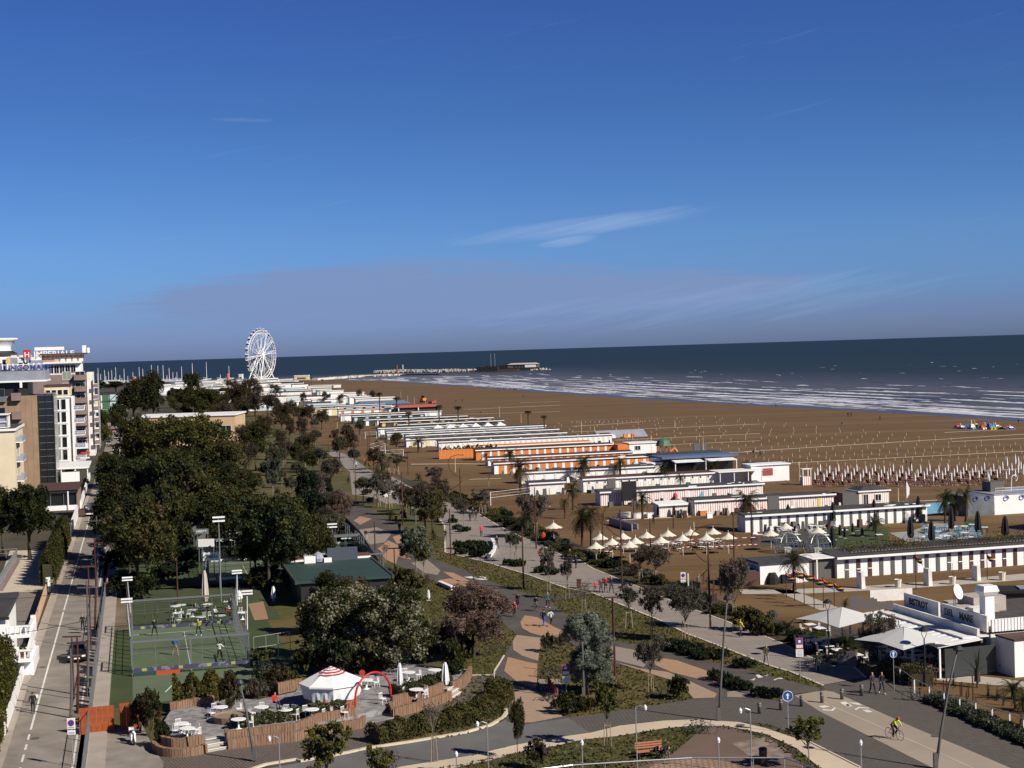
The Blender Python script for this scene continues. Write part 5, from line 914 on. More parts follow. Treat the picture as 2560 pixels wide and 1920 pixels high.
for i in range(16): part(o, 'board', (.96, .08, 2.3), (.5+1.0*i, 0, 0), w_orange)
part(o, 'grey_door', (1.6, .12, 2.), (14, -.12, 0), w_conc)
hedge('fence_hedge', 'dark hedge showing above the orange board fence', [ST(384.2, 79), ST(384.2, 94)], 1.4, 2.7, [m_l_dark, m_l_deep], [.5, .5], 211, dens=60, size=.25)
cabinrow('long bright white cabin row just behind the orange fence', 411, 84.4, 134, 3, 2.6, w_clean, [w_white, w_ivory], 1.5, .6, junk=10)
FAR = [(436, 80, 128, 2.2, w_white, w_lyel, 'pale yellow-doored cabin row'), (458, 84, 132, 2.1, w_white, w_ivory, 'off-white cabin row with flat roofs'), (480, 82, 134, 2.3, w_clean, w_lblue, 'white cabin row with a tent canopy roof'), (500, 82.5, 116, 2.6, w_lblue, w_clean, 'pale blue fence-fronted cabin row'),
       (528, 94, 132, 2.2, w_roof, w_lyel, 'dark cabin row with yellow doors'), (552, 92, 134, 2.3, w_brd, w_yel, 'brown cabin row with yellow and white doors'), (578, 90, 130, 2.2, w_teal, w_clean, 'teal cabin row with dark roof'), (600, 89, 118, 2.8, w_teal, w_lblue, 'green cabin row with pale window shutters'), (626, 88, 130, 2.6, w_clean, w_lblue, 'white cabin row behind the green cabins'),
       (668, 93, 123, 3., w_clean, w_orange, 'far orange and white cabin row'), (690, 82, 96, 3.2, w_lyel, w_clean, 'pale yellow cabin block at the inland end'), (700, 90, 122, 3.2, w_white, w_roof, 'white cabin row with round white roof vents'), (730, 86, 124, 3., w_white, w_ivory, 'distant off-white cabin row')]
for i, (s_, a, b_, h, wm, dm, lab) in enumerate(FAR): cabinrow(lab, s_, a, b_, 4, h, wm, [dm, None], 2.2, 1.2, junk=6, seed=i)
o = thing('red_roof_pavilion', 'beach pavilion with long red roof beside tall palms', 'pavilion', ST(664, 118.5), CA); part(o, 'wall', (18, 8, 3), (9, 4, 0), w_brd); part(o, 'roof', (20, 10, 1.), (9, 4, 3.2), w_redroof, taper=.8); [part(o, 'post', (.4, .4, 3.1), (x, -.9, 0), w_clean) for x in (.2, 9, 18)]
o = thing('blue_roof_pavilion', 'low pavilion with long blue roof near the distant palms', 'pavilion', ST(742, 112), CA); part(o, 'wall', (26, 8, 2.4), (13, 4, 0), w_clean); part(o, 'roof', (28, 10, 1.6), (13, 4, 2.5), w_blueroof, taper=.75)
o = thing('tent_row', 'row of small white tent roofs between the cabin rows', 'tents', ST(488, 100), CA, None)
for i in range(6): part(o, 'tent_roof', (3.8, 3.8, 1.2), (4.2*i, 0, 2.4), w_clean, taper=.05); part(o, 'pole', (.1, .1, 2.4), (4.2*i, -1.8, 0), w_clean)
# scattered white cabins and roofs of the far bathing establishments
rf = random.Random(21); nfar = 0
for s_ in range(775, 1680, 46):
 t = rf.uniform(34, 60) if s_ > 1000 else rf.uniform(60, 80); tm = 138 if s_ < 1100 else 150+(s_-1100)*.03
 while t < tm:
  w = rf.uniform(8, 26); d = rf.uniform(4, 9); h = rf.uniform(2.6, 4.6); m = rf.choice([w_clean, w_clean, w_white, w_ivory, w_lblue, w_clean]); p = ST(s_+rf.uniform(-15, 15), t)
  o = thing('beach_cabin', '', 'cabin', p, CA, 'distant bathing establishments'); part(o, 'wall', (round(w), round(d), round(h*2)/2), (w/2, d/2, 0), m); part(o, 'roof', (round(w)+.8, round(d)+.8, .35), (w/2, d/2, round(h*2)/2+.01), rf.choice([w_clean, w_roof, w_conc, w_clean]))
  part(o, 'door', (round(w)*.5, .2, 2.), (w*.5, -.08, 0), rf.choice([w_shut, w_lblue, w_glass, w_lyel])); auto(o, {'white_paint': 'off-white low cabin block', 'clean_white': 'bright white low cabin block', 'ivory_paint': 'ivory low cabin block', 'pale_blue_paint': 'pale blue low cabin block'}[m.name], p); t += w+rf.uniform(2, 14)
# ---------------------------------------------------------------- small buildings on the beach
def hut(label, t, x, y, w, d, h, m, roof, z=0., cat='hut', **k):
 p = G(t, x, y); o = thing(k.get('name', 'beach_hut'), label, cat, p, CA); part(o, 'wall', (w, d, h), (w/2, d/2, 0), m); part(o, 'roof', (w+.5, d+.6, .22), (w/2, d/2, h+.003), roof); return o
o = hut('white kiosk with red shutter on the sand behind the striped cabins', 'M', 60, 335, 8., 4, 3.2, w_clean, w_clean); part(o, 'shutter', (2.2, .08, 1.4), (3.4, -.04, 1.2), w_redroof)
o = hut('small striped beach house with pitched white roof near the red deckchairs', 'M', 910, 525, 5.4, 4, 2.3, w_stro, w_clean); part(o, 'gable', (5.6, 4.4, .6), (2.7, 2., 2.53), w_roof, taper=.5); win(o, 1.2, 0, .2, .8, 1.7); win(o, 3.4, 0, .8, 1., 1.); part(o, 'dark_side', (2.8, 4, 2.3), (-1.5, 2, 0), w_shut)
o = hut('white cabin with orange side beside the orange cabin rows', 'L', 1010, 315, 7.5, 5, 2.6, w_clean, w_clean); part(o, 'side_wall', (3, 5, 2.5), (-1.55, 2.5, 0), w_orange); part(o, 'side_wall', (.2, 5, 2.5), (7.62, 2.5, 0), w_orange); win(o, 2.2, 0, 1., 1.4, 1.)
o = thing('blue_roof_restaurant', 'beach restaurant with long blue roof and white awnings', 'restaurant', ST(304.3, 110.5), CA); part(o, 'wall', (15.6, 9, 2.9), (7.8, 4.6, 0), w_glass); part(o, 'roof', (17., 11.5, .35), (8., 5.2, 3.35), w_blueroof); part(o, 'roof_edge', (17.2, .3, .5), (8, -.6, 3.3), w_blueroof)
for x in (4.8, 12.2): a = part(o, 'awning', (6.4, 2.6, .14), (x, -1.5, 2.75), w_clean); a.rotation_euler[0] = .12
for x in (1.7, 8.5, 15.4): part(o, 'post', (.16, .16, 2.8), (x, -2.4, 0), w_clean)
part(o, 'side_wall', (3.6, 5, 2.6), (-1.8, 3, 0), w_clean); part(o, 'roof_deck', (16, 4, .2), (8, 9, 3.75), w_roof)
o = thing('white_canopy', 'slatted white canopy over a terrace beside the ivory cabins', 'canopy', ST(276, 110.8), CA); a = part(o, 'roof', (9.2, 5.5, .16), (4.6, 1.4, 2.5), w_clean); [part(o, 'post', (.14, .14, 2.5), (x, -1.1, 0), w_clean) for x in (.4, 3.3, 6.2, 9.)]; part(o, 'back_wall', (9, .2, 2.4), (4.6, 4, 0), w_clean)
o = thing('play_tower', 'wooden play tower with green conical roof and orange slide', 'playground tower', G('L', 1325, 350), CA); MB().lathe((0, 0, 0), [(2., 3.), (1.4, 4.3), (.1, 4.9)], 10).obj('roof', w_green, o); [part(o, 'post', (.18, .18, 3.1), (x, y, 0), w_brick) for x in (-1.2, 1.2) for y in (-1.2, 1.2)]; part(o, 'deck', (2.8, 2.8, .3), (0, 0, 1.2), w_redroof); MB().tube([(1.4, -.5, 1.5), (2.6, -.6, 2.2), (3.2, -.8, 1.2), (3.6, -1, .3)], .4, 8).obj('slide', w_orange, o)
o = thing('grey_tarpaulin', 'long grey tarpaulin shelter beside the beach toys', 'tarpaulin', G('L', 860, 165), CA); o.scale = (1, 1, 1); b = MB(); b.add([(-4.5, 0, 0), (11, 0, 0), (11, 4, 2.), (-4.5, 4, 2.), (11, 4, 0), (-4.5, 4, 0)], [(0, 1, 2, 3), (1, 4, 2), (0, 3, 5), (4, 5, 3, 2)]); b.obj('sheet', w_greyp, o);
for i, (x, c_) in enumerate([(3.4, w_orange), (4.6, w_yel), (5.8, w_red), (-1.5, w_red), (-.2, w_clean)]): part(o, 'toy', (1.1, .9, 1.), (x, -.8, 0), c_, taper=.7)
# white restaurant with blue wave ornament on the right
W_ = thing('wave_restaurant', 'white and slate restaurant with painted blue waves at the right edge', 'restaurant', ST(205, 123.5), CA)
part(W_, 'wall', (22, 8, 2.9), (11+4.5, 6, 0), w_clean); part(W_, 'side_wall', (4.6, 6, 3.0), (2.3, 5, 0), mt('slate_grey', (.09, .095, .11), .8, c2=(.15, .16, .18), scale=.5)); part(W_, 'roof_deck', (22, 8, .2), (15.5, 6, 2.92), w_greyp)
sw = MB()
for cx in (6.5, 9.2, 12.4): sw.tube([(cx+.55*math.cos(a)*(1-a/14), 1.93, 2.4+.5*math.sin(a)*(1-a/14)) for a in [i*.6 for i in range(16)]], .05, 4)
for cx in (1.3, 3.3): sw.tube([(cx+.5*math.cos(a)*(1-a/14), 1.93, 2.6+.45*math.sin(a)*(1-a/14)) for a in [i*.6 for i in range(16)]], .05, 4)
sw.obj('wave_ornament', w_blue, W_); rail(W_, [(5, 2.4, 0), (26, 2.4, 0)], 3.1, .9, w_clean); part(W_, 'rooftop_box', (2.4, 2.4, 1.5), (7.5, 7, 3.12), w_shut); MB().tube([(10.6+.5*math.cos(a), 6, 5.+.5*math.sin(a)) for a in [i*.5-1 for i in range(9)]]+[(10, 6, 3.1)], .07, 5).obj('seahorse_ornament', w_clean, W_)
# ---------------------------------------------------------------- near beach: terraces, turf, paths
sheet('terrace_turf', [gp('M', 640, 700, 1150, 690, 1130, 800, 1420, 845, 900, 880, 640, 870)], .05, m_turf); sheet('turf_square', [gp('M', 1740, 625, 1830, 630, 1830, 680, 1750, 690)], .05, m_turf)
sheet('terrace_deck', [gp('M', 1150, 735, 1330, 720, 1500, 650, 1860, 700, 1900, 830, 1430, 850, 1250, 790)], .04, mat('pale_deck', (.30, .30, .29), .9, (.24, .24, .24), .6)); sheet('dark_terrace', [gp('M', 60, 740, 640, 700, 640, 870, 480, 860, 300, 830, 60, 850)], .045, mat('dark_terrace', (.05, .055, .035), .95, (.07, .06, .045), .6))
sheet('beach_path', [gp('E', -40, 235, 240, 235, 420, 232, 900, 212, 1480, 172, 2212, 110, 2600, 80, 2600, 130, 2212, 160, 1480, 215, 940, 246, 500, 268, -20, 272), gp('E', 230, 235, 360, 232, 780, 390, 600, 400)], .04, w_conc)
sheet('beach_path_far', [gp('E', 1400, 905, 1700, 905, 2000, 935, 2212, 965, 2212, 1010, 1900, 985, 1500, 950)], .04, w_conc)
sheet('court_edge', [gp('L', 800, 925, 1290, 900, 1560, 893, 1560, 900, 1290, 907, 800, 934), gp('K', 470, 406, 900, 402, 1300, 406, 1300, 410, 900, 407, 470, 411), gp('K', 1010, 547, 1300, 537, 1300, 541, 1010, 551)], .04, w_terr)
# ---------------------------------------------------------------- padel courts
def glassmat():
 m = D.materials.new('court_glass'); m.use_nodes = True; t = m.node_tree; t.nodes.clear(); o = t.nodes.new('ShaderNodeOutputMaterial'); x = t.nodes.new('ShaderNodeMixShader'); a = t.nodes.new('ShaderNodeBsdfTransparent'); g_ = t.nodes.new('ShaderNodeBsdfGlossy')
 a.inputs[0].default_value = (.86, .90, .88, 1); g_.inputs['Roughness'].default_value = .05; x.inputs[0].default_value = .07; t.links.new(a.outputs[0], x.inputs[1]); t.links.new(g_.outputs[0], x.inputs[2]); t.links.new(x.outputs[0], o.inputs[0]); return m
w_clear = glassmat(); w_tang = mt('orange_red', (.40, .06, .025), .6); w_ban = mt('purple_banner', (.045, .045, .095), .7, c2=(.16, .16, .20), scale=1.2, contrast=(.5, .56)); w_tball = mt('lime_yellow', (.30, .31, .09), .7); w_mark = mt('court_line', (.62, .64, .60), .7)
def padel(label, s, t, L, near_wall=True, banner=None, posts=True):
 r = thing('padel_court', label, 'padel court', SS(s, t), CS, 'padel courts'); b = MB(); fb_ = MB()
 part(r, 'playing_surface', (10, L, .05), (5, L/2, .03), m_turf2)
 ln = MB()
 for y in (3., L-3.): ln.box((5, y, .08), (9.9, .06, .006))
 ln.box((5, L/2, .08), (.06, L-6, .006)); ln.obj('court_lines', w_mark, r)
 nt_ = MB(); nt_.box((5, L/2, .9), (10, .05, .06));
 for i in range(60): nt_.box((.1+.166*i, L/2, .08), (.008, .008, .85))
 for i in range(8): nt_.box((5, L/2, .1+.11*i), (10, .008, .008))
 nt_.obj('net', w_shut, r)
 for x in (0, 10):
  for i in range(int(L/2)+1): b.box((x, min(L, i*2.), 0), (.1, .1, 3. if (i < 3 or i > L/2-3) else 2.4))
  b.box((x, L/2, 2.35), (.06, L, .06)); b.box((x, 2, 3.), (.1, 4, .1)); b.box((x, L-2, 3.), (.1, 4, .1)); b.box((x, L/2, 1.), (.04, L, .04)); b.box((x, L/2, 1.7), (.03, L, .03))
 for y in (0, L):
  for x in (2, 4, 6, 8): fb_.box((x, y, 0), (.035, .035, 3.))
  b.box((5, y, 0), (.14, .12, 3.)) if y == 0 else None
  b.box((5, y, 2.95), (10.2, .16, .16)); fb_.box((5, y, 2.), (10, .03, .03))
 b.obj('steel_frame', w_steel, r); fb_.obj('glass_joints', w_steel, r)
 for y in (.02, L-.02): MB().quad((0, y, .05), (10, y, .05), (10, y, 2.9), (0, y, 2.9)).obj('glass_wall', w_clear, r)
 for x in (.02, 9.98):
  for q in (0, L-4): MB().quad((x, q, .05), (x, q+4, .05), (x, q+4, 2.9), (x, q, 2.9)).obj('glass_wall', w_clear, r)
 for y in (-.08, L-.1):
  bn = part(r, 'banner', (10, .05, .32), (5, y, .42 if y < 0 else .1), banner or w_ban)
  for x in (-4, -.9, 1.5, 3.6): part(bn, 'logo', (.36, .02, .26), (x, -.035, .03), w_tball if not banner else w_shut)
 if not banner:
  part(r, 'lower_board', (3.6, .05, .36), (1.9, -.12, .02), mt('dark_board', (.02, .05, .05), .6)); part(r, 'lower_board', (2., .05, .36), (3.0, -.14, .03), w_tang)
 return r
P1 = padel('nearest padel court with players and purple banners', 136.4, -1., 23.4)
sheet('court_surround', [[SS(124.5, -4.3), SS(160.5, -4.3), SS(160.5, 9.4), SS(124.5, 9.4)]], .03, m_turf); sheet('near_turf', [[SS(125, -1.0), SS(136.3, -1.0), SS(136.3, 9.2), SS(126.5, 9.2)]], .045, m_turf2)
sheet('side_turf', [gp('A', 1950, 350, 2110, 480, 2212, 640, 'B', 330, 900, 300, 920, 'A', 1960, 900)], .035, m_turf); sheet('club_lawn', [[SS(160.5, -1), SS(188, -1), SS(188, 14), SS(160.5, 14)]], .03, mat('club_turf', (.035, .05, .018), .95, (.05, .062, .02), .4)); sheet('tan_carpet', [gp('A', 1960, 350, 2080, 330, 2120, 470, 2010, 480)], .05, mat('tan_carpet', (.28, .17, .10), .9)); sheet('far_turf', [[SS(188, -3), SS(232, -3), SS(232, 31), SS(182, 31)]], .03, m_turf)
o = thing('white_line', 'white court line post in front of the nearest padel court', 'line marker', G('A', 1345, 1010)); part(o, 'line', (.08, 3.6, .02), (0, 0, .05), w_mark)
for i, (lab, s_, t_, L) in enumerate([('padel court beyond the club terrace with white boards', 189.2, 8., 20), ('second padel court behind the club terrace', 211.5, 8., 20), ('padel court at the corner of the park square', 184.5, 18.6, 20), ('padel court behind the corner one by the park square', 206, 18.8, 14)]): padel(lab, s_, t_, L, banner=w_clean)
wall('mesh_fence', 'dark green mesh fence between the far padel court and the park square', [G('I', 1795, 1115), G('I', 1650, 870), G('I', 1450, 650)], .05, 2.6, w_shut, cat='fence')
for i, (x0, y0, x1, y1, s_, m, txt) in enumerate([(405, 955, 535, 885, 190, w_clean, 'DaDo'), (365, 845, 490, 780, 203, w_clean, ''), (325, 745, 445, 700, 214, mt('grey_board', (.16, .17, .19), .7), 'LIBERTY')]):
 p = GD('I', x0, y0, s_*.955); p2 = GD('I', x1, y1, s_*.955); o = thing('advert_board', ['white advertising board with dark lettering on the far padel court', 'blank-looking white advertising board above the second padel court', 'dark grey advertising board furthest back on the padel courts'][i], 'billboard', (p.x, p.y, 0)); w = p2.x-p.x
 part(o, 'board', (w, .15, p2.z-p.z), (w/2, 0, p.z), m);
 for x in (.1, w-.1): part(o, 'post', (.12, .12, p.z), (x, 0, 0), w_steel)
 part(o, 'side_board', (.15, 5, p2.z-p.z+.5), (-.1, 2.5, p.z-.3), w_steel)
 if txt: letters(o, 'lettering', txt, (p2.z-p.z)*.55, w_shut if i == 0 else w_clean, (w*.2, -.1, p.z+(p2.z-p.z)*.35))
def floodlight(p, h, label, m=w_lsteel, lean=0.):
 o = thing('court_floodlight', label, 'floodlight', p, CS, 'padel court floodlights'); MB().tube([(0, 0, 0), (lean*.5, 0, h*.6), (lean, 0, h)], [.07, .06, .05], 6).obj('pole', m, o); part(o, 'bracket', (1.3, .08, .08), (lean, 0, h), m)
 for z in (.08, -.35): part(o, 'lamp', (1.35, .3, .16), (lean, -.15, h+z), w_clean)
 return o
for i, (t, x, yb, yt) in enumerate([('I', 548, 1280, 620), ('I', 610, 850, 632), ('I', 658, 960, 720), ('I', 555, 760, 562), ('I', 1428, 870, 672), ('I', 1535, 890, 760), ('I', 865, 900, 780), ('I', 1335, 720, 592)]):
 p, h = hp(t, x, yb, yt); auto(floodlight(p, h, ''), 'court floodlight with white lamps', p)
for i, (x, yb, zt) in enumerate([(1045, 640, 4.6), (1045, 320, 4.6), (1925, 800, 4.8), (1930, 400, 4.8)]):
 base = P1.matrix_world; o = thing('braced_light_mast', ['left near', 'left far', 'right near', 'right far'][i]+' braced floodlight mast on the nearest padel court', 'floodlight', SS([141, 155, 141, 155][i], [-1.1, -1.1, 9.1, 9.1][i]), CS, 'braced masts of the nearest padel court'); sg = -1 if i < 2 else 1
 MB().tube([(0, 0, 3.), (sg*.1, 1., 4.2), (sg*.2, 0, 5.8)], .05, 5).tube([(0, -2, 2.9), (sg*.2, 0, 5.8)], .05, 5).tube([(0, 2, 2.9), (sg*.3, .5, 4.4), (sg*.2, -.2, 5.8)], .04, 5).cyl((0, 0, 0), (0, 0, 3.0), .06).obj('mast', w_steel, o)
 for z in (5.8, 6.05): part(o, 'lamp', (1., .3, .12), (sg*.2, -.1, z), w_clean)
wall('court_fence', 'low mesh fence of thin posts to the right of the nearest court', [SS(139, 9.6), SS(140.5, 13), SS(142, 16)], .03, .05, w_steel, cat='fence'); rail(None, [SS(139, 9.6), SS(140.5, 13), SS(142, 16)], 0, 2.2, w_lsteel, name='garden_fence')['label'] = 'thin grey rail fence between the turf and the blossoming tree'
o = D.objects['garden_fence']; o['category'] = 'fence'
f2 = rail(None, [SS(162, -1), SS(162, 4), SS(162, 10)], 0, 2.4, w_shut, name='terrace_fence'); f2['label'] = 'dark mesh fence behind the club terrace'; f2['category'] = 'fence'
# club terrace tables and people are added with the furniture below
# corten screens and planters at the driveway
o = thing('corten_gate', 'rust-orange corten steel screens closing the driveway', 'gate', G('A', 628, 1385)); q = G('A', 905, 1355)-o.location; az = math.atan2(q.y, q.x); w = q.length; o.rotation_euler[2] = az
n = 6
for i in range(n): part(o, 'panel', (w/n-.015, .06, 1.95), (w/n*(i+.5), 0, .02), w_corten)
q2 = G('A', 948, 1345)-o.location; w0 = q2.length
for i in range(3): part(o, 'panel', (.46, .06, 1.95), (w0+.23+.475*i, .12*i*0, .08), w_corten)
for i, x in enumerate((.9, 2.3)):
 pl = thing('corten_planter', ['left', 'right'][i]+' wooden planter trough in front of the corten screen', 'planter', o.matrix_basis @ Vector((x, -.45, 0)) if False else G('A', [705, 848][i], [1372, 1352][i]), az); part(pl, 'trough', (1.0, .35, .38), (0, 0, 0), w_lat); me, _ = crown('leaves', [(0, 0, .5, .45, .15, .12)], 160, .09, [m_l_mid], 31+i); link('leaves', me, pl)
# white scooter
def scooter(p, rz, label, m=w_clean):
 o = thing('scooter', label, 'scooter', p, rz);
 for y in (-.62, .62): MB().cyl((-.05, y, .23), (.05, y, .23), .23, n=14).obj('wheel', w_black, o)
 MB().box((0, .48, .25), (.34, .06, .62)).box((0, 0, .25), (.26, .9, .1)).obj('leg_shield', m, o); MB().lathe((0, -.42, .3), [(.16, 0), (.2, .15), (.16, .42)], 8, sy=1.9).obj('body', m, o); part(o, 'seat', (.26, .7, .1), (0, -.35, .74), w_black); MB().tube([(0, .62, .3), (0, .5, .95)], .04, 6).tube([(-.33, .42, 1.05), (0, .5, .98), (.33, .42, 1.05)], .025, 6).obj('handlebar', w_dark, o); MB().lathe((0, .56, .85), [(.05, 0), (.1, .06), (.08, .16)], 8).obj('headlight', m, o); MB().box((0, .44, 1.0), (.3, .02, .36)).obj('windscreen', w_clear, o); part(o, 'top_case', (.36, .32, .28), (0, -.78, .7), m); return o
scooter(G('A', 1050, 1450), 3.5, 'white scooter parked in front of the corten screens')
# ---------------------------------------------------------------- café terrace
FZ = .5
sheet('cafe_terrace', [gp('V', 380, 1330, 330, 1200, 470, 970, 700, 850, 1200, 780, 1700, 800, 2212, 690, 'B', 350, 1020, 900, 900, 1160, 860, 1540, 900, 1690, 910, 1600, 1020, 1520, 1050, 1060, 1170, 1080, 1200, 800, 1280, 'V', 2212, 1230, 1260, 1340, 950, 1400, 930, 1300)], FZ, mat('flagstones', (.17, .165, .165), .9, (.26, .25, .245), 1.6, contrast=(.45, .55), detail=3), thick=FZ)
sheet('arch_step', [gp('B', 790, 1245, 1060, 1172, 1090, 1252, 860, 1305)], .1, MATS['flagstones'], thick=.1)
w_stv = mt('stave_brick', (.16, .088, .05), .9, c2=(.27, .17, .11), scale=5., vscale=(6, 6, .3), contrast=(.4, .6)); w_cop = mt('planter_coping', (.21, .155, .115), .9, c2=(.27, .20, .15), scale=1.)
def stavewall(name, label, pts, h, th=.3, z=0., sp=.2, cat='planter wall'):
 r = thing(name, label, cat); MB().strip(pts, th*.8, z, z+h-.02).obj('core', w_cop, r); b = MB(); rg = random.Random(len(pts))
 for a, c in zip(pts[:-1], pts[1:]):
  L = (c-a).length; n = max(1, int(L/sp)); d = (c-a).normalized(); rz = math.atan2(d.y, d.x);
  for i in range(n):
   q = a+d*L*(i+.5)/n; b.box((q.x, q.y, z), (L/n-.03, th+rg.uniform(-.02, .03), h+rg.uniform(-.015, .02)), rz)
 o = b.obj('staves', w_stv, r); o['kind'] = 'stuff'; return r
stavewall('planter_wall', 'curved outer planter wall of brown staves at the driveway corner', gp('V', 240, 1385, 262, 1430, 320, 1475, 400, 1500, 500, 1510, 640, 1508, 800, 1490, 980, 1452), .62)
stavewall('planter_wall', 'upper tier of the curved brown planter wall left of the steps', gp('V', 300, 1350, 390, 1420, 520, 1440, 700, 1430, 940, 1392), 1.0, .26)
stavewall('planter_wall', 'long brown stave planter wall along the café forecourt', gp('V', 1268, 1400, 1600, 1358, 2212, 1292, 'B', 400, 1400, 830, 1330, 855, 1300), .72)
stavewall('planter_wall', 'upper tier of the long café planter wall', gp('V', 1255, 1330, 1262, 1370, 1700, 1310, 2212, 1245, 'B', 500, 1330, 790, 1280), 1.12, .26)
stavewall('planter_wall', 'brown stave planter wall to the right of the red ring', gp('B', 1060, 1190, 1088, 1250, 1300, 1190, 1540, 1108), .75)
stavewall('planter_wall', 'upper tier of the planter wall right of the red ring', gp('B', 1075, 1180, 1300, 1130, 1500, 1060), 1.05, .26)
stavewall('planter_wall', 'curved brown stave wall at the right end of the café terrace', gp('B', 1545, 1050, 1620, 1020, 1680, 960, 1695, 920), .9); stavewall('planter_wall', 'short back wall behind the left café tables', gp('V', 470, 950, 600, 935, 760, 890, 900, 880, 1080, 850), .6, z=FZ)
stavewall('planter_wall', 'back wall of staves behind the red-dressed table', gp('B', 170, 1090, 260, 1070, 360, 1050), .9, z=FZ-.2)
rp = thing('round_planter', 'round brown planter with the reddish tree on the café terrace', 'planter', G('V', 1300, 1010, FZ)); MB().lathe((0, 0, 0), [(1.2, 0), (1.3, .5), (1.12, .5), (1.1, .4)], 20).obj('ring', w_cop, rp)
for i in range(2):
 st_ = thing('cafe_steps', ['grey steps with white edges between the left café planters', 'steps beside the right café planter wall'][i], 'steps');
 A0, A1, B0, B1 = [gp('V', 985, 1450, 1265, 1398, 955, 1335, 1180, 1290), gp('B', 1540, 1108, 1620, 1058, 1500, 1060, 1560, 1025)][i]
 for k in range(3):
  f0, f1 = k/3., (k+1)/3.; pl = [A0.lerp(B0, f0), A1.lerp(B1, f0), A1.lerp(B1, f1), A0.lerp(B0, f1)]; MB().prism(pl, 0, .17*(k+1)).obj('step', w_conc, st_); MB().strip([pl[0], pl[1]], .1, .17*(k+1)+.002, .17*(k+1)+.03).obj('nosing', w_clean, st_)
# kiosk tent
TC = G('B', 602, 1190); TC.z = 0; Tt = thing('kiosk_tent', 'white eight-sided café tent with a red spiral on its roof', 'tent', TC); Tt.rotation_euler[2] = .18
MB().lathe((0, 0, 0), [(1.95, 0), (1.98, 1.05)], 24).obj('counter', w_stv, Tt); MB().lathe((0, 0, 0), [(2.08, 1.05), (2.08, 1.12), (1.9, 1.13)], 24).obj('counter_top', w_redroof, Tt)
b = MB(); n = 8; prof = [(2.12, 1.08), (2.2, 1.3), (2.28, 1.7), (2.38, 2.2)]; rg = random.Random(8)
vs = []; fs = []; nn = 64
for k, (r_, z) in enumerate(prof):
 for i in range(nn): a = 2*math.pi*i/nn; q = a % (math.pi/4)-math.pi/8; rr = r_*math.cos(math.pi/8)/math.cos(q)+(.03*math.sin(i*2.1+k)*(1 if k < 3 else 0)); vs.append((rr*math.cos(a), rr*math.sin(a), z))
for k in range(3):
 for i in range(nn): fs.append((k*nn+i, k*nn+(i+1) % nn, (k+1)*nn+(i+1) % nn, (k+1)*nn+i))
b.add(vs, fs); b.obj('side_curtains', w_clean, Tt)
for i in range(8):
 a0, a1 = i*math.pi/4, (i+1)*math.pi/4; R0, R1_ = 2.5, .55; z0, z1 = 2.28, 3.2
 e = MB(); P = lambda a, r_, z: (r_*math.cos(a), r_*math.sin(a), z)
 e.add([P(a0, R0, z0-.12), P(a1, R0, z0-.12), P(a1, R0, z0), P(a0, R0, z0), P((a0+a1)/2, 1.45, 2.69), P(a1, R1_, z1), P(a0, R1_, z1)], [(0, 1, 2, 3), (3, 2, 4), (2, 5, 4), (5, 6, 4), (6, 3, 4)]); e.obj('roof_panel', w_clean, Tt)
MB().lathe((0, 0, 0), [(.56, 3.19), (.05, 3.42)], 8).obj('cap', w_clean, Tt)
def spiral(r0, r1, a0, a1, w, n=60):
 v = []; f = []
 for i in range(n+1):
  t = i/n; a = a0+(a1-a0)*t; r_ = r0+(r1-r0)*t; ww = w*(.4+.6*math.sin(math.pi*min(1, t*1.1+.05)))
  for q in (r_-ww/2, r_+ww/2): z = 3.2+(.55-q)*.474 if q > .55 else 3.19+(.56-q)*.45; v.append((q*math.cos(a), q*math.sin(a), z+.03))
 for i in range(n): f.append((2*i, 2*i+1, 2*i+3, 2*i+2))
 return MB().add(v, f)
for r0, r1, a0, a1, w in ((1.15, .98, -2.6, 1.2, .15), (.85, .72, -3.2, 2.6, .15), (.55, .42, -2.8, 2.9, .13), (.28, .12, -3., 2.4, .1)): spiral(r0, r1, a0, a1, w).obj('red_spiral', w_red, Tt)
for i, ch in enumerate('EAR'):
 a = -.95+.17*i; o = letters(Tt, 'letter', ch, .42, w_tang, (2.02*math.cos(a)-.0, 2.02*math.sin(a), .62), a+math.pi/2, .01, lab='red letter '+ch+' on the kiosk counter')
o = link('orange_disc', MB().lathe((0, 0, 0), [(.3, 0), (.3, .03)], 16).mesh('orange_disc', w_tang), Tt, (2.0*math.cos(-.85), 2.0*math.sin(-.85), .35)); o.rotation_euler = (math.pi/2, 0, -.85+math.pi/2)
a, b_ = G('B', 790, 1240), G('B', 1068, 1172); c = (a+b_)/2; az = math.atan2((b_-a).y, (b_-a).x); R = (b_-a).length/2
Ar = thing('red_ring_arch', 'red steel ring arch over the café entrance', 'arch', c, az); pts = [(R*1.0*math.cos(t_), 0, 1.36+R*.98*math.sin(t_)) for t_ in [math.pi*1.0-(math.pi*i/28) for i in range(29)]]
MB().tube([(-R, 0, 0), (-R*1.02, 0, .7)]+pts+[(R*1.02, 0, .7), (R, 0, 0)], .085, 8).obj('ring', w_red, Ar, smooth=True)
o = thing('red_lantern', 'round red and yellow sign at the tent side by the arch', 'sign', G('B', 845, 1100)); MB().cyl((0, 0, 0), (0, 0, 1.9), .03).obj('post', w_steel, o); MB().cyl((0, -.03, 2.1), (0, .03, 2.1), .24, n=14).obj('disc', w_tang, o)
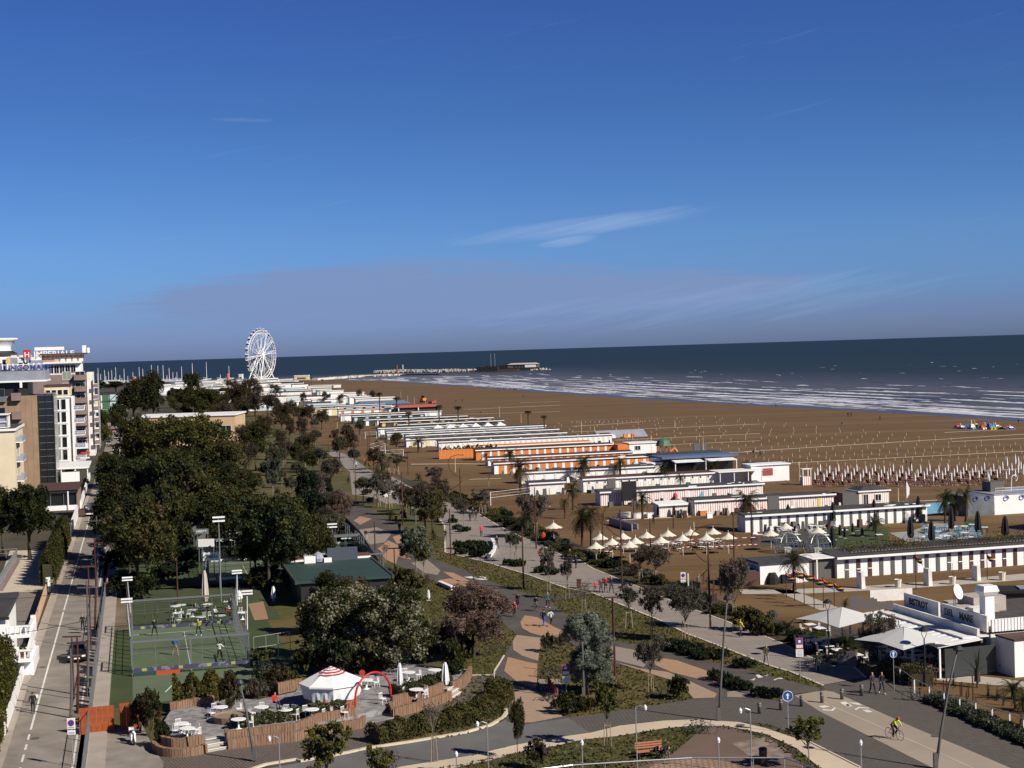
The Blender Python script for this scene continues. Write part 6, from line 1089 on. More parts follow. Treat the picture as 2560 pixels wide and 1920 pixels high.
# tables and chairs
def table(r=.55, h=.75, cloth=w_clean):
 o = thing('cafe_table', '', 'table', (0, 0, 0), 0, 'round white café tables'); MB().lathe((0, 0, 0), [(.02, h-.04), (r, h-.04), (r, h), (.02, h)], 20).obj('tabletop', cloth, o); b = MB()
 MB().lathe((0, 0, 0), [(.28, 0), (.07, .1), (.05, h-.05)], 8).obj('pedestal', cloth, o); return o
def chair(m=w_clean, nm='cafe_chair'):
 o = thing(nm, '', 'chair', (0, 0, 0), 0, 'white café chairs'); part(o, 'seat', (.42, .42, .04), (0, 0, .43), m); b = MB()
 for i in range(5): b.box((-.18+.09*i, -.2, .47), (.025, .02, .38))
 b.box((0, -.2, .83), (.42, .03, .04)); b.obj('backrest', m, o)
 for x in (-.18, .18):
  for y in (-.18, .18): MB().cyl((x, y, .43), (x*1.2, y*1.25, 0), .018, n=5).obj('leg', m, o)
 return o
tb0 = table(); ch0 = chair(); u1 = u2 = False
def place(proto, p, rz, desc, group, sc=None, flag={}):
 if proto.name not in flag: flag[proto.name] = 1; o = proto; o.location = p; o.rotation_euler[2] = rz; o['group'] = group;
 else: o = dup(proto, p, rz, group=group)
 if sc: o.scale = (sc, sc, sc)
 return auto(o, desc, p)
rc = random.Random(12)
for t, x, y in [('V', 625, 1040), ('V', 705, 1105), ('V', 1415, 980), ('V', 1735, 812), ('V', 2065, 848), ('V', 1170, 812), ('B', 440, 1178), ('B', 1205, 885), ('B', 1410, 866), ('B', 1265, 1020), ('B', 870, 945)]:
 p = G(t, x, y, FZ+.75); p.z = FZ; place(tb0, p, rc.random()*3, 'round white café table', 'round white café tables')
 for k in range(rc.choice([2, 3])):
  a = rc.uniform(-2.6, .6)+k*1.7; q = p+Vector((math.cos(a)*.85, math.sin(a)*.85, 0)); place(ch0, q, a+math.pi/2, 'white wire café chair', 'white café chairs')
for t, x, y in [('V', 1420, 915), ('B', 580, 1250), ('B', 700, 1250), ('B', 1000, 1140)]: p = G(t, x, y, FZ); place(ch0, p, rc.uniform(0, 6), 'white wire café chair', 'white café chairs')
# padel club terrace furniture
for x, y in [(1385, 365), (1430, 355), (1520, 395), (1585, 450), (1640, 350), (1740, 440), (1805, 330), (1915, 415), (1410, 420)]:
 p = G('A', x, y, .75); p.z = .03; place(tb0, p, 0, 'white plastic terrace table', 'white terrace tables by the padel court')
for x, y in [(1370, 480), (1400, 500), (1420, 490), (1490, 460), (1560, 400), (1610, 480), (1660, 470), (1790, 380), (1880, 470), (1900, 440)]:
 place(ch0, G('A', x, y), rc.uniform(0, 6), 'white plastic terrace chair', 'white terrace chairs by the padel court')
def closed_umbrella(p, h, w, label, m, base=True, z=0.):
 o = thing('closed_parasol', label, 'parasol', p); MB().cyl((0, 0, 0), (0, 0, h), .03).obj('pole', w_lsteel, o); b = MB(); vs = []; fs = []; n = 12
 for k, (r_, zz) in enumerate([(w*.32, h*.16), (w*.5, h*.3), (w*.42, h*.6), (w*.28, h*.88), (w*.12, h)]):
  for i in range(n): a_ = 2*math.pi*i/n; q = r_*(1 if i % 2 else .68); vs.append((q*math.cos(a_), q*math.sin(a_), zz))
 for k in range(4):
  for i in range(n): fs.append((k*n+i, k*n+(i+1) % n, (k+1)*n+(i+1) % n, (k+1)*n+i))
 fs += [tuple(range(n))[::-1], tuple(range(4*n, 5*n))]; b.add(vs, fs); b.obj('folded_canopy', m, o)
 if base: part(o, 'base', (.5, .5, .08), (0, 0, 0), w_conc)
 return o
w_cover = mt('white_cover', (.70, .70, .70), .8); w_pinkc = mt('blush_canvas', (.50, .42, .36), .85)
for t, x, yb, yt, w, m, lab, z in [('B', 1140, 1015, 812, .55, w_cover, 'white covered closed parasol left of the right café tables', FZ), ('B', 1500, 1015, 808, .7, w_cover, 'white covered closed parasol at the right café corner', FZ), ('I', 425, 1320, 1030, .8, w_pinkc, 'tall closed blush parasol on the club terrace', 0), ('I', 962, 1275, 1155, .6, w_cover, 'closed white parasol beside the green clubhouse', 0), ('A', 1890, 330, 285, .8, w_cover, 'short white folded parasol behind the near court corner', 1.5), ('B', 1365, 320, 240, .4, w_cover, 'closed white parasol left of the pinkish tamarisk', 0)]:
 p = G(t, x, yb, z); h = hgt(p, t, yt)-z; closed_umbrella(p, max(1.2, h), w, lab, m)
# ---------------------------------------------------------------- bistro
pS = G('E', 1920, 442, 4.5); pN = G('E', 1265, 257, 4.5); dv = pN-pS; Ls = dv.length; az = math.atan2(dv.y, dv.x)-math.pi/2
BI = thing('beach_bistro', 'white beach bistro with the lettering BISTROT DEL MARE on its parapet', 'restaurant', (pS.x, pS.y, 0), az)   # local +y runs away along the sign, +x towards the sea
part(BI, 'main_wall', (16, Ls, 3.0), (8.3, Ls/2, 0), w_white); part(BI, 'parapet', (.18, Ls*.52, 1.35), (.05, Ls*.26, 3.15), w_white); part(BI, 'parapet', (.18, Ls*.44, 1.35), (.05, Ls*.78, 3.15), w_white)
part(BI, 'flat_roof', (16, Ls, .15), (8.2, Ls/2, 3.003), mt('felt_roof', (.05, .042, .04), .95, c2=(.075, .065, .06), scale=1.2)); part(BI, 'front_board', (14, .15, 1.0), (7.3, -.1, 3.2), w_white)
bb = MB()
for i in range(46): bb.box((.4+.3*i, -.2, 3.2), (.22, .06, 1.02))
bb.obj('front_boarding', w_clean, BI); part(BI, 'lower_roof', (2.4, Ls+.4, .12), (-1.2, Ls/2, 2.85), w_white); part(BI, 'lower_parapet', (.22, Ls+.4, .65), (-.95, Ls/2, 2.9), w_white)
def wall_text(s_, size, y, z):
 o = letters(BI, 'lettering', s_, size, w_dark, (-.06, y, z), -math.pi/2, .02, 1.0, 'dark painted word '+s_); return o
wall_text('BISTROT', .82, Ls-.9, 3.62); wall_text('DEL', .82, Ls*.5-.2, 3.62); wall_text('MARE', .82, Ls*.31, 3.62)
ck = part(BI, 'chimney', (.85, .85, 3.1), (.75, .35+.8, 2.9), w_clean);
o = link('chimney_cap', MB().box((0, 0, 0), (1.0, 1.0, .35), taper=1.45).box((0, 0, .35), (1.45, 1.45, .45), taper=.8).mesh('chimney_cap', w_clean), BI, (.75, 1.15, 6.0))
# satellite dish
dp = link('dish', MB().lathe((0, 0, 0), [(.02, 0), (.4, .05), (.75, .2), (.85, .28)], 20).mesh('dish', w_cover, ), BI, (2.2, Ls*.62, 5.1)); dp.scale = (.8, .8, .8); dp.rotation_euler = (1.25, 0, .5); MB().cyl((2.2, Ls*.62+.2, 3.1), (2.2, Ls*.62+.2, 5.3), .05).obj('dish_mast', w_steel, BI); MB().cyl((2.1, Ls*.62+.3, 3.1), (2.1, Ls*.62+.3, 7.6), .02, n=4).obj('aerial', w_dark, BI)
rg = random.Random(6)
for i in range(9): part(BI, 'roof_clutter', (round(rg.uniform(.5, 1.8), 1), round(rg.uniform(.4, 1.2), 1), round(rg.uniform(.3, 1.1), 1)), (rg.uniform(2.5, 7), rg.uniform(Ls*.55, Ls*.95), 3.16), rg.choice([w_clean, w_greyp, w_conc, w_white]))
part(BI, 'roof_house', (3.2, 2.6, 1.3), (5.5, Ls*.72, 3.16), w_conc);
# lean-to canopy of corrugated sheet with wavy edge
cv_ = MB(); nx = 34
for i in range(nx):
 y0 = -1.2+(Ls+2.4)*i/nx; y1 = y0+(Ls+2.4)/nx*.96; j = .25*math.sin(i*1.7)+.15*math.sin(i*4.1); zz = .03*(i % 2)
 cv_.add([(-1.2, y0, 2.9+zz), (-1.2, y1, 2.9+zz), (-5.3+j, y1, 2.55+zz), (-5.3+j, y0, 2.55+zz), (-1.2, y0, 2.85+zz), (-1.2, y1, 2.85+zz), (-5.3+j, y1, 2.5+zz), (-5.3+j, y0, 2.5+zz)], [(3, 2, 1, 0), (4, 5, 6, 7), (0, 4, 7, 3), (1, 2, 6, 5), (2, 3, 7, 6)])
cv_.obj('corrugated_canopy', w_clean, BI)
for y in [-1, 3.2, 7.4, 11.6, Ls+.8]: part(BI, 'post', (.14, .14, 2.5), (-5.0, y, 0), w_clean)
part(BI, 'inner_wall', (.2, Ls-1, 2.8), (-.2, Ls/2, 0), w_shut)
part(BI, 'side_screen', (4.6, .08, 2.3), (-2.4, -1.25, .1), mt('smoky_screen', (.045, .05, .05), .25))
part(BI, 'front_block', (3.6, 2.6, 2.9), (2.3, -1.7, 0), w_clean); part(BI, 'front_roof', (3.7, 2.7, .14), (2.3, -1.7, 2.9), w_brd); win(BI, 5.6, -.35, .7, 2.4, 1.8, m=w_glass2); part(BI, 'blue_fascia', (9, .12, .75), (9.2, -1.5, 2.75), w_bl2); part(BI, 'blue_top', (9, 1.4, .1), (9.2, -.8, 3.5), w_clean)
aw = part(BI, 'awning', (8, 2.2, .1), (9.4, -2.4, 2.3), w_canvas); aw.rotation_euler[0] = .3; part(BI, 'side_block', (4, 2, 2.8), (11.5, -1.5, 0), w_clean);
ac = part(BI, 'air_unit', (.9, .4, .7), (2.9, -3.2, 2.0), w_clean); link('fan', MB().cyl((0, -.22, .35), (0, -.2, .35), .28, n=14).mesh('fan', w_black), ac); part(BI, 'vent_pipe', (.12, .12, 1.2), (1.6, -3.15, 2.2), w_dark)
def big_umbrella(p, w, h0, h1, label, rz):
 o = thing('square_parasol', label, 'parasol', p, rz, 'large square parasols of the bistro'); b = MB(); a = w/2
 e = [(-a, -a, h0), (a, -a, h0), (a, a, h0), (-a, a, h0)]; mids = [(0, -a*.94, h0+.18), (a*.94, 0, h0+.18), (0, a*.94, h0+.18), (-a*.94, 0, h0+.18)]; c = (0, 0, h1)
 for i in range(4): b.add([e[i], mids[i], c], [(0, 1, 2)]); b.add([mids[i], e[(i+1) % 4], c], [(0, 1, 2)])
 b.obj('canopy', w_canvas2, o); MB().cyl((0, 0, 0), (0, 0, h1), .05).obj('pole', w_steel, o); k = MB()
 for q in e: k.tube([c, (q[0]*.98, q[1]*.98, q[2]-.02)], .025, 4)
 k.obj('ribs', w_steel, o); return o
w_canvas2 = mt('grey_white_canvas', (.50, .50, .49), .85)
big_umbrella(G('E', 770, 370, 4.1).xy.to_3d(), 5.6, 3.0, 4.1, 'large off-white square parasol at the far end of the bistro terrace', az+.25)
big_umbrella(G('E', 1262, 528, 4.1).xy.to_3d(), 5.6, 3.0, 4.1, 'large off-white square parasol beside the bistro awning', az+.25)
p = ST(188, 127); big_umbrella(p, 7, 3., 4.2, 'large pale square parasol over the beach terrace at the right edge', CA+.3)
cvr = thing('scalloped_screen', 'dark scalloped windbreak behind the bistro canopy', 'windbreak', G('E', 850, 400), CA-.1); b = MB()
for i in range(14): b.box((.32*i, 0, 0), (.33, .05, 1.5-.07*i+.2*math.sin(i*1.1)))
b.obj('panel', w_shut, cvr); cw = thing('white_screen', 'low white screen wall behind the bistro canopy', 'screen', G('E', 960, 340, 0), CA-.1); part(cw, 'panel', (4.6, .15, 1.2), (3, .5, 0), w_white)
# terrace under the parasols: dark floor, tables
sheet('bistro_terrace', [gp('E', 430, 590, 560, 500, 1300, 640, 1900, 760, 1900, 880, 1480, 880, 1100, 850, 950, 830, 760, 840, 560, 720)], .05, mat('dark_decking', (.045, .035, .028), .9, (.07, .055, .045), .8))
def stable():
 o = thing('square_table', '', 'table', (0, 0, 0), 0, 'white bistro tables'); part(o, 'tabletop', (.9, .9, .04), (0, 0, .72), w_clean); [part(o, 'leg', (.05, .05, .72), (x, y, 0), w_dark) for x in (-.38, .38) for y in (-.38, .38)]; return o
st0 = stable()
for x, y in [(480, 605), (570, 640), (660, 680), (740, 710), (890, 750), (1265, 690), (1355, 718), (1265, 775), (1400, 755), (1460, 760), (1820, 820), (520, 510), (600, 540), (1000, 640), (1080, 690), (1150, 720)]:
 p = G('E', x, y, .75); p.z = .05; place(st0, p, az, 'white square bistro table', 'white bistro tables')
 for k in (-1, 1): place(ch0 if 0 else ch0, p+Vector((math.cos(az), math.sin(az), 0))*.75*k, az+math.pi/2*k, 'bistro chair', 'bistro chairs')
o = thing('wooden_barrel', 'brown wooden barrel at the bistro entrance', 'barrel', G('E', 1640, 850)); MB().lathe((0, 0, 0), [(.55, 0), (.75, .5), (.78, .8), (.6, 1.5)], 14).obj('staves', w_brick, o); MB().lathe((0, 0, 0), [(.72, .35), (.76, .42)], 14).obj('hoop', w_dark, o)
o = thing('palm_planter', 'square wooden planter holding a palm in front of the bistro', 'planter', G('E', 812, 845)); o.rotation_euler[2] = -.35; part(o, 'box', (1.5, 1.2, 1.25), (0, .6, 0), w_lat); me = PROTO['lowpalm'][0][0][1][1]; link('palm_crown', me, o, (0, .6, 1.3))
o = thing('easel_board', 'small wooden easel board on the sand before the bistro', 'sign', G('E', 1470, 900)); MB().cyl((-.35, 0, 0), (0, 0, 1.2), .03, n=4).cyl((.35, 0, 0), (0, 0, 1.2), .03, n=4).cyl((0, .4, 0), (0, 0, 1.2), .03, n=4).obj('frame', w_brick, o); part(o, 'board', (.4, .03, .5), (0, -.04, .5), w_brd)
o = thing('black_roof_shed', 'dark tarpaulin-covered roof at the right edge behind the bistro', 'shed', G('E', 1990, 365), CA-.35); part(o, 'wall', (14, 3, 1.3), (7, 1.5, 0), w_dark); part(o, 'roof', (14.4, 3.6, .25), (7, 1.5, 1.3), w_black); part(o, 'solar_panel', (3, 2, .08), (4, 1.5, 1.6), w_greyp)
# ---------------------------------------------------------------- people
def human(pose):
 """joints in metres, z up, facing -y; returns verts/edges/radii"""
 J = dict(pel=(0, 0, .95), bel=(0, 0, 1.08), che=(0, 0, 1.30), nk=(0, .0, 1.47), hd=(0, -.02, 1.60), ht=(0, -.01, 1.70),
             hl=(.10, 0, .92), hr=(-.10, 0, .92), kl=(.11, -.02, .5), kr=(-.11, -.02, .5), al=(.11, .02, .09), ar=(-.11, .02, .09), fl=(.12, -.15, .03), fr=(-.12, -.15, .03),
             sl=(.19, 0, 1.40), sr=(-.19, 0, 1.40), el=(.25, .02, 1.13), er=(-.25, .02, 1.13), wl=(.26, -.05, .88), wr=(-.26, -.05, .88), nl=(.26, -.08, .79), nr=(-.26, -.08, .79))
 if pose == 'walk': J.update(kl=(.10, -.16, .52), al=(.10, -.26, .10), fl=(.11, -.42, .05), kr=(-.10, .05, .50), ar=(-.10, .30, .14), fr=(-.11, .20, .03), el=(.25, .14, 1.15), wl=(.24, .16, .92), nl=(.24, .13, .83), er=(-.25, -.06, 1.14), wr=(-.22, -.26, .98), nr=(-.21, -.33, .92))
 if pose == 'jog': J.update(kl=(.10, -.30, .62), al=(.10, -.12, .24), fl=(.11, -.28, .17), kr=(-.10, .06, .50), ar=(-.10, .42, .30), fr=(-.11, .46, .17), el=(.26, .20, 1.18), wl=(.22, -.0, 1.08), nl=(.2, -.08, 1.1), er=(-.26, -.02, 1.15), wr=(-.16, -.26, 1.22), nr=(-.12, -.32, 1.26), che=(0, -.06, 1.30), nk=(0, -.09, 1.46), hd=(0, -.13, 1.58), ht=(0, -.12, 1.69))
 if pose == 'play': J.update(kl=(.2, -.1, .5), al=(.26, .0, .1), fl=(.28, -.15, .03), kr=(-.2, -.1, .5), ar=(-.26, .02, .1), fr=(-.28, -.13, .03), er=(-.32, -.14, 1.18), wr=(-.36, -.36, 1.10), nr=(-.37, -.44, 1.1), el=(.3, -.12, 1.16), wl=(.18, -.30, 1.05), nl=(.12, -.36, 1.05), che=(0, -.1, 1.27), nk=(0, -.15, 1.42), hd=(0, -.2, 1.54), ht=(0, -.2, 1.65))
 if pose == 'sit': J.update(pel=(0, 0, .48), bel=(0, .02, .62), che=(0, -.02, .84), nk=(0, -.06, 1.0), hd=(0, -.10, 1.12), ht=(0, -.11, 1.22), hl=(.1, -.02, .48), hr=(-.1, -.02, .48), kl=(.13, -.44, .50), kr=(-.13, -.44, .50), al=(.13, -.42, .09), ar=(-.13, -.42, .09), fl=(.14, -.58, .03), fr=(-.14, -.58, .03), sl=(.19, -.02, .93), sr=(-.19, -.02, .93), el=(.25, -.12, .70), er=(-.25, -.12, .70), wl=(.16, -.32, .60), wr=(-.16, -.32, .60), nl=(.10, -.38, .58), nr=(-.10, -.38, .58))
 if pose == 'bend': J.update(pel=(0, 0, .48), bel=(0, -.08, .60), che=(0, -.26, .74), nk=(0, -.40, .80), hd=(0, -.52, .80), ht=(0, -.61, .78), hl=(.1, -.02, .48), hr=(-.1, -.02, .48), kl=(.13, -.44, .50), kr=(-.13, -.44, .50), al=(.13, -.42, .09), ar=(-.13, -.42, .09), fl=(.14, -.58, .03), fr=(-.14, -.58, .03), sl=(.19, -.36, .76), sr=(-.19, -.36, .76), el=(.22, -.44, .52), er=(-.22, -.44, .52), wl=(.14, -.46, .30), wr=(-.14, -.46, .30), nl=(.12, -.48, .22), nr=(-.12, -.48, .22))
 if pose in ('cycle', 'cycle2'):
  J.update(pel=(0, .18, .98), bel=(0, .10, 1.08), che=(0, -.16, 1.26), nk=(0, -.28, 1.36), hd=(0, -.37, 1.46), ht=(0, -.42, 1.56), hl=(.09, .16, .95), hr=(-.09, .16, .95), kl=(.11, -.20, .72), kr=(-.11, -.10, .58), al=(.11, .02, .38), ar=(-.11, .02, .20), fl=(.11, -.12, .32), fr=(-.11, -.12, .16), sl=(.18, -.22, 1.32), sr=(-.18, -.22, 1.32), el=(.22, -.36, 1.12), er=(-.22, -.36, 1.12), wl=(.19, -.53, .98), wr=(-.19, -.53, .98), nl=(.18, -.59, .97), nr=(-.18, -.59, .97))
 E = [('pel', 'bel'), ('bel', 'che'), ('che', 'nk'), ('nk', 'hd'), ('hd', 'ht'), ('pel', 'hl'), ('pel', 'hr'), ('hl', 'kl'), ('hr', 'kr'), ('kl', 'al'), ('kr', 'ar'), ('al', 'fl'), ('ar', 'fr'), ('che', 'sl'), ('che', 'sr'), ('sl', 'el'), ('sr', 'er'), ('el', 'wl'), ('er', 'wr'), ('wl', 'nl'), ('wr', 'nr')]
 Rr = dict(pel=.15, bel=.135, che=.155, nk=.06, hd=.10, ht=.085, hl=.10, hr=.10, kl=.065, kr=.065, al=.045, ar=.045, fl=.035, fr=.035, sl=.075, sr=.075, el=.05, er=.05, wl=.034, wr=.034, nl=.036, nr=.036)
 return J, E, Rr
_bm = {}
def body(pose):
 if pose in _bm: return _bm[pose]
 J, E, Rr = human(pose); K = list(J); me = D.meshes.new('body'); me.from_pydata([J[k] for k in K], [(K.index(a), K.index(b)) for a, b in E], []); o = D.objects.new('tmp', me); COL.objects.link(o)
 m = o.modifiers.new('s', 'SKIN');
 for i, k in enumerate(K): v = me.skin_vertices[0].data[i]; v.radius = (Rr[k]*(.72 if k in ('pel', 'bel', 'che') else 1.), Rr[k]); v.use_root = (k == 'pel')
 for i, k in enumerate(K):
  if k in ('pel', 'bel', 'che'): me.skin_vertices[0].data[i].radius = (Rr[k], Rr[k]*.74)
 s_ = o.modifiers.new('u', 'SUBSURF'); s_.levels = 1; s_.render_levels = 1
 dg = bpy.context.evaluated_depsgraph_get(); dg.update(); out = D.meshes.new_from_object(o.evaluated_get(dg)); D.objects.remove(o)
 out.materials.clear(); sk = mt('skin', (.42, .25, .17), .6)
 for n_ in (sk, w_black, w_black, w_black, w_black): out.materials.append(n_)
 # region by nearest bone: 0 skin, 1 hair, 2 top, 3 trousers, 4 shoes
 reg_ = {('nk', 'hd'): 0, ('hd', 'ht'): 0, ('pel', 'bel'): 2, ('bel', 'che'): 2, ('che', 'nk'): 2, ('pel', 'hl'): 3, ('pel', 'hr'): 3, ('hl', 'kl'): 3, ('hr', 'kr'): 3, ('kl', 'al'): 3, ('kr', 'ar'): 3, ('al', 'fl'): 4, ('ar', 'fr'): 4, ('che', 'sl'): 2, ('che', 'sr'): 2, ('sl', 'el'): 2, ('sr', 'er'): 2, ('el', 'wl'): 2, ('er', 'wr'): 2, ('wl', 'nl'): 0, ('wr', 'nr'): 0}
 hd = Vector(J['hd']); up = (Vector(J['ht'])-Vector(J['nk'])).normalized()
 for p in out.polygons:
  c = p.center; bd_ = 9; r_ = 2
  for (a, b), v in reg_.items():
   A = Vector(J[a]); B = Vector(J[b]); t = max(0, min(1, (c-A).dot(B-A)/(B-A).length_squared)); d = (c-A-(B-A)*t).length/(Rr[a]*(1-t)+Rr[b]*t)
   if d < bd_: bd_ = d; r_ = v
  if r_ == 0 and (c-Vector(J['nk'])).length < .3 and c.z > hd.z-.08:
   f = (c-hd);
   if f.y > -.03 or f.dot(up) > .085: r_ = 1
  p.material_index = r_; p.use_smooth = True
 _bm[pose] = out; return out
def cmat(c): return mt('cloth_%d_%d_%d' % tuple(int(x*255) for x in c), c, .85)
BLK = (.012, .012, .014); NAVY = (.02, .03, .07); RED = (.50, .03, .025); GRY = (.12, .12, .12); WHT = (.7, .7, .7); OLV = (.05, .055, .03)
def person(t, x, y, pose, label, top=BLK, leg=BLK, hair=(.03, .02, .015), shoe=BLK, face=0., z=0., h=1., skin=None, shorts=False, scale=1.):
 p = G(t, x, y, z); o = thing('person', label, 'person', p, face); b = link('body', body(pose), o)
 for i, c in ((1, hair), (2, top), (3, leg), (4, shoe)): b.material_slots[i].link = 'OBJECT'; b.material_slots[i].material = cmat(c)
 o.scale = (scale,)*3
 # jacket hem and face details as small child pieces
 J, E, Rr = human(pose); hd = Vector(J['hd']); f = MB()
 f.lathe((hd.x, hd.y-.095, hd.z-.02), [(.004, -.02), (.016, -.012), (.008, .03)], 5); f.obj('nose', mt('skin', (.42, .25, .17)), b)
 return o
# street and padel
person('A', 262, 1215, 'walk', 'person in dark clothes carrying white papers in the street', face=math.pi+.25); o = thing('paper_sheet', 'white papers held by the person in the street', 'papers', G('A', 295, 1165, .0)); part(o, 'sheet', (.22, .04, .3), (0, 0, .75), w_clean)
person('A', 1222, 600, 'play', 'padel player in black at the far left of the near court', face=.2, z=.05); person('A', 1572, 598, 'play', 'padel player in yellow and black at the far side of the near court', (.32, .32, .05), BLK, shoe=WHT, face=-.2, z=.05, hair=WHT)
person('A', 1385, 755, 'play', 'padel player in a blue shirt near the net of the near court', (.05, .11, .30), (.3, .2, .14), shoe=WHT, face=math.pi, z=.05); person('A', 1735, 788, 'play', 'padel player in a white shirt at the near right of the near court', WHT, BLK, shoe=WHT, face=math.pi-.3, z=.05)
person('H', 1080, 855, 'stand', 'worker in orange-red overalls beside the parked truck', (.75, .06, .03), (.75, .06, .03), face=2.)
for x, y, c, lab in [(1695, 455, WHT, 'white shirt seated at the club terrace'), (1640, 440, BLK, 'black seated under the closed blush parasol'), (1790, 450, (.45, .03, .04), 'red and grey seated at the club terrace'), (1560, 420, GRY, 'grey seated at the club terrace'), (1820, 390, BLK, 'black seated at the right end of the club terrace'), (1590, 430, NAVY, 'navy seated beside the parasol pole')]: person('A', x, y, 'sit', 'person in '+lab, c, BLK, face=rc.uniform(0, 6))
person('B', 145, 1170, 'sit', 'person in a bright red top sitting at a café table', (.6, .01, .01), NAVY, face=.9, z=FZ)
# joggers, cyclists and walkers on the paths
person('C', 250, 530, 'jog', 'jogger in black top and blue trousers on the tan paving', BLK, (.03, .07, .32), face=math.pi-.4, scale=1.02); person('C', 308, 528, 'jog', 'jogger in white vest and black leggings on the tan paving', (.55, .66, .62), BLK, shoe=(.5, .1, .05), face=math.pi-.4)
person('C', 283, 378, 'walk', 'walker in a teal jacket on the dark path crossing', (.03, .09, .12), BLK, shoe=WHT, face=.3)
person('C', 657, 250, 'walk', 'child in a pinkish red coat on the promenade', (.60, .06, .08), (.55, .08, .08), face=math.pi+.3, scale=.74, hair=(.5, .05, .07)); person('C', 703, 262, 'walk', 'person in dark jacket with red front beside the child', (.10, .03, .03), NAVY, face=.3, scale=.92); person('C', 742, 255, 'walk', 'person in a dark red jacket on the promenade', (.25, .02, .02), GRY, face=.2, scale=1.02); person('C', 785, 262, 'walk', 'tall person in black on the promenade', BLK, NAVY, face=.4, scale=1.12)
person('C', 1805, 612, 'walk', 'person with a yellow top and grey skirt on the promenade', (.62, .58, .04), BLK, face=math.pi-.9, hair=(.3, .22, .1)); o = thing('grey_jacket', 'grey jacket tied round the waist of the yellow-topped walker', 'jacket', G('C', 1805, 612)); MB().lathe((0, 0, 0), [(.2, .72), (.21, 1.0), (.17, 1.05)], 10).obj('cloth', cmat(GRY), o)
person('C', 2010, 832, 'walk', 'elderly person in an olive coat with a stick on the promenade', OLV, (.22, .2, .18), (.25, .17, .1), face=.2, scale=1.03); o = thing('walking_stick', 'walking stick beside the olive-coated person', 'stick', G('C', 1985, 825)); MB().cyl((0, 0, 0), (.1, 0, .85), .015, n=4).obj('stick', w_brd, o)
person('E', 578, 893, 'stand', 'person in black with a shoulder bag standing before the bistro planter', face=.2, scale=1.04); person('E', 658, 890, 'stand', 'person in dark clothes standing beside the wooden planter', BLK, GRY, face=-.3, scale=1.04)
person('E', 1015, 1060, 'walk', 'person in dark jacket walking with a dog at the plaza', (.03, .03, .035), BLK, face=.4, hair=(.25, .2, .15)); person('E', 1090, 1058, 'walk', 'person in navy clothes beside the dog walker on the plaza', BLK, NAVY, shoe=WHT, face=.2)
person('K', 1015, 935, 'walk', 'person in black, left one of the group where the promenade widens', face=math.pi, scale=1.05); person('K', 1070, 932, 'walk', 'person in black, right one of the group where the promenade widens', BLK, GRY, face=.3, scale=1.05); person('K', 1040, 900, 'walk', 'person in dark blue behind the group where the promenade widens', NAVY, BLK, face=0.)
person('K', 1118, 1075, 'stand', 'person in a red jacket on the promenade beyond the shrub bed', (.62, .04, .04), BLK, face=.3); person('K', 1262, 1185, 'walk', 'person in black by the white curved bench', face=.5, scale=1.05); person('K', 922, 1052, 'walk', 'person in black by the twin staked trees', face=.2)
person('K', 787, 1112, 'walk', 'person in black on the inner promenade edge', face=math.pi, scale=.98); person('K', 55, 1112, 'walk', 'person in dark jacket and light trousers on the far park square', BLK, (.35, .3, .25), face=.4)
person('K', 240, 582, 'walk', 'person in black, left of a pair on the far promenade', face=math.pi); person('K', 278, 578, 'walk', 'person in black, right of a pair on the far promenade', face=math.pi); person('K', 565, 775, 'walk', 'person in grey by the round olive tree', GRY, (.06, .07, .1), face=.2); person('K', 552, 690, 'walk', 'person in a blue jacket on the far promenade', (.04, .1, .25), BLK, face=.3)
person('K', 1655, 1280, 'sit', 'person in dark red sitting at the round shrub bed', (.22, .02, .02), BLK, face=.5, z=.3); person('K', 1695, 1140, 'stand', 'person in a bright red top by the cream beach canopy', (.70, .05, .03), BLK, face=.2); person('K', 1990, 1368, 'walk', 'person in navy on the promenade beside the plantings', NAVY, BLK, face=math.pi-.5, scale=1.08); person('K', 1935, 1310, 'walk', 'person in black half hidden behind the staked tree', face=.3)
person('L', 1230, 960, 'stand', 'person in black by the sunken volleyball ramp', face=.4); person('C', 1650, 240, 'stand', 'person in dark clothes at the outdoor gym posts', face=1.); person('C', 1475, 230, 'stand', 'dark-clothed person among the gym posts', GRY, BLK, face=1.)
person('Q', 945, 935, 'sit', 'person in orange-red on the far promenade bench', (.6, .09, .03), BLK, face=1., z=.2); person('Q', 885, 880, 'sit', 'person in red beside the far promenade bench', (.55, .04, .03), BLK, face=1., z=.2); person('Q', 775, 945, 'stand', 'person in a white cap and dark jacket on the far path', (.5, .5, .6), BLK, face=.3)
person('A', 655, 560, 'stand', 'person in black opening the rear of the parked dark car', face=.2)
PB = 'people far out on the beach'
for t, x, y in [('M', 1285, 220), ('M', 1320, 232), ('N', 812, 280), ('N', 820, 222), ('N', 1180, 258), ('N', 1390, 400), ('N', 1440, 395), ('N', 1920, 360), ('N', 1945, 362), ('N', 1722, 300), ('N', 1768, 300), ('N', 1815, 305), ('N', 1848, 308), ('N', 1858, 308), ('N', 1870, 308), ('Y', 2065, 462), ('M', 75, 135), ('M', 128, 135), ('N', 1735, 325), ('N', 1585, 500), ('s', 2120, 1043), ('s', 2128, 1043), ('s', 2200, 1052), ('s', 1940, 1020), ('s', 2105, 1068)]:
 o = person(t, x, y, 'walk', '', BLK, GRY if x % 2 else BLK, face=rc.uniform(0, 6), scale=1.1); o['group'] = PB; auto(o, 'tiny dark-clothed beach walker', o.location)
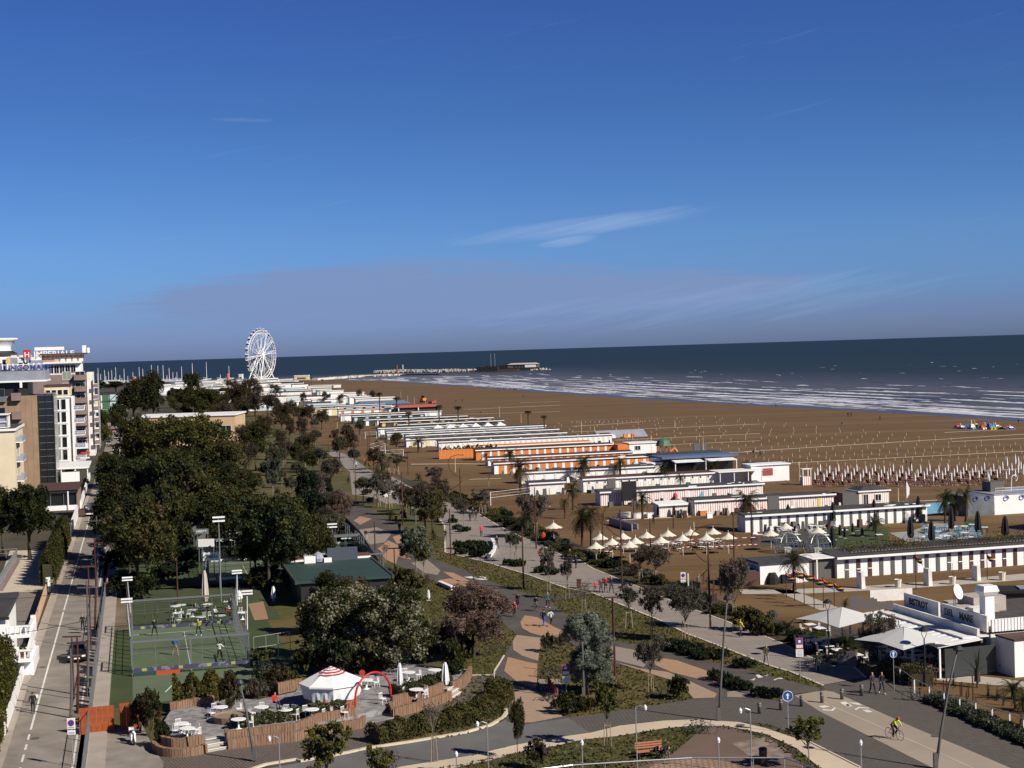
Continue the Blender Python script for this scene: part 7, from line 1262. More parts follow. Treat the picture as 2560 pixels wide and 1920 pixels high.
# ---------------------------------------------------------------- bicycles
def bicycle(m=w_black):
 o = thing('bicycle', '', 'bicycle', (0, 0, 0))
 for y in (.52, -.52):
  w = link('wheel', MB().tube([(0, .34*math.cos(a), .34*math.sin(a)) for a in [i*math.pi/12 for i in range(25)]], .018, 5).mesh('wheel', w_black), o, (0, y, .35)); s_ = MB()
  for i in range(10): a = i*math.pi/5; s_.cyl((0, 0, 0), (0, .33*math.cos(a), .33*math.sin(a)), .003, n=3)
  s_.cyl((-.03, 0, 0), (.03, 0, 0), .03); s_.obj('spokes', w_lsteel, w)
 MB().tube([(0, .52, .35), (0, .12, .32), (0, -.36, .82), (0, .18, .80), (0, .52, .35)], .017, 5).tube([(0, .12, .32), (0, .22, .92)], .017, 5).tube([(0, -.52, .35), (0, -.38, .90)], .018, 5).obj('frame', m, o)
 part(o, 'saddle', (.14, .26, .05), (0, .2, .92), w_black); MB().tube([(-.21, -.5, .98), (-.2, -.42, .98), (0, -.36, .93), (.2, -.42, .98), (.21, -.5, .98)], .016, 5).obj('handlebar', w_dark, o)
 MB().tube([(.06, .12, .32), (.08, .02, .2), (.14, .02, .2)], .012, 4).tube([(-.06, .12, .32), (-.08, .22, .44), (-.14, .22, .44)], .012, 4).cyl((.03, .12, .32), (.05, .12, .32), .09, n=12).obj('crank', w_dark, o); return o
bk0 = bicycle(); bk_used = [0]
def put_bike(p, rz, label, lean=0., sc=1.):
 if not bk_used[0]: bk_used[0] = 1; o = bk0; o.location = p; o['label'] = label
 else: o = dup(bk0, p, rz, label)
 o.rotation_euler = (0, lean, rz); o.scale = (sc,)*3; return o
def cyclist(t, x, y, rz, label, top, leg, blabel, hair=(.02, .02, .02), helmet=None):
 p = G(t, x, y); put_bike(p, rz, blabel); o = person(t, x, y, 'cycle', label, top, leg, hair, face=rz)
 if helmet: J = human('cycle')[0]; h = MB().lathe((J['ht'][0], J['ht'][1]+.03, J['ht'][2]-.1), [(.12, 0), (.125, .04), (.09, .12), (.02, .15)], 10, sy=1.2).obj('helmet', cmat(helmet), o)
 return o
cyclist('E', 1188, 1415, .55, 'cyclist in a lime yellow jacket and red helmet on the bike lane', (.50, .62, .02), BLK, 'road bicycle ridden by the lime-jacketed cyclist', helmet=(.5, .05, .03))
cyclist('C', 45, 380, .1, 'cyclist in black approaching on the dark path', BLK, BLK, 'bicycle ridden by the cyclist in black beside the tamarisk'); cyclist('C', 18, 450, .1, 'cyclist in a red jacket beside the big tamarisk', (.6, .04, .06), BLK, 'bicycle ridden by the red-jacketed cyclist', helmet=(.6, .1, .1)); cyclist('C', 188, 405, .1, 'cyclist in black near the path crossing', BLK, GRY, 'bicycle ridden near the path crossing')
cyclist('K', 365, 1040, .1, 'front cyclist in dark clothes on the far bike path', BLK, GRY, 'front bicycle on the far bike path'); cyclist('K', 333, 962, .1, 'rear cyclist in dark clothes on the far bike path', BLK, BLK, 'rear bicycle on the far bike path')
for x, y, rz, lab in [(1445, 1375, 1.35, 'bicycle with a basket parked on the beige walk'), (1480, 1365, 1.9, 'middle bicycle of the three on the beige walk'), (1525, 1380, 1.45, 'right bicycle of the three on the beige walk')]: put_bike(G('C', x, y), rz, lab, .08)
put_bike(G('C', 262, 930), 1.5, 'pale bicycle parked in the tree shade by the red posts', .08); put_bike(G('C', 335, 938), 1.6, 'dark bicycle in the tree shade by the red posts', .08); put_bike(G('C', 250, 1125), 1.3, 'bicycle lying in the paving shade by the red posts', 1.2)
put_bike(G('E', 1340, 1115), 1.2, 'bicycle leaning on the sloping white railing, left one', .1); put_bike(G('E', 1410, 1118), 1.1, 'bicycle leaning on the sloping white railing, right one', .1); put_bike(G('E', 1535, 900), 1.5, 'old bicycle standing on the sand by the bistro easel', .1); put_bike(G('B', 1880, 740), 1.4, 'bicycle parked under the edge of the big tamarisk', .1)
# ---------------------------------------------------------------- lamps, poles, signs
def hpole(t, x, yb, yt): p = G(t, x, yb); return p, hgt(p, t, yt)
TP = 'tall rust-red mast poles'
for t, x, yb, yt in [('C', 1568, 540, 0), ('C', 815, 935, 300), ('C', 92, 225, -250), ('K', 838, 1295, 820), ('K', 395, 970, 500), ('K', 1510, 1550, 990), ('K', 600, 1030, 680), ('K', 1625, 1190, 620), ('K', 140, 1200, 930), ('C', 870, 210, -400), ('K', 1235, 1660, 1660), ('Q', 1425, 1660, 1000), ('Q', 775, 1390, 940), ('Q', 410, 1065, 620), ('Q', 1720, 1630, 1300), ('Q', 1495, 1040, 740), ('Q', 650, 690, 380), ('Q', 945, 850, 500), ('Q', 965, 770, 440), ('I', 1065, 390, 0), ('L', 1415, 1000, 790), ('L', 768, 1260, 850), ('L', 1975, 1310, 860), ('L', 1050, 890, 720), ('L', 2140, 1130, 780), ('L', 1205, 1190, 900), ('I', 205, 1290, 965)]:
 if yb-yt < 10: continue
 p, h = hpole(t, x, yb, yt); h = min(h, 13)
 o = thing('mast_pole', '', 'lamp post', p, 0, TP); MB().cyl((0, 0, 0), (0, 0, h), .10, .065, 8).obj('pole', w_rust, o); MB().lathe((0, 0, 0), [(.2, 0), (.2, .04), (.11, .12)], 8).obj('base', w_rust, o); auto(o, 'tall rust-red mast pole', p)
for t, x, yb, yt in [('K', 1048, 1530, 1355), ('K', 320, 1400, 1185), ('C', 800, 640, 298), ('A', 720, 700, 52), ('A', 585, 1100, 610), ('H', 1110, 1290, 965), ('H', 1065, 1450, 1170)]:
 p, h = hpole(t, x, yb, yt); o = thing('t_lamp', '', 'lamp post', p, 0, 'rust-red T-shaped lamps'); MB().cyl((0, 0, 0), (0, 0, h), .07, .055, 8).obj('pole', w_rust, o); part(o, 'lamp_bar', (1.5, .14, .1), (0, 0, h), w_rust); part(o, 'lamp_glass', (1.3, .1, .03), (0, 0, h-.03), w_white); auto(o, 'rust-red T-shaped lamp', p)
# curved mast sculptures
for t, x, yb, arc in [('K', 930, 850, [(990, 325), (930, 320), (870, 335), (840, 375), (840, 420), (860, 470), (900, 510), (950, 530), (960, 560), (920, 600), (850, 640)]), ('L', 942, 1560, [(855, 795), (830, 810), (805, 870), (810, 930), (840, 990), (900, 1050), (960, 1085), (970, 1110), (920, 1150), (810, 1230)]), ('L', 1745, 1640, [(1905, 965), (1780, 965), (1690, 985), (1630, 1030), (1600, 1100), (1610, 1170), (1660, 1250), (1720, 1300), (1780, 1340), (1740, 1380), (1680, 1440)]), ('K', 1625, 1180, [(1600, 655), (1540, 580), (1510, 620), (1515, 690), (1550, 740), (1620, 770), (1655, 790), (1600, 830), (1500, 880)])]:
 p = G(t, x, yb); o = thing('curved_mast', '', 'sculptural lamp', p, 0, 'rust-red curved masts'); top = min(12, hgt(p, t, arc[4][1])*.95); MB().cyl((0, 0, 0), (0, 0, top), .11, .07, 8).obj('pole', w_rust, o); kx = TL[t][2]*mpp(p)
 MB().tube([((ax-x-(ay-yb)*-.03)*kx, -.12*math.sin(i), hgt(p, t, ay)) for i, (ax, ay) in enumerate(arc)], .06, 6).obj('curl', w_rust, o); auto(o, 'rust-red mast with a large curling arm', p)
# slanted grey poles
for t, x, yb, x1, y1, lab in [('C', 1635, 1272, 1760, 290, 'tall slanted grey lamp pole rising from the beige walk'), ('E', 1515, 1650, 1745, 690, 'tall slanted grey lamp pole at the right of the plaza'), ('V', 1640, 1570, 1500, 440, 'tall slanted dark lamp pole in front of the café planter'), ('C', 568, 1105, 585, 600, 'tall dark lamp pole beside the silvery tamarisk')]:
 p = G(t, x, yb); h = hgt(p, t, y1); kx = TL[t][2]*mpp(p); dx = (x1-x)*kx-h*.03; o = thing('slanted_lamp', lab, 'lamp post', p); MB().tube([(0, 0, 0), (dx*.25, 0, h*.32), (dx*.6, 0, h*.68), (dx, 0, h)], [.11, .09, .07, .045], 8).obj('pole', w_shut, o, smooth=True); part(o, 'collar', (.26, .26, .9), (0, 0, .1), w_shut)
 MB().lathe((dx, 0, h-.25), [(.3, 0), (.34, .08), (.18, .3), (.05, .36)], 10).obj('lamp_head', w_dark, o)
# slim lamps with hooked heads in the foreground
HL = 'slim lamps with small white heads'
for t, x, yb, yt, sg in [('C', 990, 1660, 1165, 1), ('C', 562, 1800, 1440, 0), ('C', 1640, 1800, 1420, 0), ('C', 1895, 1700, 1185, -1), ('E', 930, 1800, 1440, 0), ('B', 190, 1700, 1405, -1), ('B', 1590, 1800, 1530, 0), ('B', 1838, 1720, 1290, -1), ('V', 1995, 1700, 1240, -1)]:
 if t == 'V': continue
 p, h = hpole(t, x, yb, yt); h = min(h, 5.5); o = thing('slim_lamp', '', 'street lamp', p, 0, HL); MB().cyl((0, 0, 0), (0, 0, h), .045, .035, 6).obj('pole', w_lsteel, o)
 if sg: MB().tube([(0, 0, h), (sg*.3, 0, h+.12), (sg*.6, 0, h)], .03, 5).obj('arm', w_lsteel, o)
 link('lamp_head', MB().lathe((0, 0, 0), [(.05, .15), (.12, 0), (.09, -.18), (.02, -.22)], 8).mesh('lamp_head', w_cover), o, (sg*.62, 0, h)); auto(o, 'slim grey lamp with small white head', p)
for t, x, yb, yt, lab in [('E', 672, 800, 312, 'black lantern lamp in front of the bistro planter palm'), ('E', 1432, 1000, 530, 'dark lantern lamp beside the grass near the bistro')]:
 p, h = hpole(t, x, yb, yt); o = thing('lantern_lamp', lab, 'street lamp', p); MB().cyl((0, 0, 0), (0, 0, h-.9), .07, .05, 8).obj('pole', w_dark, o); MB().tube([(0, 0, h-.95), (-.18, 0, h-.6), (-.2, 0, h-.2)], .025, 5).tube([(0, 0, h-.95), (.18, 0, h-.6), (.2, 0, h-.2)], .025, 5).obj('yoke', w_dark, o); MB().lathe((0, 0, h-.3), [(.42, 0), (.4, .08), (.2, .25), (.04, .36)], 12).obj('hood', w_dark, o)
# bollards
for x, yb in [(123, 1215), (292, 1187), (455, 1158), (616, 1130), (774, 1103), (930, 1073)]:
 p, h = hpole('E', x, yb, yb-88); o = thing('bollard', '', 'bollard', p, 0, 'steel bollards across the plaza'); MB().lathe((0, 0, 0), [(.14, 0), (.14, h*.78), (.15, h*.8), (.15, h*.95), (.11, h), (.02, h+.01)], 12).obj('post', mt('bollard_steel', (.16, .15, .14), .45, metal=.3), o, smooth=True); MB().lathe((0, 0, 0), [(.143, h*.7), (.143, h*.78)], 12).obj('band', w_lsteel, o); auto(o, 'grey steel bollard', p)
for i, (x, yb, hh) in enumerate([(668, 520, 150), (685, 555, 150), (705, 580, 130), (727, 615, 120), (748, 640, 110), (768, 660, 110), (795, 690, 110)]):
 p = G('U', x, yb); o = thing('red_post', '', 'post', p, 0, 'row of dark red posts at the bicycle stand'); MB().cyl((0, 0, 0), (0, 0, .75), .06, n=8).obj('post', w_redroof, o); part(o, 'cap', (.14, .14, .04), (0, 0, .75), w_rust); auto(o, 'dark red post', p)
# traffic signs
def sign(t, x, yb, yt, kind, label, r=.32):
 p, h = hpole(t, x, yb, yt); o = thing('traffic_sign', label, 'road sign', p); MB().cyl((0, .04, 0), (0, .04, h), .03, n=6).obj('pole', w_lsteel, o)
 if kind in ('up', 'bike'):
  link('disc', MB().cyl((0, 0, 0), (0, .025, 0), r, n=20).mesh('disc', w_blue2), o, (0, 0, h-r)); link('rim', MB().tube([(r*math.cos(a), -.005, r*math.sin(a)) for a in [i*math.pi/10 for i in range(21)]], .018, 4).mesh('rim', w_clean), o, (0, 0, h-r))
  b = MB(); b.add([(-.05, -.02, -.2), (.05, -.02, -.2), (.05, -.02, .05), (.13, -.02, .05), (0, -.02, .22), (-.13, -.02, .05), (-.05, -.02, .05)], [(0, 1, 2, 6), (3, 4, 5)]); b.obj('arrow', w_clean, o, (0, 0, h-r))
 if kind == 'area':
  part(o, 'panel', (.55, .03, .75), (0, 0, h-.78), w_clean); link('disc', MB().cyl((0, -.03, 0), (0, -.02, 0), .22, n=16).mesh('disc', w_red), o, (0, 0, h-.36)); link('disc', MB().cyl((0, -.045, 0), (0, -.035, 0), .17, n=16).mesh('disc', w_blue2), o, (0, 0, h-.36)); part(o, 'lower_panel', (.55, .03, .3), (0, 0, h-1.15), w_clean)
  b = MB(); [b.box((0, -.02, h-.66-.05*i), (.4-.06*i, .004, .02)) for i in range(2)]; [b.box((0, -.02, h-1.02-.06*i), (.4, .004, .02)) for i in range(2)]; b.obj('print', w_shut, o)
 if kind == 'info':
  part(o, 'panel', (.6, .03, .9), (0, 0, h-.92), w_redroof); part(o, 'blue_field', (.42, .01, .38), (0, -.02, h-.5), w_blue2); part(o, 'pictogram', (.2, .01, .2), (0, -.03, h-.42), w_clean); [part(o, 'pictogram', (.11, .01, .24), (-.2+.13*i, -.02, h-.84), w_clean) for i in range(4)]
  part(o, 'lower_panel', (.6, .03, .6), (0, 0, h-1.56), w_clean); b = MB(); [b.box((0, -.02, h-1.08-.1*i), (.44, .004, .025)) for i in range(5)]; b.obj('print', w_shut, o)
 return o
w_blue2 = mt('sign_blue', (.02, .07, .35), .4)
sign('E', 352, 1370, 1035, 'up', 'round blue sign with white arrow on the plaza edge', .36); sign('E', 1187, 1035, 718, 'bike', 'round blue pedestrian sign at the top of the sloping railing', .26)
sign('A', 575, 1640, 1245, 'area', 'no-parking sign panel on the street fence in the bottom left', .3); sign('C', 430, 1070, 820, 'info', 'red and blue notice sign by the bicycle stand'); sign('E', 445, 940, 612, 'info', 'red and white notice sign on the grass verge by the bistro'); sign('C', 1355, 235, 95, 'area', 'small white notice by the outdoor gym', .2)
# path symbols painted on the lane
sy = MB()
def rect_on(t, pts, z=.042): P = [G(t, a, b) for a, b in pts]; n_ = len(P); ar = sum(P[i].x*P[(i+1) % n_].y-P[(i+1) % n_].x*P[i].y for i in range(n_)); P = P if ar > 0 else P[::-1]; sy.add([(p.x, p.y, z) for p in P], [tuple(range(n_))])
for pts in [[(755, 1130), (800, 1122), (850, 1150), (810, 1160)], [(820, 1130), (900, 1132), (935, 1152), (890, 1148), (870, 1142)], [(800, 1148), (820, 1142), (860, 1160), (830, 1163)], [(870, 1185), (905, 1165), (990, 1172), (985, 1178), (910, 1174), (885, 1190)], [(615, 1182), (690, 1188), (715, 1168), (726, 1176), (700, 1196), (628, 1192)], [(930, 1190), (980, 1186), (1020, 1204), (975, 1208)], [(585, 1160), (640, 1152), (680, 1164), (625, 1172)]]: rect_on('E', pts)
for pts in [[(1925, 912), (1950, 908), (1985, 930), (1945, 935)], [(1975, 910), (2020, 906), (2050, 918), (2010, 920)], [(2065, 950), (2110, 933), (2150, 938), (2145, 944), (2100, 942), (2075, 955)], [(1880, 950), (1910, 955), (1925, 938), (1915, 938), (1900, 948)]]: rect_on('C', pts)
for pts in [[(1640, 138), (1700, 132), (1740, 142), (1700, 148)], [(1710, 150), (1780, 148), (1840, 158), (1790, 160)], [(1760, 135), (1790, 128), (1830, 148), (1815, 150)]]: rect_on('B', pts, .046)
o = sy.obj('path_symbols', m_white); o['kind'] = 'structure'
# benches, bins, small things
def whitebench(label, t, x0, y0, x1, y1, w=.5, h=.45):
 a = G(t, x0, y0); b_ = G(t, x1, y1); o = thing('white_bench', label, 'bench', a); d = b_-a; MB().strip([(0, 0), (d.x, d.y)], w, h-.1, h).obj('seat', w_clean, o); MB().strip([(d.x*.05, d.y*.05), (d.x*.95, d.y*.95)], w*.6, 0, h-.1).obj('base', w_white, o); return o
whitebench('long white bench block by the tan paving behind the tamarisk', 'B', 1450, 195, 1555, 240); o = thing('curved_bench', 'white curved seat wrapping the large shrub bed on the promenade', 'bench'); pts = gp('K', 1215, 1120, 1240, 1160, 1245, 1200, 1225, 1240, 1185, 1282); MB().strip(pts, .45, .3, .5).obj('seat', w_clean, o); MB().strip(pts, .25, 0, .3).obj('base', w_clean, o)
o = thing('curved_bench', 'pale curved seat beside the far promenade shrubs', 'bench'); pts = gp('Q', 1250, 1215, 1275, 1260, 1240, 1310, 1180, 1350); MB().strip(pts, .6, .3, .5).obj('seat', w_clean, o); MB().strip(pts, .3, 0, .3).obj('base', w_clean, o)
for t, x, y, lab in [('C', 530, 225, 'rust-brown litter bin at the promenade edge by the lawn'), ('K', 618, 1510, 'rust-brown litter bin behind the far courts'), ('K', 648, 860, 'rust-brown litter bin by the promenade shrub bed'), ('K', 1680, 1370, 'dark upright box in the round shrub bed'), ('K', 855, 930, 'dark upright box by the twin staked trees')]:
 p = G(t, x, y); o = thing('litter_bin', lab, 'litter bin', p); part(o, 'bin', (.5, .4, 1.), (0, 0, 0), w_rust if 'rust' in lab else w_dark); part(o, 'lid', (.54, .44, .05), (0, 0, 1.0), w_rust)
o = thing('round_bin', 'tall round brown litter bin with black top by the foreground railing', 'litter bin', G('C', 1985, 1620)); MB().cyl((0, 0, 0), (0, 0, .95), .26, n=14).obj('bin', w_redroof if 0 else w_brd, o); MB().lathe((0, 0, .95), [(.27, 0), (.28, .12), (.2, .2)], 14).obj('lid', w_dark, o)
o = thing('park_bench', 'wooden park bench with two people at the brown circle', 'bench', G('C', 1090, 1560)); o.rotation_euler[2] = .25; [part(o, 'slat', (1.9, .1, .04), (.0, -.2+.13*i, .44), w_brick) for i in range(4)]; [part(o, 'back_slat', (1.9, .04, .1), (0, .3, .58+.16*i), w_brick) for i in range(3)]; [part(o, 'leg', (.08, .5, .44), (x, 0, 0), w_dark) for x in (-.8, .8)]
person('C', 1130, 1560, 'bend', 'person in black bending forward on the park bench', BLK, BLK, face=.5); person('C', 1195, 1570, 'bend', 'person in black with a white stripe bending forward beside the bench', BLK, GRY, face=.7)
# foreground balcony rail crossing the bottom of the view
a = G('C', 200, 1643, 3.2);
fr_ = thing('foreground_railing', 'pale metal railing crossing the bottom of the view', 'railing'); P_ = [G('C', x, y, 1.15) for x, y in [(-100, 1690), (480, 1620), (990, 1588), (1420, 1562), (2150, 1562)]]+[G('E', 320, 1562, 1.15), G('E', 600, 1660, 1.15)]
MB().tube(P_, .045, 6).obj('handrail', w_lsteel, fr_); b = MB()
for a, c in zip(P_[:-1], P_[1:]):
 n = max(1, int((c-a).length/1.6))
 for i in range(n): q = a.lerp(c, i/n); b.cyl((q.x, q.y, 0), (q.x, q.y, q.z), .025, n=5)
b.obj('posts', w_lsteel, fr_)
wr = thing('sloping_railing', 'white posted glass railing descending along the plaza edge', 'railing'); RP = gp('E', 1110, 905, 1235, 965, 1347, 1050, 1465, 1110, 1582, 1160, 1705, 1205, 1832, 1240, 1962, 1290, 2100, 1330, 2212, 1380, 2400, 1460)
for q in RP[1:]: part(wr, 'post', (.09, .09, 1.05), q, w_clean)
MB().tube([q+Vector((0, 0, 1.08)) for q in RP], .035, 5).tube([q+Vector((0, 0, .3)) for q in RP], .015, 4).obj('handrail', w_lsteel, wr)
wk = thing('wooden_posts', 'row of thin rust posts with ropes on the sand below the bistro', 'post fence');
for x, y in [(1490, 1010), (1518, 990), (1578, 1060), (1602, 1050), (1710, 1080), (1722, 1075), (1775, 1085), (1810, 1120), (1455, 970)]: q = G('E', x, y); MB().cyl((0, 0, 0), (0, 0, 2.0 if x in (1810,) else 1.1), .05, n=6).obj('post', w_rust, wk, q)
# fence between the street and the courts, with its poles
sfz = thing('street_fence', 'grey metal fence of thin uprights between street and padel court', 'fence'); b = MB()
for i in range(170): q = SS(96+i*.55, -4.05); b.box(q, (.03, .03, 1.75), CS)
for z in (.15, 1.7): b.strip([SS(96, -4.05), SS(190, -4.3)], .04, z, z+.05)
for i in range(26): q = SS(96+i*3.6, -4.05); b.box(q, (.07, .07, 1.9), CS)
o = b.obj('bars', w_steel, sfz); o['kind'] = 'stuff'; MB().strip([SS(96, -4.05), SS(190, -4.3)], .18, 0, .14).obj('plinth', w_conc, sfz)
sc_ = thing('screen_cloth', 'torn grey screening cloth hanging on the street fence', 'screening'); b = MB(); rg = random.Random(9)
for i in range(60):
 s0 = 118+i*.75
 if rg.random() < .25: continue
 z0, z1 = rg.uniform(.1, .4), rg.uniform(1.0, 1.7); b.add([SS(s0, -4.15, z0), SS(s0+.7, -4.15, z0+rg.uniform(-.1, .1)), SS(s0+.7, -4.2, z1+rg.uniform(-.2, .2)), SS(s0, -4.2, z1)], [(0, 1, 2, 3)])
b.obj('cloth', mt('grey_netting', (.17, .19, .18), .9, c2=(.26, .28, .27), scale=1.5), sc_)
for t, x, yb, yt, m, lab in [('A', 750, 560, -300, w_rust, 'tall leaning rust pole behind the parked dark car'), ('A', 690, 1080, 0, w_shut, 'tall grey pole on the street fence beside the turf'), ('A', 612, 1200, 600, w_rust, 'thin rust pole on the street fence near the no-parking sign'), ('A', 560, 1250, 700, w_shut, 'grey electricity pole beside the parked grey vehicle'), ('A', 765, 300, -420, w_shut, 'dark pole further along the street fence'), ('s', 1320, 1000, 970, w_shut, 'x')]:
 if lab == 'x': continue
 p, h = hpole(t, x, yb, yt); h = min(h, 9.5); o = thing('utility_pole', lab, 'pole', p); MB().tube([(0, 0, 0), (.06*h*.5, 0, h*.5), (.03*h, 0, h)], [.12, .1, .07], 7).obj('pole', m, o); part(o, 'crossarm', (1.6, .1, .1), (.03*h, 0, h-.6), m)
for i, (a, b_) in enumerate([(SS(128, -4.5, 6.5), SS(128, -24, 7.5)), (SS(146, -4.5, 6.6), SS(152, -22, 7.2)), (SS(128, -4.5, 6.4), SS(146, -4.5, 6.5))]):
 o = thing('overhead_cable', ['nearest black cable crossing the street', 'second black cable crossing the street', 'black cable running along the fence poles'][i], 'cable'); MB().tube([a.lerp(b_, k/10)+Vector((0, 0, -1.2*math.sin(math.pi*k/10))) for k in range(11)], .02, 4).obj('cable', w_black, o)
# ---------------------------------------------------------------- vehicles
def car(p, rz, label, m, L=4.2, W_=1.75, H=1.5, cat='car'):
 o = thing('parked_car', label, cat, p, rz); hw = W_/2
 prof = [(-L/2, .35), (-L/2, .75), (-L*.46, .92), (-L*.27, .98), (-L*.15, H-.05), (L*.22, H), (L*.40, 1.02), (L*.48, .95), (L/2, .7), (L/2, .35)]
 low = [(-L/2, .32), (-L/2, .72), (-L*.46, .90), (-L*.27, .97), (L*.40, .97), (L*.49, .9), (L/2, .65), (L/2, .32)]
 b = MB(); n = len(low); vs = [(-hw*(.9 if z > .9 else 1), y, z) for y, z in low]+[(hw*(.9 if z > .9 else 1), y, z) for y, z in low]; b.add(vs, [tuple(range(n)), tuple(range(n, 2*n))[::-1]]+[(i, n+i, n+(i+1) % n, (i+1) % n) for i in range(n)]); b.obj('body', m, o)
 cab = [(-L*.27, .96), (-L*.15, H-.06), (L*.22, H-.03), (L*.40, .96)]; b = MB(); vs = [(s_*(hw*.88 if z < 1.1 else hw*.7), y, z) for s_ in (-1, 1) for y, z in cab]; b.add(vs, [(0, 1, 2, 3), (7, 6, 5, 4), (0, 4, 5, 1), (2, 6, 7, 3), (1, 5, 6, 2)]); b.obj('cabin_glass', w_glass, o)
 part(o, 'roof', (W_*.7, L*.38, .05), (0, L*.035, H-.055), m)
 for x in (-hw+.08, hw-.08):
  for y in (-L*.31, L*.31): w = MB().cyl((x-.1, y, .31), (x+.1, y, .31), .31, n=14).obj('wheel', w_black, o); MB().cyl((x-.11, y, .31), (x+.11, y, .31), .17, n=10).obj('rim', w_lsteel, w)
 for x in (-hw*.7, hw*.7): part(o, 'headlight', (.34, .06, .16), (x, -L/2-.01, .6), w_clean); part(o, 'tail_light', (.3, .06, .18), (x, L/2+.01, .68), w_red); part(o, 'mirror', (.16, .1, .12), (x*1.45, -L*.2, .95), m)
 part(o, 'number_plate', (.5, .03, .12), (0, -L/2-.02, .42), w_clean); return o
cr_blk = mt('black_car_paint', (.012, .012, .014), .25, spec=.6); cr_wht = mt('white_car_paint', (.7, .7, .7), .3); cr_red = mt('dark_red_paint', (.18, .02, .02), .3); cr_gry = mt('grey_car_paint', (.12, .13, .15), .3); cr_blu = mt('blue_car_paint', (.03, .05, .12), .3)
car(SS(146.5, -5.9), CS, 'black car parked at the fence beside the near padel court', cr_blk); scooter(SS(120, -4.7), CS+.3, 'grey scooter standing by the fence pole near the corten screens', cr_gry)
car(SS(222, -5.6), CS, 'dark car half hidden by the street trees, nearest of the row', cr_blu); car(SS(236, -5.6), CS, 'dark blue car half hidden under the street trees', cr_blk); car(SS(330, -5.4), CS, 'white car parked under the street trees', cr_wht); car(SS(212, -5.5), CS, 'black car with a white bonnet beside the dark tree', cr_gry)
for i, (s_, t_, m, lab) in enumerate([(425, -8.7, cr_wht, 'white car before the palm by the hotels'), (455, -8.8, cr_blk, 'black car beyond the hotel palm'), (480, -6.2, cr_blk, 'black car parked on the right far along the street'), (520, -8.7, cr_gry, 'grey car by the far street trees'), (560, -6.5, cr_blk, 'black van at the far end of the street'), (610, -8.6, cr_red, 'dark red car at the far end of the street'), (390, -9.2, cr_blu, 'blue car beside the hotel hedge'), (640, -6.4, cr_wht, 'white car furthest along the street')]): car(SS(s_, t_), CS, lab, m)
p = G('H', 995, 850); o = thing('flatbed_truck', 'black-cabbed truck stopped in the street beside the worker', 'truck', p, CS)
part(o, 'cab', (2., 1.9, 1.4), (0, 1.0, .5), cr_blk, taper=.9); part(o, 'windscreen', (1.5, .06, .6), (0, .1, 1.25), mt('pale_glass', (.35, .36, .36), .2)); part(o, 'bumper', (2.1, .15, .25), (0, -.02, .45), w_clean); part(o, 'chassis', (1.9, 5.2, .3), (0, 2.6, .45), w_dark); part(o, 'load_bed', (2.1, 3.4, .9), (0, 4., .75), cr_red); [MB().cyl((x-.12, y, .4), (x+.12, y, .4), .4, n=12).obj('wheel', w_black, o) for x in (-.9, .9) for y in (.9, 4.2)]; part(o, 'mirror', (.1, .1, .35), (-1.2, .3, 1.3), w_dark); part(o, 'mirror', (.1, .1, .35), (1.2, .3, 1.3), w_dark)
o = thing('brown_cart', 'brown rubble cart standing against the truck', 'trailer', G('H', 900, 860), CS); part(o, 'box', (1.3, 2.6, 1.), (0, 1.4, .35), w_brd); [MB().cyl((x-.08, 1.4, .3), (x+.08, 1.4, .3), .3, n=10).obj('wheel', w_black, o) for x in (-.55, .55)]
o = thing('street_sign', 'small round sign on the white street wall by the veranda', 'road sign', G('H', 975, 620)); MB().cyl((0, 0, 0), (0, 0, 2.6), .04).obj('pole', w_dark, o); MB().cyl((0, -.03, 2.9), (0, .03, 2.9), .35, n=12).obj('disc', w_dark, o)
sheet('manhole_cover', [[G('C', x, y)+Vector((.32*math.cos(a), .32*math.sin(a), 0)) for a in [i*math.pi/8 for i in range(16)]] for x, y in ((1842, 760), (1805, 1310))]+[[G('E', x, y)+Vector((.32*math.cos(a), .32*math.sin(a), 0)) for a in [i*math.pi/8 for i in range(16)]] for x, y in ((785, 985), (365, 1250), (1515, 1395))]+[[G('A', x, y)+Vector((.32*math.cos(a), .32*math.sin(a), 0)) for a in [i*math.pi/8 for i in range(16)]] for x, y in ((278, 1413), (335, 850))], .06, w_shut)
# ---------------------------------------------------------------- beach furniture
ln = MB()
for a in (('M', 0, 92, 'M', 2212, -45, 'M', 2500, -60), ('M', 130, 195, 'M', 2212, 90, 'M', 2500, 75), ('M', 1290, 300, 'M', 1820, 250, 'M', 2300, 222), ('M', 1250, 490, 'M', 1550, 475), ('M', 1780, 465, 'M', 1960, 448), ('L', 860, 240, 'L', 1150, 238, 'L', 2212, 192), ('L', 870, 187, 'L', 2212, 125), ('L', 470, 112, 'L', 1000, 88, 'L', 2212, 38), ('L', 480, 60, 'L', 1100, 20), ('L', 1850, 305, 'L', 2212, 290), ('N', 1450, 455, 'N', 2212, 420), ('N', 1300, 497, 'N', 2212, 470), ('N', 1900, 400, 'N', 2212, 390), ('Y', 0, 680, 'Y', 1000, 630, 'Y', 1920, 595), ('Y', 200, 930, 'Y', 2300, 838)):
 ln.strip(gp(*a), .55, .02, .06)
o = ln.obj('beach_walkway', w_terr); o['kind'] = 'structure'
pm = MB().cyl((0, 0, 0), (0, 0, .75), .06, .05, 6).mesh('post', mt('ivory_post', (.56, .49, .38), .7)); pts = []; rg = random.Random(31)
for i, s_ in enumerate(np.arange(246, 540, 6.4)):
 t_ = 138+(i % 3)*1.4+(0 if s_ < 330 else 4)
 while t_ < (258 if s_ < 330 else 215):
  if not (s_ > 330 and i % 2) and not (s_ < 262 and t_ < 215): pts.append(ST(s_+rg.uniform(-.2, .2), t_+rg.uniform(-.2, .2)))
  t_ += 4.6 if s_ < 400 else 7.5
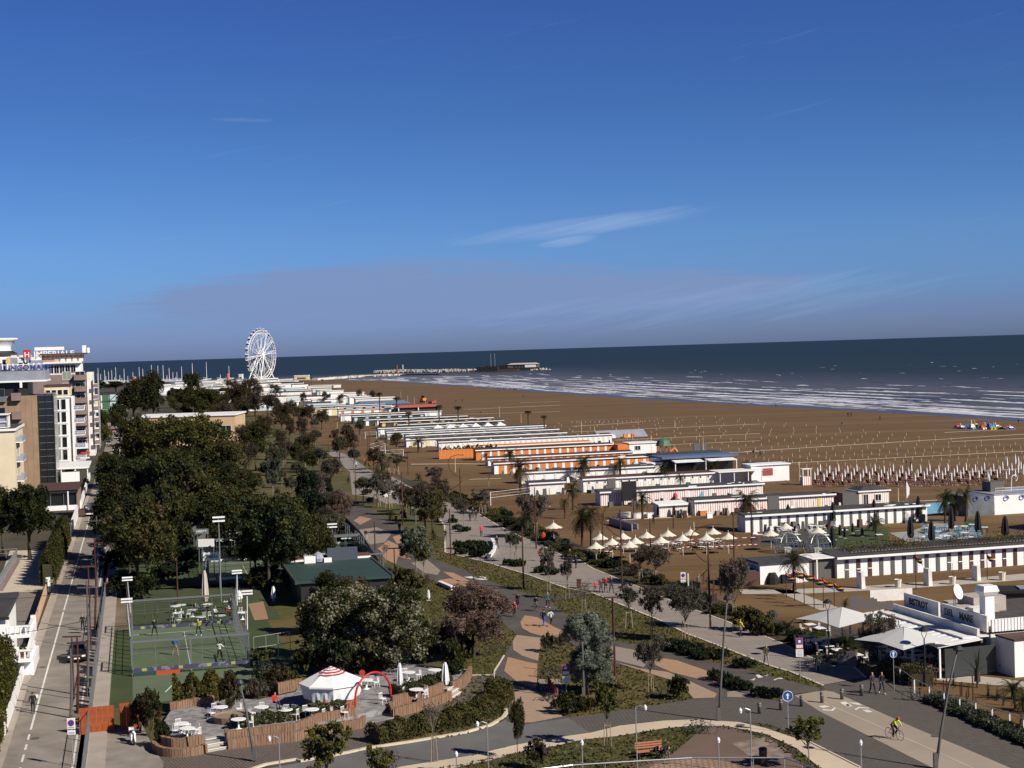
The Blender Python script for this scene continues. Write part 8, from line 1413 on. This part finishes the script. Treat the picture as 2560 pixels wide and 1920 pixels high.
pts += [G('L', x, 30+(x-480)*-.018) for x in range(480, 1260, 42)]; pts = [p for p in pts if pxof(p) < 2620]; pts.sort(key=lambda p: p.y); print('posts', len(pts))
for p in pts[:290]: link('beach_post', pm, None, p, label='short ivory post for a beach umbrella in the rows on the open sand', cat='post', group='umbrella posts on the open sand')
b = MB(); [b.cyl(p, p+Vector((0, 0, .75)), .06, .05, 4) for p in pts[290:]]; o = b.obj('far_beach_posts', pm.materials[0]); o['kind'] = 'stuff'; o['label'] = 'rows of more distant short ivory umbrella posts'; o['category'] = 'posts'
# closed white umbrellas and red deckchairs
uc = MB().cyl((0, 0, 0), (0, 0, .8), .035, n=5).mesh('pole', w_lsteel); uf = MB().lathe((0, 0, .75), [(.05, 0), (.14, .12), (.12, 1.0), (.03, 1.6)], 7).mesh('folded_canopy', w_clean)
def wumb(p, sc=1.): o = thing('closed_beach_umbrella', '', 'beach umbrella', p, 0, 'closed white umbrellas over the red chairs'); link('pole', uc, o); link('folded_canopy', uf, o); o.scale = (1.2, 1.2, sc); auto(o, 'closed white beach umbrella', p)
dc1 = MB().box((0, .2, .32), (.62, 1.1, .05)).add([(-.31, .75, .34), (.31, .75, .34), (.31, 1.15, .95), (-.31, 1.15, .95), (-.31, .8, .3), (.31, .8, .3), (.31, 1.2, .92), (-.31, 1.2, .92)], [(0, 1, 2, 3), (7, 6, 5, 4), (0, 3, 7, 4), (1, 5, 6, 2)]).mesh('fabric', w_red2); dc2 = MB().tube([(-.33, -.4, 0), (-.33, -.35, .34), (.33, -.35, .34), (.33, -.4, 0)], .025, 4).tube([(-.33, .7, 0), (-.33, .75, .34), (.33, .75, .34), (.33, .7, 0)], .025, 4).mesh('frame', w_clean)
for i, x in enumerate(range(560, 2200, 72)):
 for k, y0 in enumerate((352, 318, 285)):
  y = y0+(8 if i % 2 else -6)-max(0, (x-1500))*.03
  wumb(G('M', x+k*22, y), 1.0)
  if x > 2030: continue
  for q in (0, 1) if k < 3 else (0,):
   p = G('M', x+k*22+14+20*q, y+6); o = thing('red_deckchair', '', 'deckchair', p, CA+rg.uniform(1.2, 2.), 'dark red deckchairs on the sand'); link('fabric', dc1, o); link('frame', dc2, o); auto(o, 'dark red deckchair', p)
for x, y in [(2210, 320), (2170, 250), (2145, 230), (2080, 250), (1940, 400)]: wumb(G('M', x, y), 1.3)
# cream open parasols and loungers by the promenade
def cream(p, w=2.3):
 o = thing('cream_parasol', '', 'parasol', p, rc.uniform(0, 6), 'cream parasols beside the promenade'); b = MB(); n = 10; vs = [(0, 0, 2.75)]; R = w/2
 for i in range(n*2): a = math.pi*i/n; r_ = R*(1 if i % 2 == 0 else .93); vs.append((r_*math.cos(a), r_*math.sin(a), 1.95 if i % 2 == 0 else 2.02))
 for i in range(n*2): a = math.pi*i/n; r_ = R*.5; vs.append((r_*math.cos(a), r_*math.sin(a), 2.28))
 m_ = 2*n; b.add(vs, [(1+i, 1+(i+1) % m_, 1+m_+(i+1) % m_, 1+m_+i) for i in range(m_)]+[(1+m_+i, 1+m_+(i+1) % m_, 0) for i in range(m_)]); b.obj('canopy', w_canvas, o, smooth=False); MB().cyl((0, 0, 0), (0, 0, 3.05), .03, n=5).obj('pole', w_clean, o); auto(o, 'open cream parasol', p)
for x, y in [(738, 1088), (850, 1135), (950, 1083), (1065, 1125), (1168, 1072), (1300, 1118), (1365, 1058), (1500, 1098), (1573, 1048), (1718, 1093), (1780, 1038), (1920, 1083), (1010, 1160), (700, 1170), (310, 985)]: p = G('L', x, y, 2.1); p.z = 0; cream(p, 2.6 if x == 310 else 2.3)
lg1 = MB().box((0, .2, .36), (.62, 1.2, .05)).add([(-.31, -.4, .36), (.31, -.4, .36), (.31, -.95, .62), (-.31, -.95, .62)], [(0, 1, 2, 3)]).mesh('bed', w_clean); lg2 = MB().tube([(-.3, -.3, 0), (-.3, -.3, .36), (.3, -.3, .36), (.3, -.3, 0)], .025, 4).tube([(-.3, .7, 0), (-.3, .7, .36), (.3, .7, .36), (.3, .7, 0)], .025, 4).mesh('frame', w_clean)
for x, y in [(720, 1195), (790, 1190), (830, 1240), (900, 1195), (960, 1200), (1000, 1170), (1190, 1180), (1240, 1170), (1310, 1175), (1370, 1160), (1430, 1165), (1490, 1160), (1600, 1160), (1680, 1155), (1740, 1160), (1800, 1145), (1850, 1140), (1690, 1195), (1770, 1195), (1885, 1190), (1970, 1185), (1350, 1210), (1470, 1210)]:
 p = G('L', x, y); o = thing('white_lounger', '', 'sun lounger', p, CA+.4+rc.uniform(-.2, .2), 'white loungers under the cream parasols'); link('bed', lg1, o); link('frame', lg2, o); auto(o, 'white sun lounger', p)
# tall closed black parasols on the terrace
for t, x, yb, yt, w in [('M', 352, 690, 508, .9), ('M', 700, 880, 680, .95), ('M', 705, 690, 490, .9), ('M', 1030, 665, 468, .9), ('M', 1380, 645, 442, .9), ('M', 1640, 735, 520, .9), ('M', 1318, 805, 605, 1.), ('M', 1483, 825, 635, 1.), ('M', 1850, 760, 560, 1.), ('M', 2065, 790, 600, 1.1), ('M', 760, 770, 668, .6), ('M', 797, 780, 690, .6), ('M', 860, 740, 655, .5), ('M', 935, 765, 690, .5), ('L', 1420, 895, 790, .7), ('L', 1565, 890, 760, .8), ('L', 1275, 895, 790, .6)]:
 p, h = hp(t, x, yb, yt); o = closed_umbrella(p, h, w, '', w_black); o['group'] = 'closed black parasols'; auto(o, 'tall closed black parasol', p)
# terrace furniture: blue-seated chairs and tables
bch = chair(w_bl2, 'terrace_chair')
for i in range(70):
 x, y = (rg.uniform(1400, 1900), rg.uniform(690, 820)) if i < 48 else (rg.uniform(240, 640), rg.uniform(700, 760)); place(bch if i < 48 else ch0, G('M', x, y), rg.uniform(0, 6), 'blue terrace chair' if i < 48 else 'pale terrace chair', 'blue terrace chairs' if i < 48 else 'pale terrace chairs')
for i in range(34):
 x, y = (rg.uniform(1400, 1900), rg.uniform(690, 825)) if i < 20 else (rg.uniform(80, 1100), rg.uniform(700, 850)); place(st0, G('M', x, y), rg.uniform(0, 1.5), 'white terrace table', 'white terrace tables')
for t, x, y, w in [('M', 585, 725, 2.4), ('M', 212, 745, 2.4), ('M', 2020, 800, 2.6), ('M', 330, 690, 2.2)]: p = G(t, x, y, 2.1); p.z = 0; cream(p, w)
# clear domes
for x, yb, lab in [(345, 890, 'left clear plastic dome tent on the sand'), (582, 895, 'right clear plastic dome tent behind the white hut')]:
 o = thing('clear_dome', lab, 'dome tent', G('M', x, yb)); R = 1.85; prof = [(R*.86, 0), (R, .8), (R*.93, 1.5), (R*.7, 2.1), (R*.36, 2.5), (.05, 2.62)]; MB().lathe((0, 0, 0), prof, 14).obj('skin', w_clear, o); b = MB()
 for i in range(7): a = math.pi*i/7; b.tube([(-r_*math.cos(a), -r_*math.sin(a), z) for r_, z in prof]+[(r_*math.cos(a), r_*math.sin(a), z) for r_, z in prof[::-1]], .025, 4)
 for r_, z in prof[:5]: b.tube([(r_*math.cos(k*.52), r_*math.sin(k*.52), z) for k in range(13)], .02, 4)
 b.obj('frame', w_lsteel, o); part(o, 'table', (.9, .9, .7), (0, 0, 0), w_white)
# flags: rainbow cloth
fl_c = [(.30, .025, .02), (.42, .13, .02), (.45, .32, .04), (.02, .09, .03), (.02, .04, .17), (.07, .02, .12)]; fl_m = [cmat(c) for c in fl_c]
def flag(t, x, yb, yt, label, d=1.0, h_=.62, slant=-.75):
 p, h = hp(t, x, yb, yt); o = thing('rainbow_flag', label, 'flag', p, 0, 'rainbow flags on thin rust poles'); MB().cyl((0, 0, 0), (0, 0, h), .05, .035, 6).obj('pole', w_rust, o); b = MB(); n = 8
 for i in range(n):
  for k in range(6):
   f0, f1 = i/n, (i+1)/n; P = lambda f, v: (d*f, .16*math.sin(f*7+v*2), h-.1-h_*v/6+slant*f-.12*math.sin(f*5)); b.quad(P(f0, k+1), P(f1, k+1), P(f1, k), P(f0, k), k)
 b.obj('cloth', fl_m, o); return o
for i, (x, yb, yt) in enumerate([(335, 297, 85), (400, 327, 60), (477, 355, 80), (555, 386, 112), (630, 380, 132), (715, 370, 160)]): flag('E', x, yb, yt, ORD[i]+' rainbow flag from left in the row beside the bistro parasols')
for x, yb, yt, lab in [(745, 1085, 930, 'rainbow flag in front of the grey entrance'), (1360, 1185, 890, 'drooping rainbow flag before the grey shutters'), (1923, 1105, 880, 'rainbow flag before the brown cabin doors')]: flag('M', x, yb, yt, lab, .75, .6, -.8)
for i, (x, yb, yt) in enumerate([(925, 1172, 1043), (1453, 1150, 1015), (1835, 1110, 993)]): p, h = hp('M', x, yb, yt); o = thing('white_pillar', ['left', 'middle', 'right'][i]+' tall white concrete pillar on the near beach path', 'pillar', p, CA); part(o, 'pillar', (.45, 1.2, h), (0, 0, 0), w_white, taper=.9)
for i, (x, yb, yt) in enumerate([(1217, 1165, 1100), (1648, 1142, 1078), (2040, 1110, 1043)]): p, h = hp('M', x, yb, yt); o = thing('white_urn', ['left', 'middle', 'right'][i]+' white tapered planter urn on the near beach path', 'planter', p); MB().lathe((0, 0, 0), [(.3, 0), (.42, h), (.36, h), (.3, h-.1)], 10).obj('urn', w_canvas, o)
o = thing('timber_stack', 'pinkish-covered pile of white furniture before the near cabins', 'pile', G('M', 905, 1080), CA); part(o, 'cover', (4.6, 2, .7), (0, 1, .75), mt('dusty_cover', (.25, .16, .13), .9), taper=.85); part(o, 'base', (4.8, 2, .7), (0, 1, 0), w_clean)
o = thing('dark_bins', 'dark covered equipment leaning on the white utility hut', 'pile', G('M', 225, 1138), CA); MB().lathe((0, 0, 0), [(.8, 0), (.7, .8), (.4, 1.3)], 8).obj('cover', w_black, o); part(o, 'box', (1.1, .8, 1.), (1.6, 0, 0), w_black); part(o, 'crates', (1.2, .8, 1.1), (3., 0, 0), w_stro)
# sports nets, poles and small structures on the sand
def net(t, a, b_, h, label, m=w_clean):
 A = G(t, *a); B_ = G(t, *b_); d = B_-A; o = thing('sports_net', label, 'net', A); [MB().cyl(q, q+Vector((0, 0, h)), .06, n=6).obj('post', m, o) for q in (Vector((0, 0, 0)), d)]; k = MB(); n = 14
 for z in (h-.05, h-.5, h-1.): k.tube([(0, 0, z), (d.x, d.y, z)], .03 if z != h-.5 else .012, 4)
 for i in range(n): q = d*i/n; k.cyl((q.x, q.y, h-1), (q.x, q.y, h-.05), .012, n=3)
 k.obj('net', w_white, o)
net('K', (1205, 790), (1600, 740), 2.4, 'volleyball net on the sand in front of the weathered cabins'); net('K', (115, 350), (400, 330), 1.8, 'beach goal frame on the far sand court'); net('Q', (1005, 800), (1180, 750), 2.4, 'net with white posts by the far beach court'); net('Q', (905, 540), (1060, 535), 2.3, 'far net beside the pale blue cabins'); net('Q', (1370, 555), (1440, 580), 2.4, 'right net by the white cabins court'); net('Q', (960, 770), (1180, 700), 3., 'tall netting poles by the far beach court')
for t, x, yb, yt, lab in [('K', 880, 480, 350, 'thin pole beside the curved mast'), ('L', 1212, 320, 140, 'tall white lamp pole on the open sand'), ('L', 570, 200, 15, 'white mast beside the far cabins'), ('L', 690, 165, 60, 'thin mast near the grey tarpaulin'), ('L', 1040, 235, 115, 'flag pole beside the white orange-sided cabin'), ('M', 325, 320, 165, 'thin pole near the striped cabin roofs'), ('M', 440, 320, 170, 'white pole before the deckchairs'), ('L', 1428, 68, 0, 'thin mast far out on the sand'), ('L', 1690, 300, 155, 'pole of the grey flag on the sand'), ('N', 955, 360, 310, 'distant white mast on the beach'), ('N', 1010, 400, 345, 'second distant white mast on the beach'), ('N', 1062, 415, 355, 'third distant white mast by the pavilion'), ('N', 1150, 430, 355, 'distant mast right of the red roof'), ('N', 1735, 515, 430, 'white lamp pole on the mid beach'), ('N', 1905, 560, 490, 'thin mast behind the palm pair'), ('L', 275, 800, 630, 'dark post in the sand court'), ('M', 1220, 490, 380, 'pole near the small beach house'), ('M', 2035, 520, 355, 'pole on the wave restaurant terrace'), ('Q', 515, 390, 300, 'white post beside the far park palms'), ('L', 1605, 1060, 940, 'thin pole above the cream parasols')]:
 p, h = hp(t, x, yb, yt); o = thing('beach_pole', lab, 'pole', p); MB().cyl((0, 0, 0), (0, 0, h), .07, .05, 6).obj('pole', w_shut if 'dark' in lab else w_lyel, o); part(o, 'foot', (.3, .3, .15), (0, 0, 0), w_conc)
o = thing('white_feather_flag', 'white feather banner on the beach behind the black-door cabins', 'flag', G('M', 1285, 495)); MB().cyl((0, 0, 0), (0, 0, 3.4), .04).obj('pole', w_lsteel, o); b = MB(); b.add([(0, 0, .6), (.5, .05, 1.4), (.55, .05, 2.4), (.1, 0, 3.5), (0, 0, 3.4)], [(0, 1, 2, 3, 4)]); b.obj('cloth', w_clean, o)
for i, (t, x, y, w, h, m, lab) in enumerate([('L', 1660, 300, 3.4, 2.4, w_shut, 'dark square banner on poles out on the sand'), ('L', 1062, 235, 1.8, 1.6, w_shut, 'small dark banner near the orange cabins'), ('L', 1010, 790, 2.6, 4.2, w_black, 'large black screen beside the shaggy palm'), ('L', 845, 665, 1.6, 2.6, w_shut, 'dark panel at the ivory cabins'), ('M', 235, 585, 1.9, 2.9, w_shut, 'dark panel leaning before the striped cabins'), ('M', 1515, 600, 5, 2., w_bl2, 'blue beach-scene mural at the end of the black-door row')]):
 o = thing('beach_screen', lab, 'screen', G(t, x, y), CA); part(o, 'panel', (w, .12, h*.8), (0, 0, h*.2), m); [part(o, 'post', (.1, .1, h), (q, .1, 0), w_steel) for q in (-w/2, w/2)]
o = thing('timber_lifeguard', 'striped lifeguard stand among the red deckchairs', 'lifeguard stand', G('M', 488, 355), CA); part(o, 'base', (1.5, 1.2, 1.6), (0, 0, 0), w_str); [part(o, 'post', (.12, .12, 3.), (x, y, 0), w_clean) for x in (-.8, .8) for y in (-.6, .6)]; part(o, 'top', (1.9, 1.5, .12), (0, 0, 3.), w_clean)
rmp = thing('sunken_ramp', 'grey-sided sunken ramp beside the volleyball court', 'ramp', G('L', 825, 960)); q = G('L', 1035, 1025)-rmp.location; MB().strip([(0, 0), (q.x, q.y)], .15, 0, 1.1).strip([(1., 2), (q.x+1, q.y+2)], .15, 0, .8).obj('side', w_greyp, rmp)
for i, (x0, y0, x1, y1, m) in enumerate([(1180, 1265, 1590, 1240, w_red), (1800, 1240, 2212, 1215, w_red), (1190, 1190, 1560, 1185, w_red), (1560, 1170, 2212, 1150, w_clean)]):
 o = thing('barrier_tape', ['red and white tape left of the tall curling mast', 'lower red and white tape before the dome tents', 'red tape in front of the white loungers', 'upper white tape before the dome tents'][i], 'barrier tape', G('L', x0, y0)); d = G('L', x1, y1)-o.location; nn = 16
 for k in range(nn): a = d*k/nn; c = d*(k+1)/nn; MB().tube([(a.x, a.y, 1.), (c.x, c.y, 1.)], .05, 4).obj('band', w_red if k % 2 else w_clean, o)
 for f in (0, .5, 1): part(o, 'stake', (.07, .07, 1.1), (d.x*f, d.y*f, 0), w_redroof)
gy = thing('outdoor_gym', 'wooden outdoor gym posts on the sand beside the promenade', 'gym');
for x, y, h in [(1395, 265, 2.2), (1425, 270, 1.5), (1465, 240, 1.4), (1515, 190, 1.3), (1545, 225, 1.3), (1595, 250, 1.2), (1640, 235, 1.), (1590, 330, 1.2), (1615, 355, 1.2), (1600, 340, 1.)]: part(gy, 'post', (.16, .16, h), G('C', x, y), w_brd if x != 1395 else w_canvas)
for x, yb, c_ in [(1425, 755, w_red), (1280, 750, w_yel), (1305, 745, w_bl2), (1410, 745, w_yel), (1540, 745, w_green), (1600, 735, w_red), (1670, 740, w_bl2), (1540, 660, w_green), (1430, 680, w_red), (1920, 720, w_stro)]:
 p = G('L', x, yb); o = thing('beach_toy', '', 'playground toy', p, CA, 'colourful toys before the striped cabins'); MB().box((0, 0, 0), (1.2, .8, .9), taper=.6).box((.2, 0, .9), (.6, .5, .7), taper=.5).obj('body', c_, o); auto(o, {'red_paint': 'red', 'yellow_paint': 'yellow', 'sky_blue_panel': 'blue', 'green_panel': 'green', 'pale_striped_boards': 'striped'}[c_.name]+' beach toy', p)
for x, yb, m, w in [(1745, 905, w_clean, .9), (1100, 905, w_white, 2.2), (960, 900, w_white, 2.), (1690, 880, w_orange, 1.2), (1200, 905, w_clean, 1.)]:
 p = G('L', x, yb); o = thing('deck_box', '', 'box', p, CA, 'boxes and counters before the pink cabins'); part(o, 'box', (w, .6, .8), (0, 0, 0), m); part(o, 'top', (w+.1, .7, .06), (0, 0, .8), w_clean); auto(o, 'low box counter', p)
for i, (x, y) in enumerate([(110, 570), (190, 575), (105, 590), (200, 590)]):
 p = G('M', x+10, y); o = thing('orange_deckchair', '', 'deckchair', p, CA+.3*i, 'orange deckchairs before the striped cabins'); o.scale = (1.3, 1.3, 1.3); link('fabric', MB().box((0, .2, .32), (.62, 1.1, .05)).add([(-.31, .75, .34), (.31, .75, .34), (.31, 1.15, .95), (-.31, 1.15, .95)], [(0, 1, 2, 3)]).mesh('fabric', w_tang), o); link('frame', dc2, o); auto(o, 'orange-red deckchair', p)
# colourful pile of pedal boats near the water, orange digger further away
pc = [(.6, .6, .62), (.05, .12, .4), (.5, .05, .04), (.6, .35, .05), (.1, .35, .4), (.62, .62, .6), (.06, .07, .1)]
for i in range(16):
 f = i/15; x = 380+1450*f; y = 560+40*math.sin(i*2.1)*.4+30*f; p = G('Y', x, y); o = thing('pedal_boat', '', 'pedal boat', p, rg.uniform(-.5, .5)+CA, 'colourful pedal boats piled near the water'); c_ = cmat(pc[i % 7]); c2_ = cmat(pc[(i*3+2) % 7]); hgt_ = rg.uniform(.5, 1.) if i < 4 or i > 11 else rg.uniform(1., 2.1)
 MB().box((-.4, 0, 0), (.6, 2.8, .5), taper=.8).box((.5, 0, 0), (.6, 2.8, .5), taper=.8).obj('hull', c_, o); MB().box((0, 0, .5), (1.6, 1.3, hgt_*.5), taper=.7).cyl((0, -.4, .6), (.5, .8, hgt_+.6), .12).obj('seat', c2_, o); auto(o, 'piled pedal boat', p)
o = thing('orange_digger', 'orange beach tractor near the red-roofed pavilion', 'tractor', G('N', 1130, 398), 1.); part(o, 'body', (3.2, 2.2, 1.5), (0, 0, .8), w_orange); part(o, 'cab', (1.6, 1.8, 1.4), (.4, 0, 2.3), w_brd); [MB().cyl((x, -1.2, .6), (x, 1.2, .6), .6, n=10).obj('wheel', w_black, o) for x in (-1., 1.1)]; o = thing('red_machine', 'red beach machine right of the orange tractor', 'tractor', G('N', 1205, 415), 1.); part(o, 'body', (4, 2.2, 1.2), (0, 0, .6), w_redroof); part(o, 'arm', (2.5, .3, .3), (2, 0, 2.), w_red); MB().cyl((0, -1.2, .5), (0, 1.2, .5), .5, n=10).obj('wheel', w_black, o)
# ---------------------------------------------------------------- Ferris wheel, pier, marina
Dw = 1815.; cw_ = GD('s', 652, 888, Dw); top = GD('s', 652, 825, Dw).z; R = top-cw_.z; FWm = thing('ferris_wheel', 'tall white Ferris wheel rising above the horizon', 'Ferris wheel', (cw_.x, cw_.y, 0)); kx = math.cos(math.asin(41/63.)); FWm.rotation_euler[2] = math.acos(41/63.)+.30
hz_ = cw_.z
for dy in (-1.9, 1.9):
 for rr, th in ((R, .34), (R*.88, .26)): MB().tube([(rr*math.cos(a), dy, hz_+rr*math.sin(a)) for a in [i*math.pi/24 for i in range(49)]], th, 5).obj('rim', w_clean, FWm)
for i in range(12):
 a = i*math.pi/6+.13; b = MB()
 for dy in (-1.9, 1.9):
  for da in (-.05, .05): b.cyl((0, dy*1.6, hz_), (R*math.cos(a+da), dy, hz_+R*math.sin(a+da)), .22, n=4)
 b.tube([(R*.62*math.cos(a+k*math.pi/18), 0, hz_+R*.62*math.sin(a+k*math.pi/18)) for k in range(4)], .13, 4); b.obj('spoke', w_clean, FWm)
for i in range(28):
 a = i*math.pi/14; c = (R*1.03*math.cos(a), 0, hz_+R*1.03*math.sin(a)-1.1); g_ = part(FWm, 'gondola', (2.0, 2.2, 1.9), c, w_dark, taper=.85); part(g_, 'gondola_roof', (2.3, 2.4, .7), (0, 0, 1.9), w_clean, taper=.5)
MB().cyl((0, -4, hz_), (0, 4, hz_), 2.4, n=14).obj('hub', w_clean, FWm)
for sx_ in (-1, 1):
 for dy in (-5, 5): MB().cyl((sx_*15, dy*1.7, 0), (0, dy*.8, hz_), .6, .5, 6).obj('support_leg', w_clean, FWm)
part(FWm, 'platform', (44, 18, 2.), (0, 0, 0), w_white)
m_rock = mt('breakwater_rock', (.42, .39, .34), .9, c2=(.30, .27, .23), scale=.2)
def rocks(name, label, pts, w, h, n):
 b = MB(); r_ = random.Random(n)
 for k in range(n):
  i = r_.randrange(len(pts)-1); q = pts[i].lerp(pts[i+1], r_.random()); s_ = r_.uniform(1.2, 3.2); b.box((q.x+r_.uniform(-w, w), q.y+r_.uniform(-w, w), r_.uniform(-.6, h-s_*.5)), (s_, s_*r_.uniform(.7, 1.2), s_*.8), r_.random()*3, taper=r_.uniform(.4, .9))
 o = b.obj(name, m_rock); o['kind'] = 'stuff'; o['label'] = label; o['category'] = 'breakwater'
JT = [G('s', x, y) for x, y in ((785, 951), (830, 948), (900, 943), (1000, 939), (1100, 937), (1190, 934))]; pr_ = thing('stone_pier', 'long pale stone pier running out to the restaurant', 'pier'); MB().strip(JT[:4], 9, 0, 2.2).obj('wall', mt('pier_stone', (.56, .52, .46), .85), pr_); MB().strip(JT[2:], 10, 0, 1.4).obj('wall', w_roof, pr_)
rocks('breakwater', 'pale boulder breakwater beyond the stone pier', [G('s', x, y) for x, y in ((950, 933), (1000, 931), (1100, 931), (1185, 930))], 8, 3.6, 900); rocks('breakwater_toe', 'scattered boulders beside the pier root', JT[1:4], 6, 2., 220)
pR = G('s', 1290, 927); RS = thing('pier_restaurant', 'dark two-level restaurant on piles at the end of the pier', 'restaurant', (pR.x, pR.y, 0), -.15); part(RS, 'deck', (70, 24, 2.6), (-4, 0, 1.), w_dark); part(RS, 'wall', (38, 18, 4.2), (10, 0, 3.8), w_shut); part(RS, 'wall', (30, 18, 4.4), (-24, 0, 3.), w_black); part(RS, 'terrace', (14, 1, 3.), (20, -9.5, 4.2), w_clean); r_ = part(RS, 'roof', (40, 20, 1.8), (10, 0, 8.), w_conc, taper=.75); part(RS, 'roof', (22, 18, 2.2), (-8, 0, 8.), w_black, taper=.3)
for i in range(7): part(RS, 'window', (2.6, .3, 2.), (0+4.2*i, -9.2, 4.8), w_white if i > 4 else w_glass)
pD = G('s', 1220, 931); o = thing('pier_shed', 'dark pier building with two masts beside the restaurant', 'building', (pD.x, pD.y, 0), -.15); part(o, 'wall', (26, 14, 6), (0, 0, 1), w_black); part(o, 'deck', (60, 12, 2.), (8, 0, 1.), w_brd); [part(o, 'mast', (.4, .4, 22), (x, 0, 1), w_greyp) for x in (4, 9)]
rocks('pier_end_rocks', 'dark rocks with surf past the end of the restaurant', [G('s', 1335, 926), G('s', 1365, 925)], 5, 2., 60)
o = thing('harbour_light', 'small red harbour light on the breakwater', 'beacon', G('s', 993, 932)); MB().cyl((0, 0, 0), (0, 0, 11), 1., .7, 8).obj('tower', w_redroof, o); MB().cyl((8, 0, 0), (8, 0, 11), .5, n=6).obj('mast', w_clean, o)
MG = 'sailing yacht masts in the marina'
for x, yb, yt in [(246, 960, 920), (252, 960, 935), (262, 960, 925), (272, 962, 928), (280, 962, 925), (290, 962, 918), (300, 963, 938), (311, 965, 922), (320, 965, 940), (333, 965, 930), (349, 968, 918), (358, 968, 922), (374, 968, 930), (380, 970, 912), (396, 970, 914), (409, 970, 913), (424, 970, 920), (433, 968, 930), (443, 966, 930), (455, 966, 916), (482, 962, 908), (517, 958, 905), (573, 950, 915), (551, 950, 936), (265, 962, 940), (305, 964, 945), (340, 966, 942), (368, 968, 940), (388, 970, 935), (418, 970, 938), (440, 966, 942), (287, 962, 943)]:
 p = G('s', x, yb-12); p = GD('s', x, yb-6, 1950+30*math.sin(x)); h = hgt(p.xy.to_3d(), 's', yt); p.z = 0; o = thing('sailing_yacht', '', 'yacht', p, .4+.2*math.sin(x*3), MG); b = MB(); b.add([(-5, -1.6, 1.6), (4, -1.6, 1.6), (6.5, 0, 2.), (4, 1.6, 1.6), (-5, 1.6, 1.6), (-4.6, -1, 0), (4, -.8, 0), (4, .8, 0), (-4.6, 1, 0)], [(0, 1, 2, 3, 4), (0, 5, 6, 1), (1, 6, 2), (3, 2, 7), (4, 3, 7, 8), (0, 4, 8, 5), (6, 7, 2)]); b.obj('hull', w_clean, o); part(o, 'cabin', (4, 2, .8), (0, 0, 1.6), w_greyp); MB().cyl((0, 0, 1.5), (0, 0, h), .36, .24, 5).cyl((0, 0, 3.), (-4.5, 0, 3.1), .14, n=4).obj('mast', w_clean, o); auto(o, 'sailing yacht with a bare mast', p)
cD = G('s', 428, 990); o = thing('white_dome_hall', 'white inflated dome hall among the far trees', 'sports dome', (cD.x, cD.y, 0), -.1); hd_ = hgt(cD, 's', 957); wd = 60*mpp(cD)/2
MB().lathe((0, 0, 0), [(1, 0)]+[(math.cos(a), math.sin(a)) for a in [i*math.pi/16 for i in range(1, 8)]]+[(.02, 1.)], 24).obj('dome', w_clean, o, smooth=True).scale = (wd*1.5, wd*1.1, hd_*.72)
for x, yb, yt, w, m, lab in [(570, 950, 934, 7, w_brick, 'round terracotta brick tower at the marina'), (336, 962, 941, 8, w_brick, 'stubby brick tower behind the far trees'), (603, 950, 935, 9, w_clean, 'white harbour office tower at the marina'), (755, 950, 938, 36, w_lyel, 'low cream building right of the Ferris wheel'), (283, 960, 950, 28, w_clean, 'white motor yacht shed behind the far trees'), (548, 1000, 985, 40, w_conc, 'long concrete roof beyond the far trees'), (510, 975, 962, 40, w_clean, 'white low roofs beside the dome'), (640, 962, 950, 60, w_white, 'long white roof under the Ferris wheel'), (700, 965, 953, 50, w_clean, 'white establishment roof right of the wheel foot'), (585, 960, 952, 40, w_clean, 'white quay buildings left of the wheel foot'), (540, 962, 952, 50, w_clean, 'white quay sheds beside the brick tower'), (495, 958, 950, 40, w_white, 'white boat sheds left of the brick tower')]:
 p, h = hp('s', x, yb, yt); w_ = w*mpp(p); o = thing('harbour_building', lab, 'building', p, CA-.3);
 if m is w_brick: MB().lathe((0, 0, 0), [(w_/2, 0), (w_/2, h*.8), (w_*.42, h*.95), (w_*.2, h)], 10).obj('tower', m, o)
 else: part(o, 'wall', (w_, max(6, w_*.4), h*.85), (0, 0, 0), m); part(o, 'roof', (w_*1.04, max(6.4, w_*.43), h*.14), (0, 0, h*.85), w_clean); part(o, 'opening', (w_*.6, .3, h*.35), (0, -max(6, w_*.4)/2, h*.2), w_shut)
finish_labels()
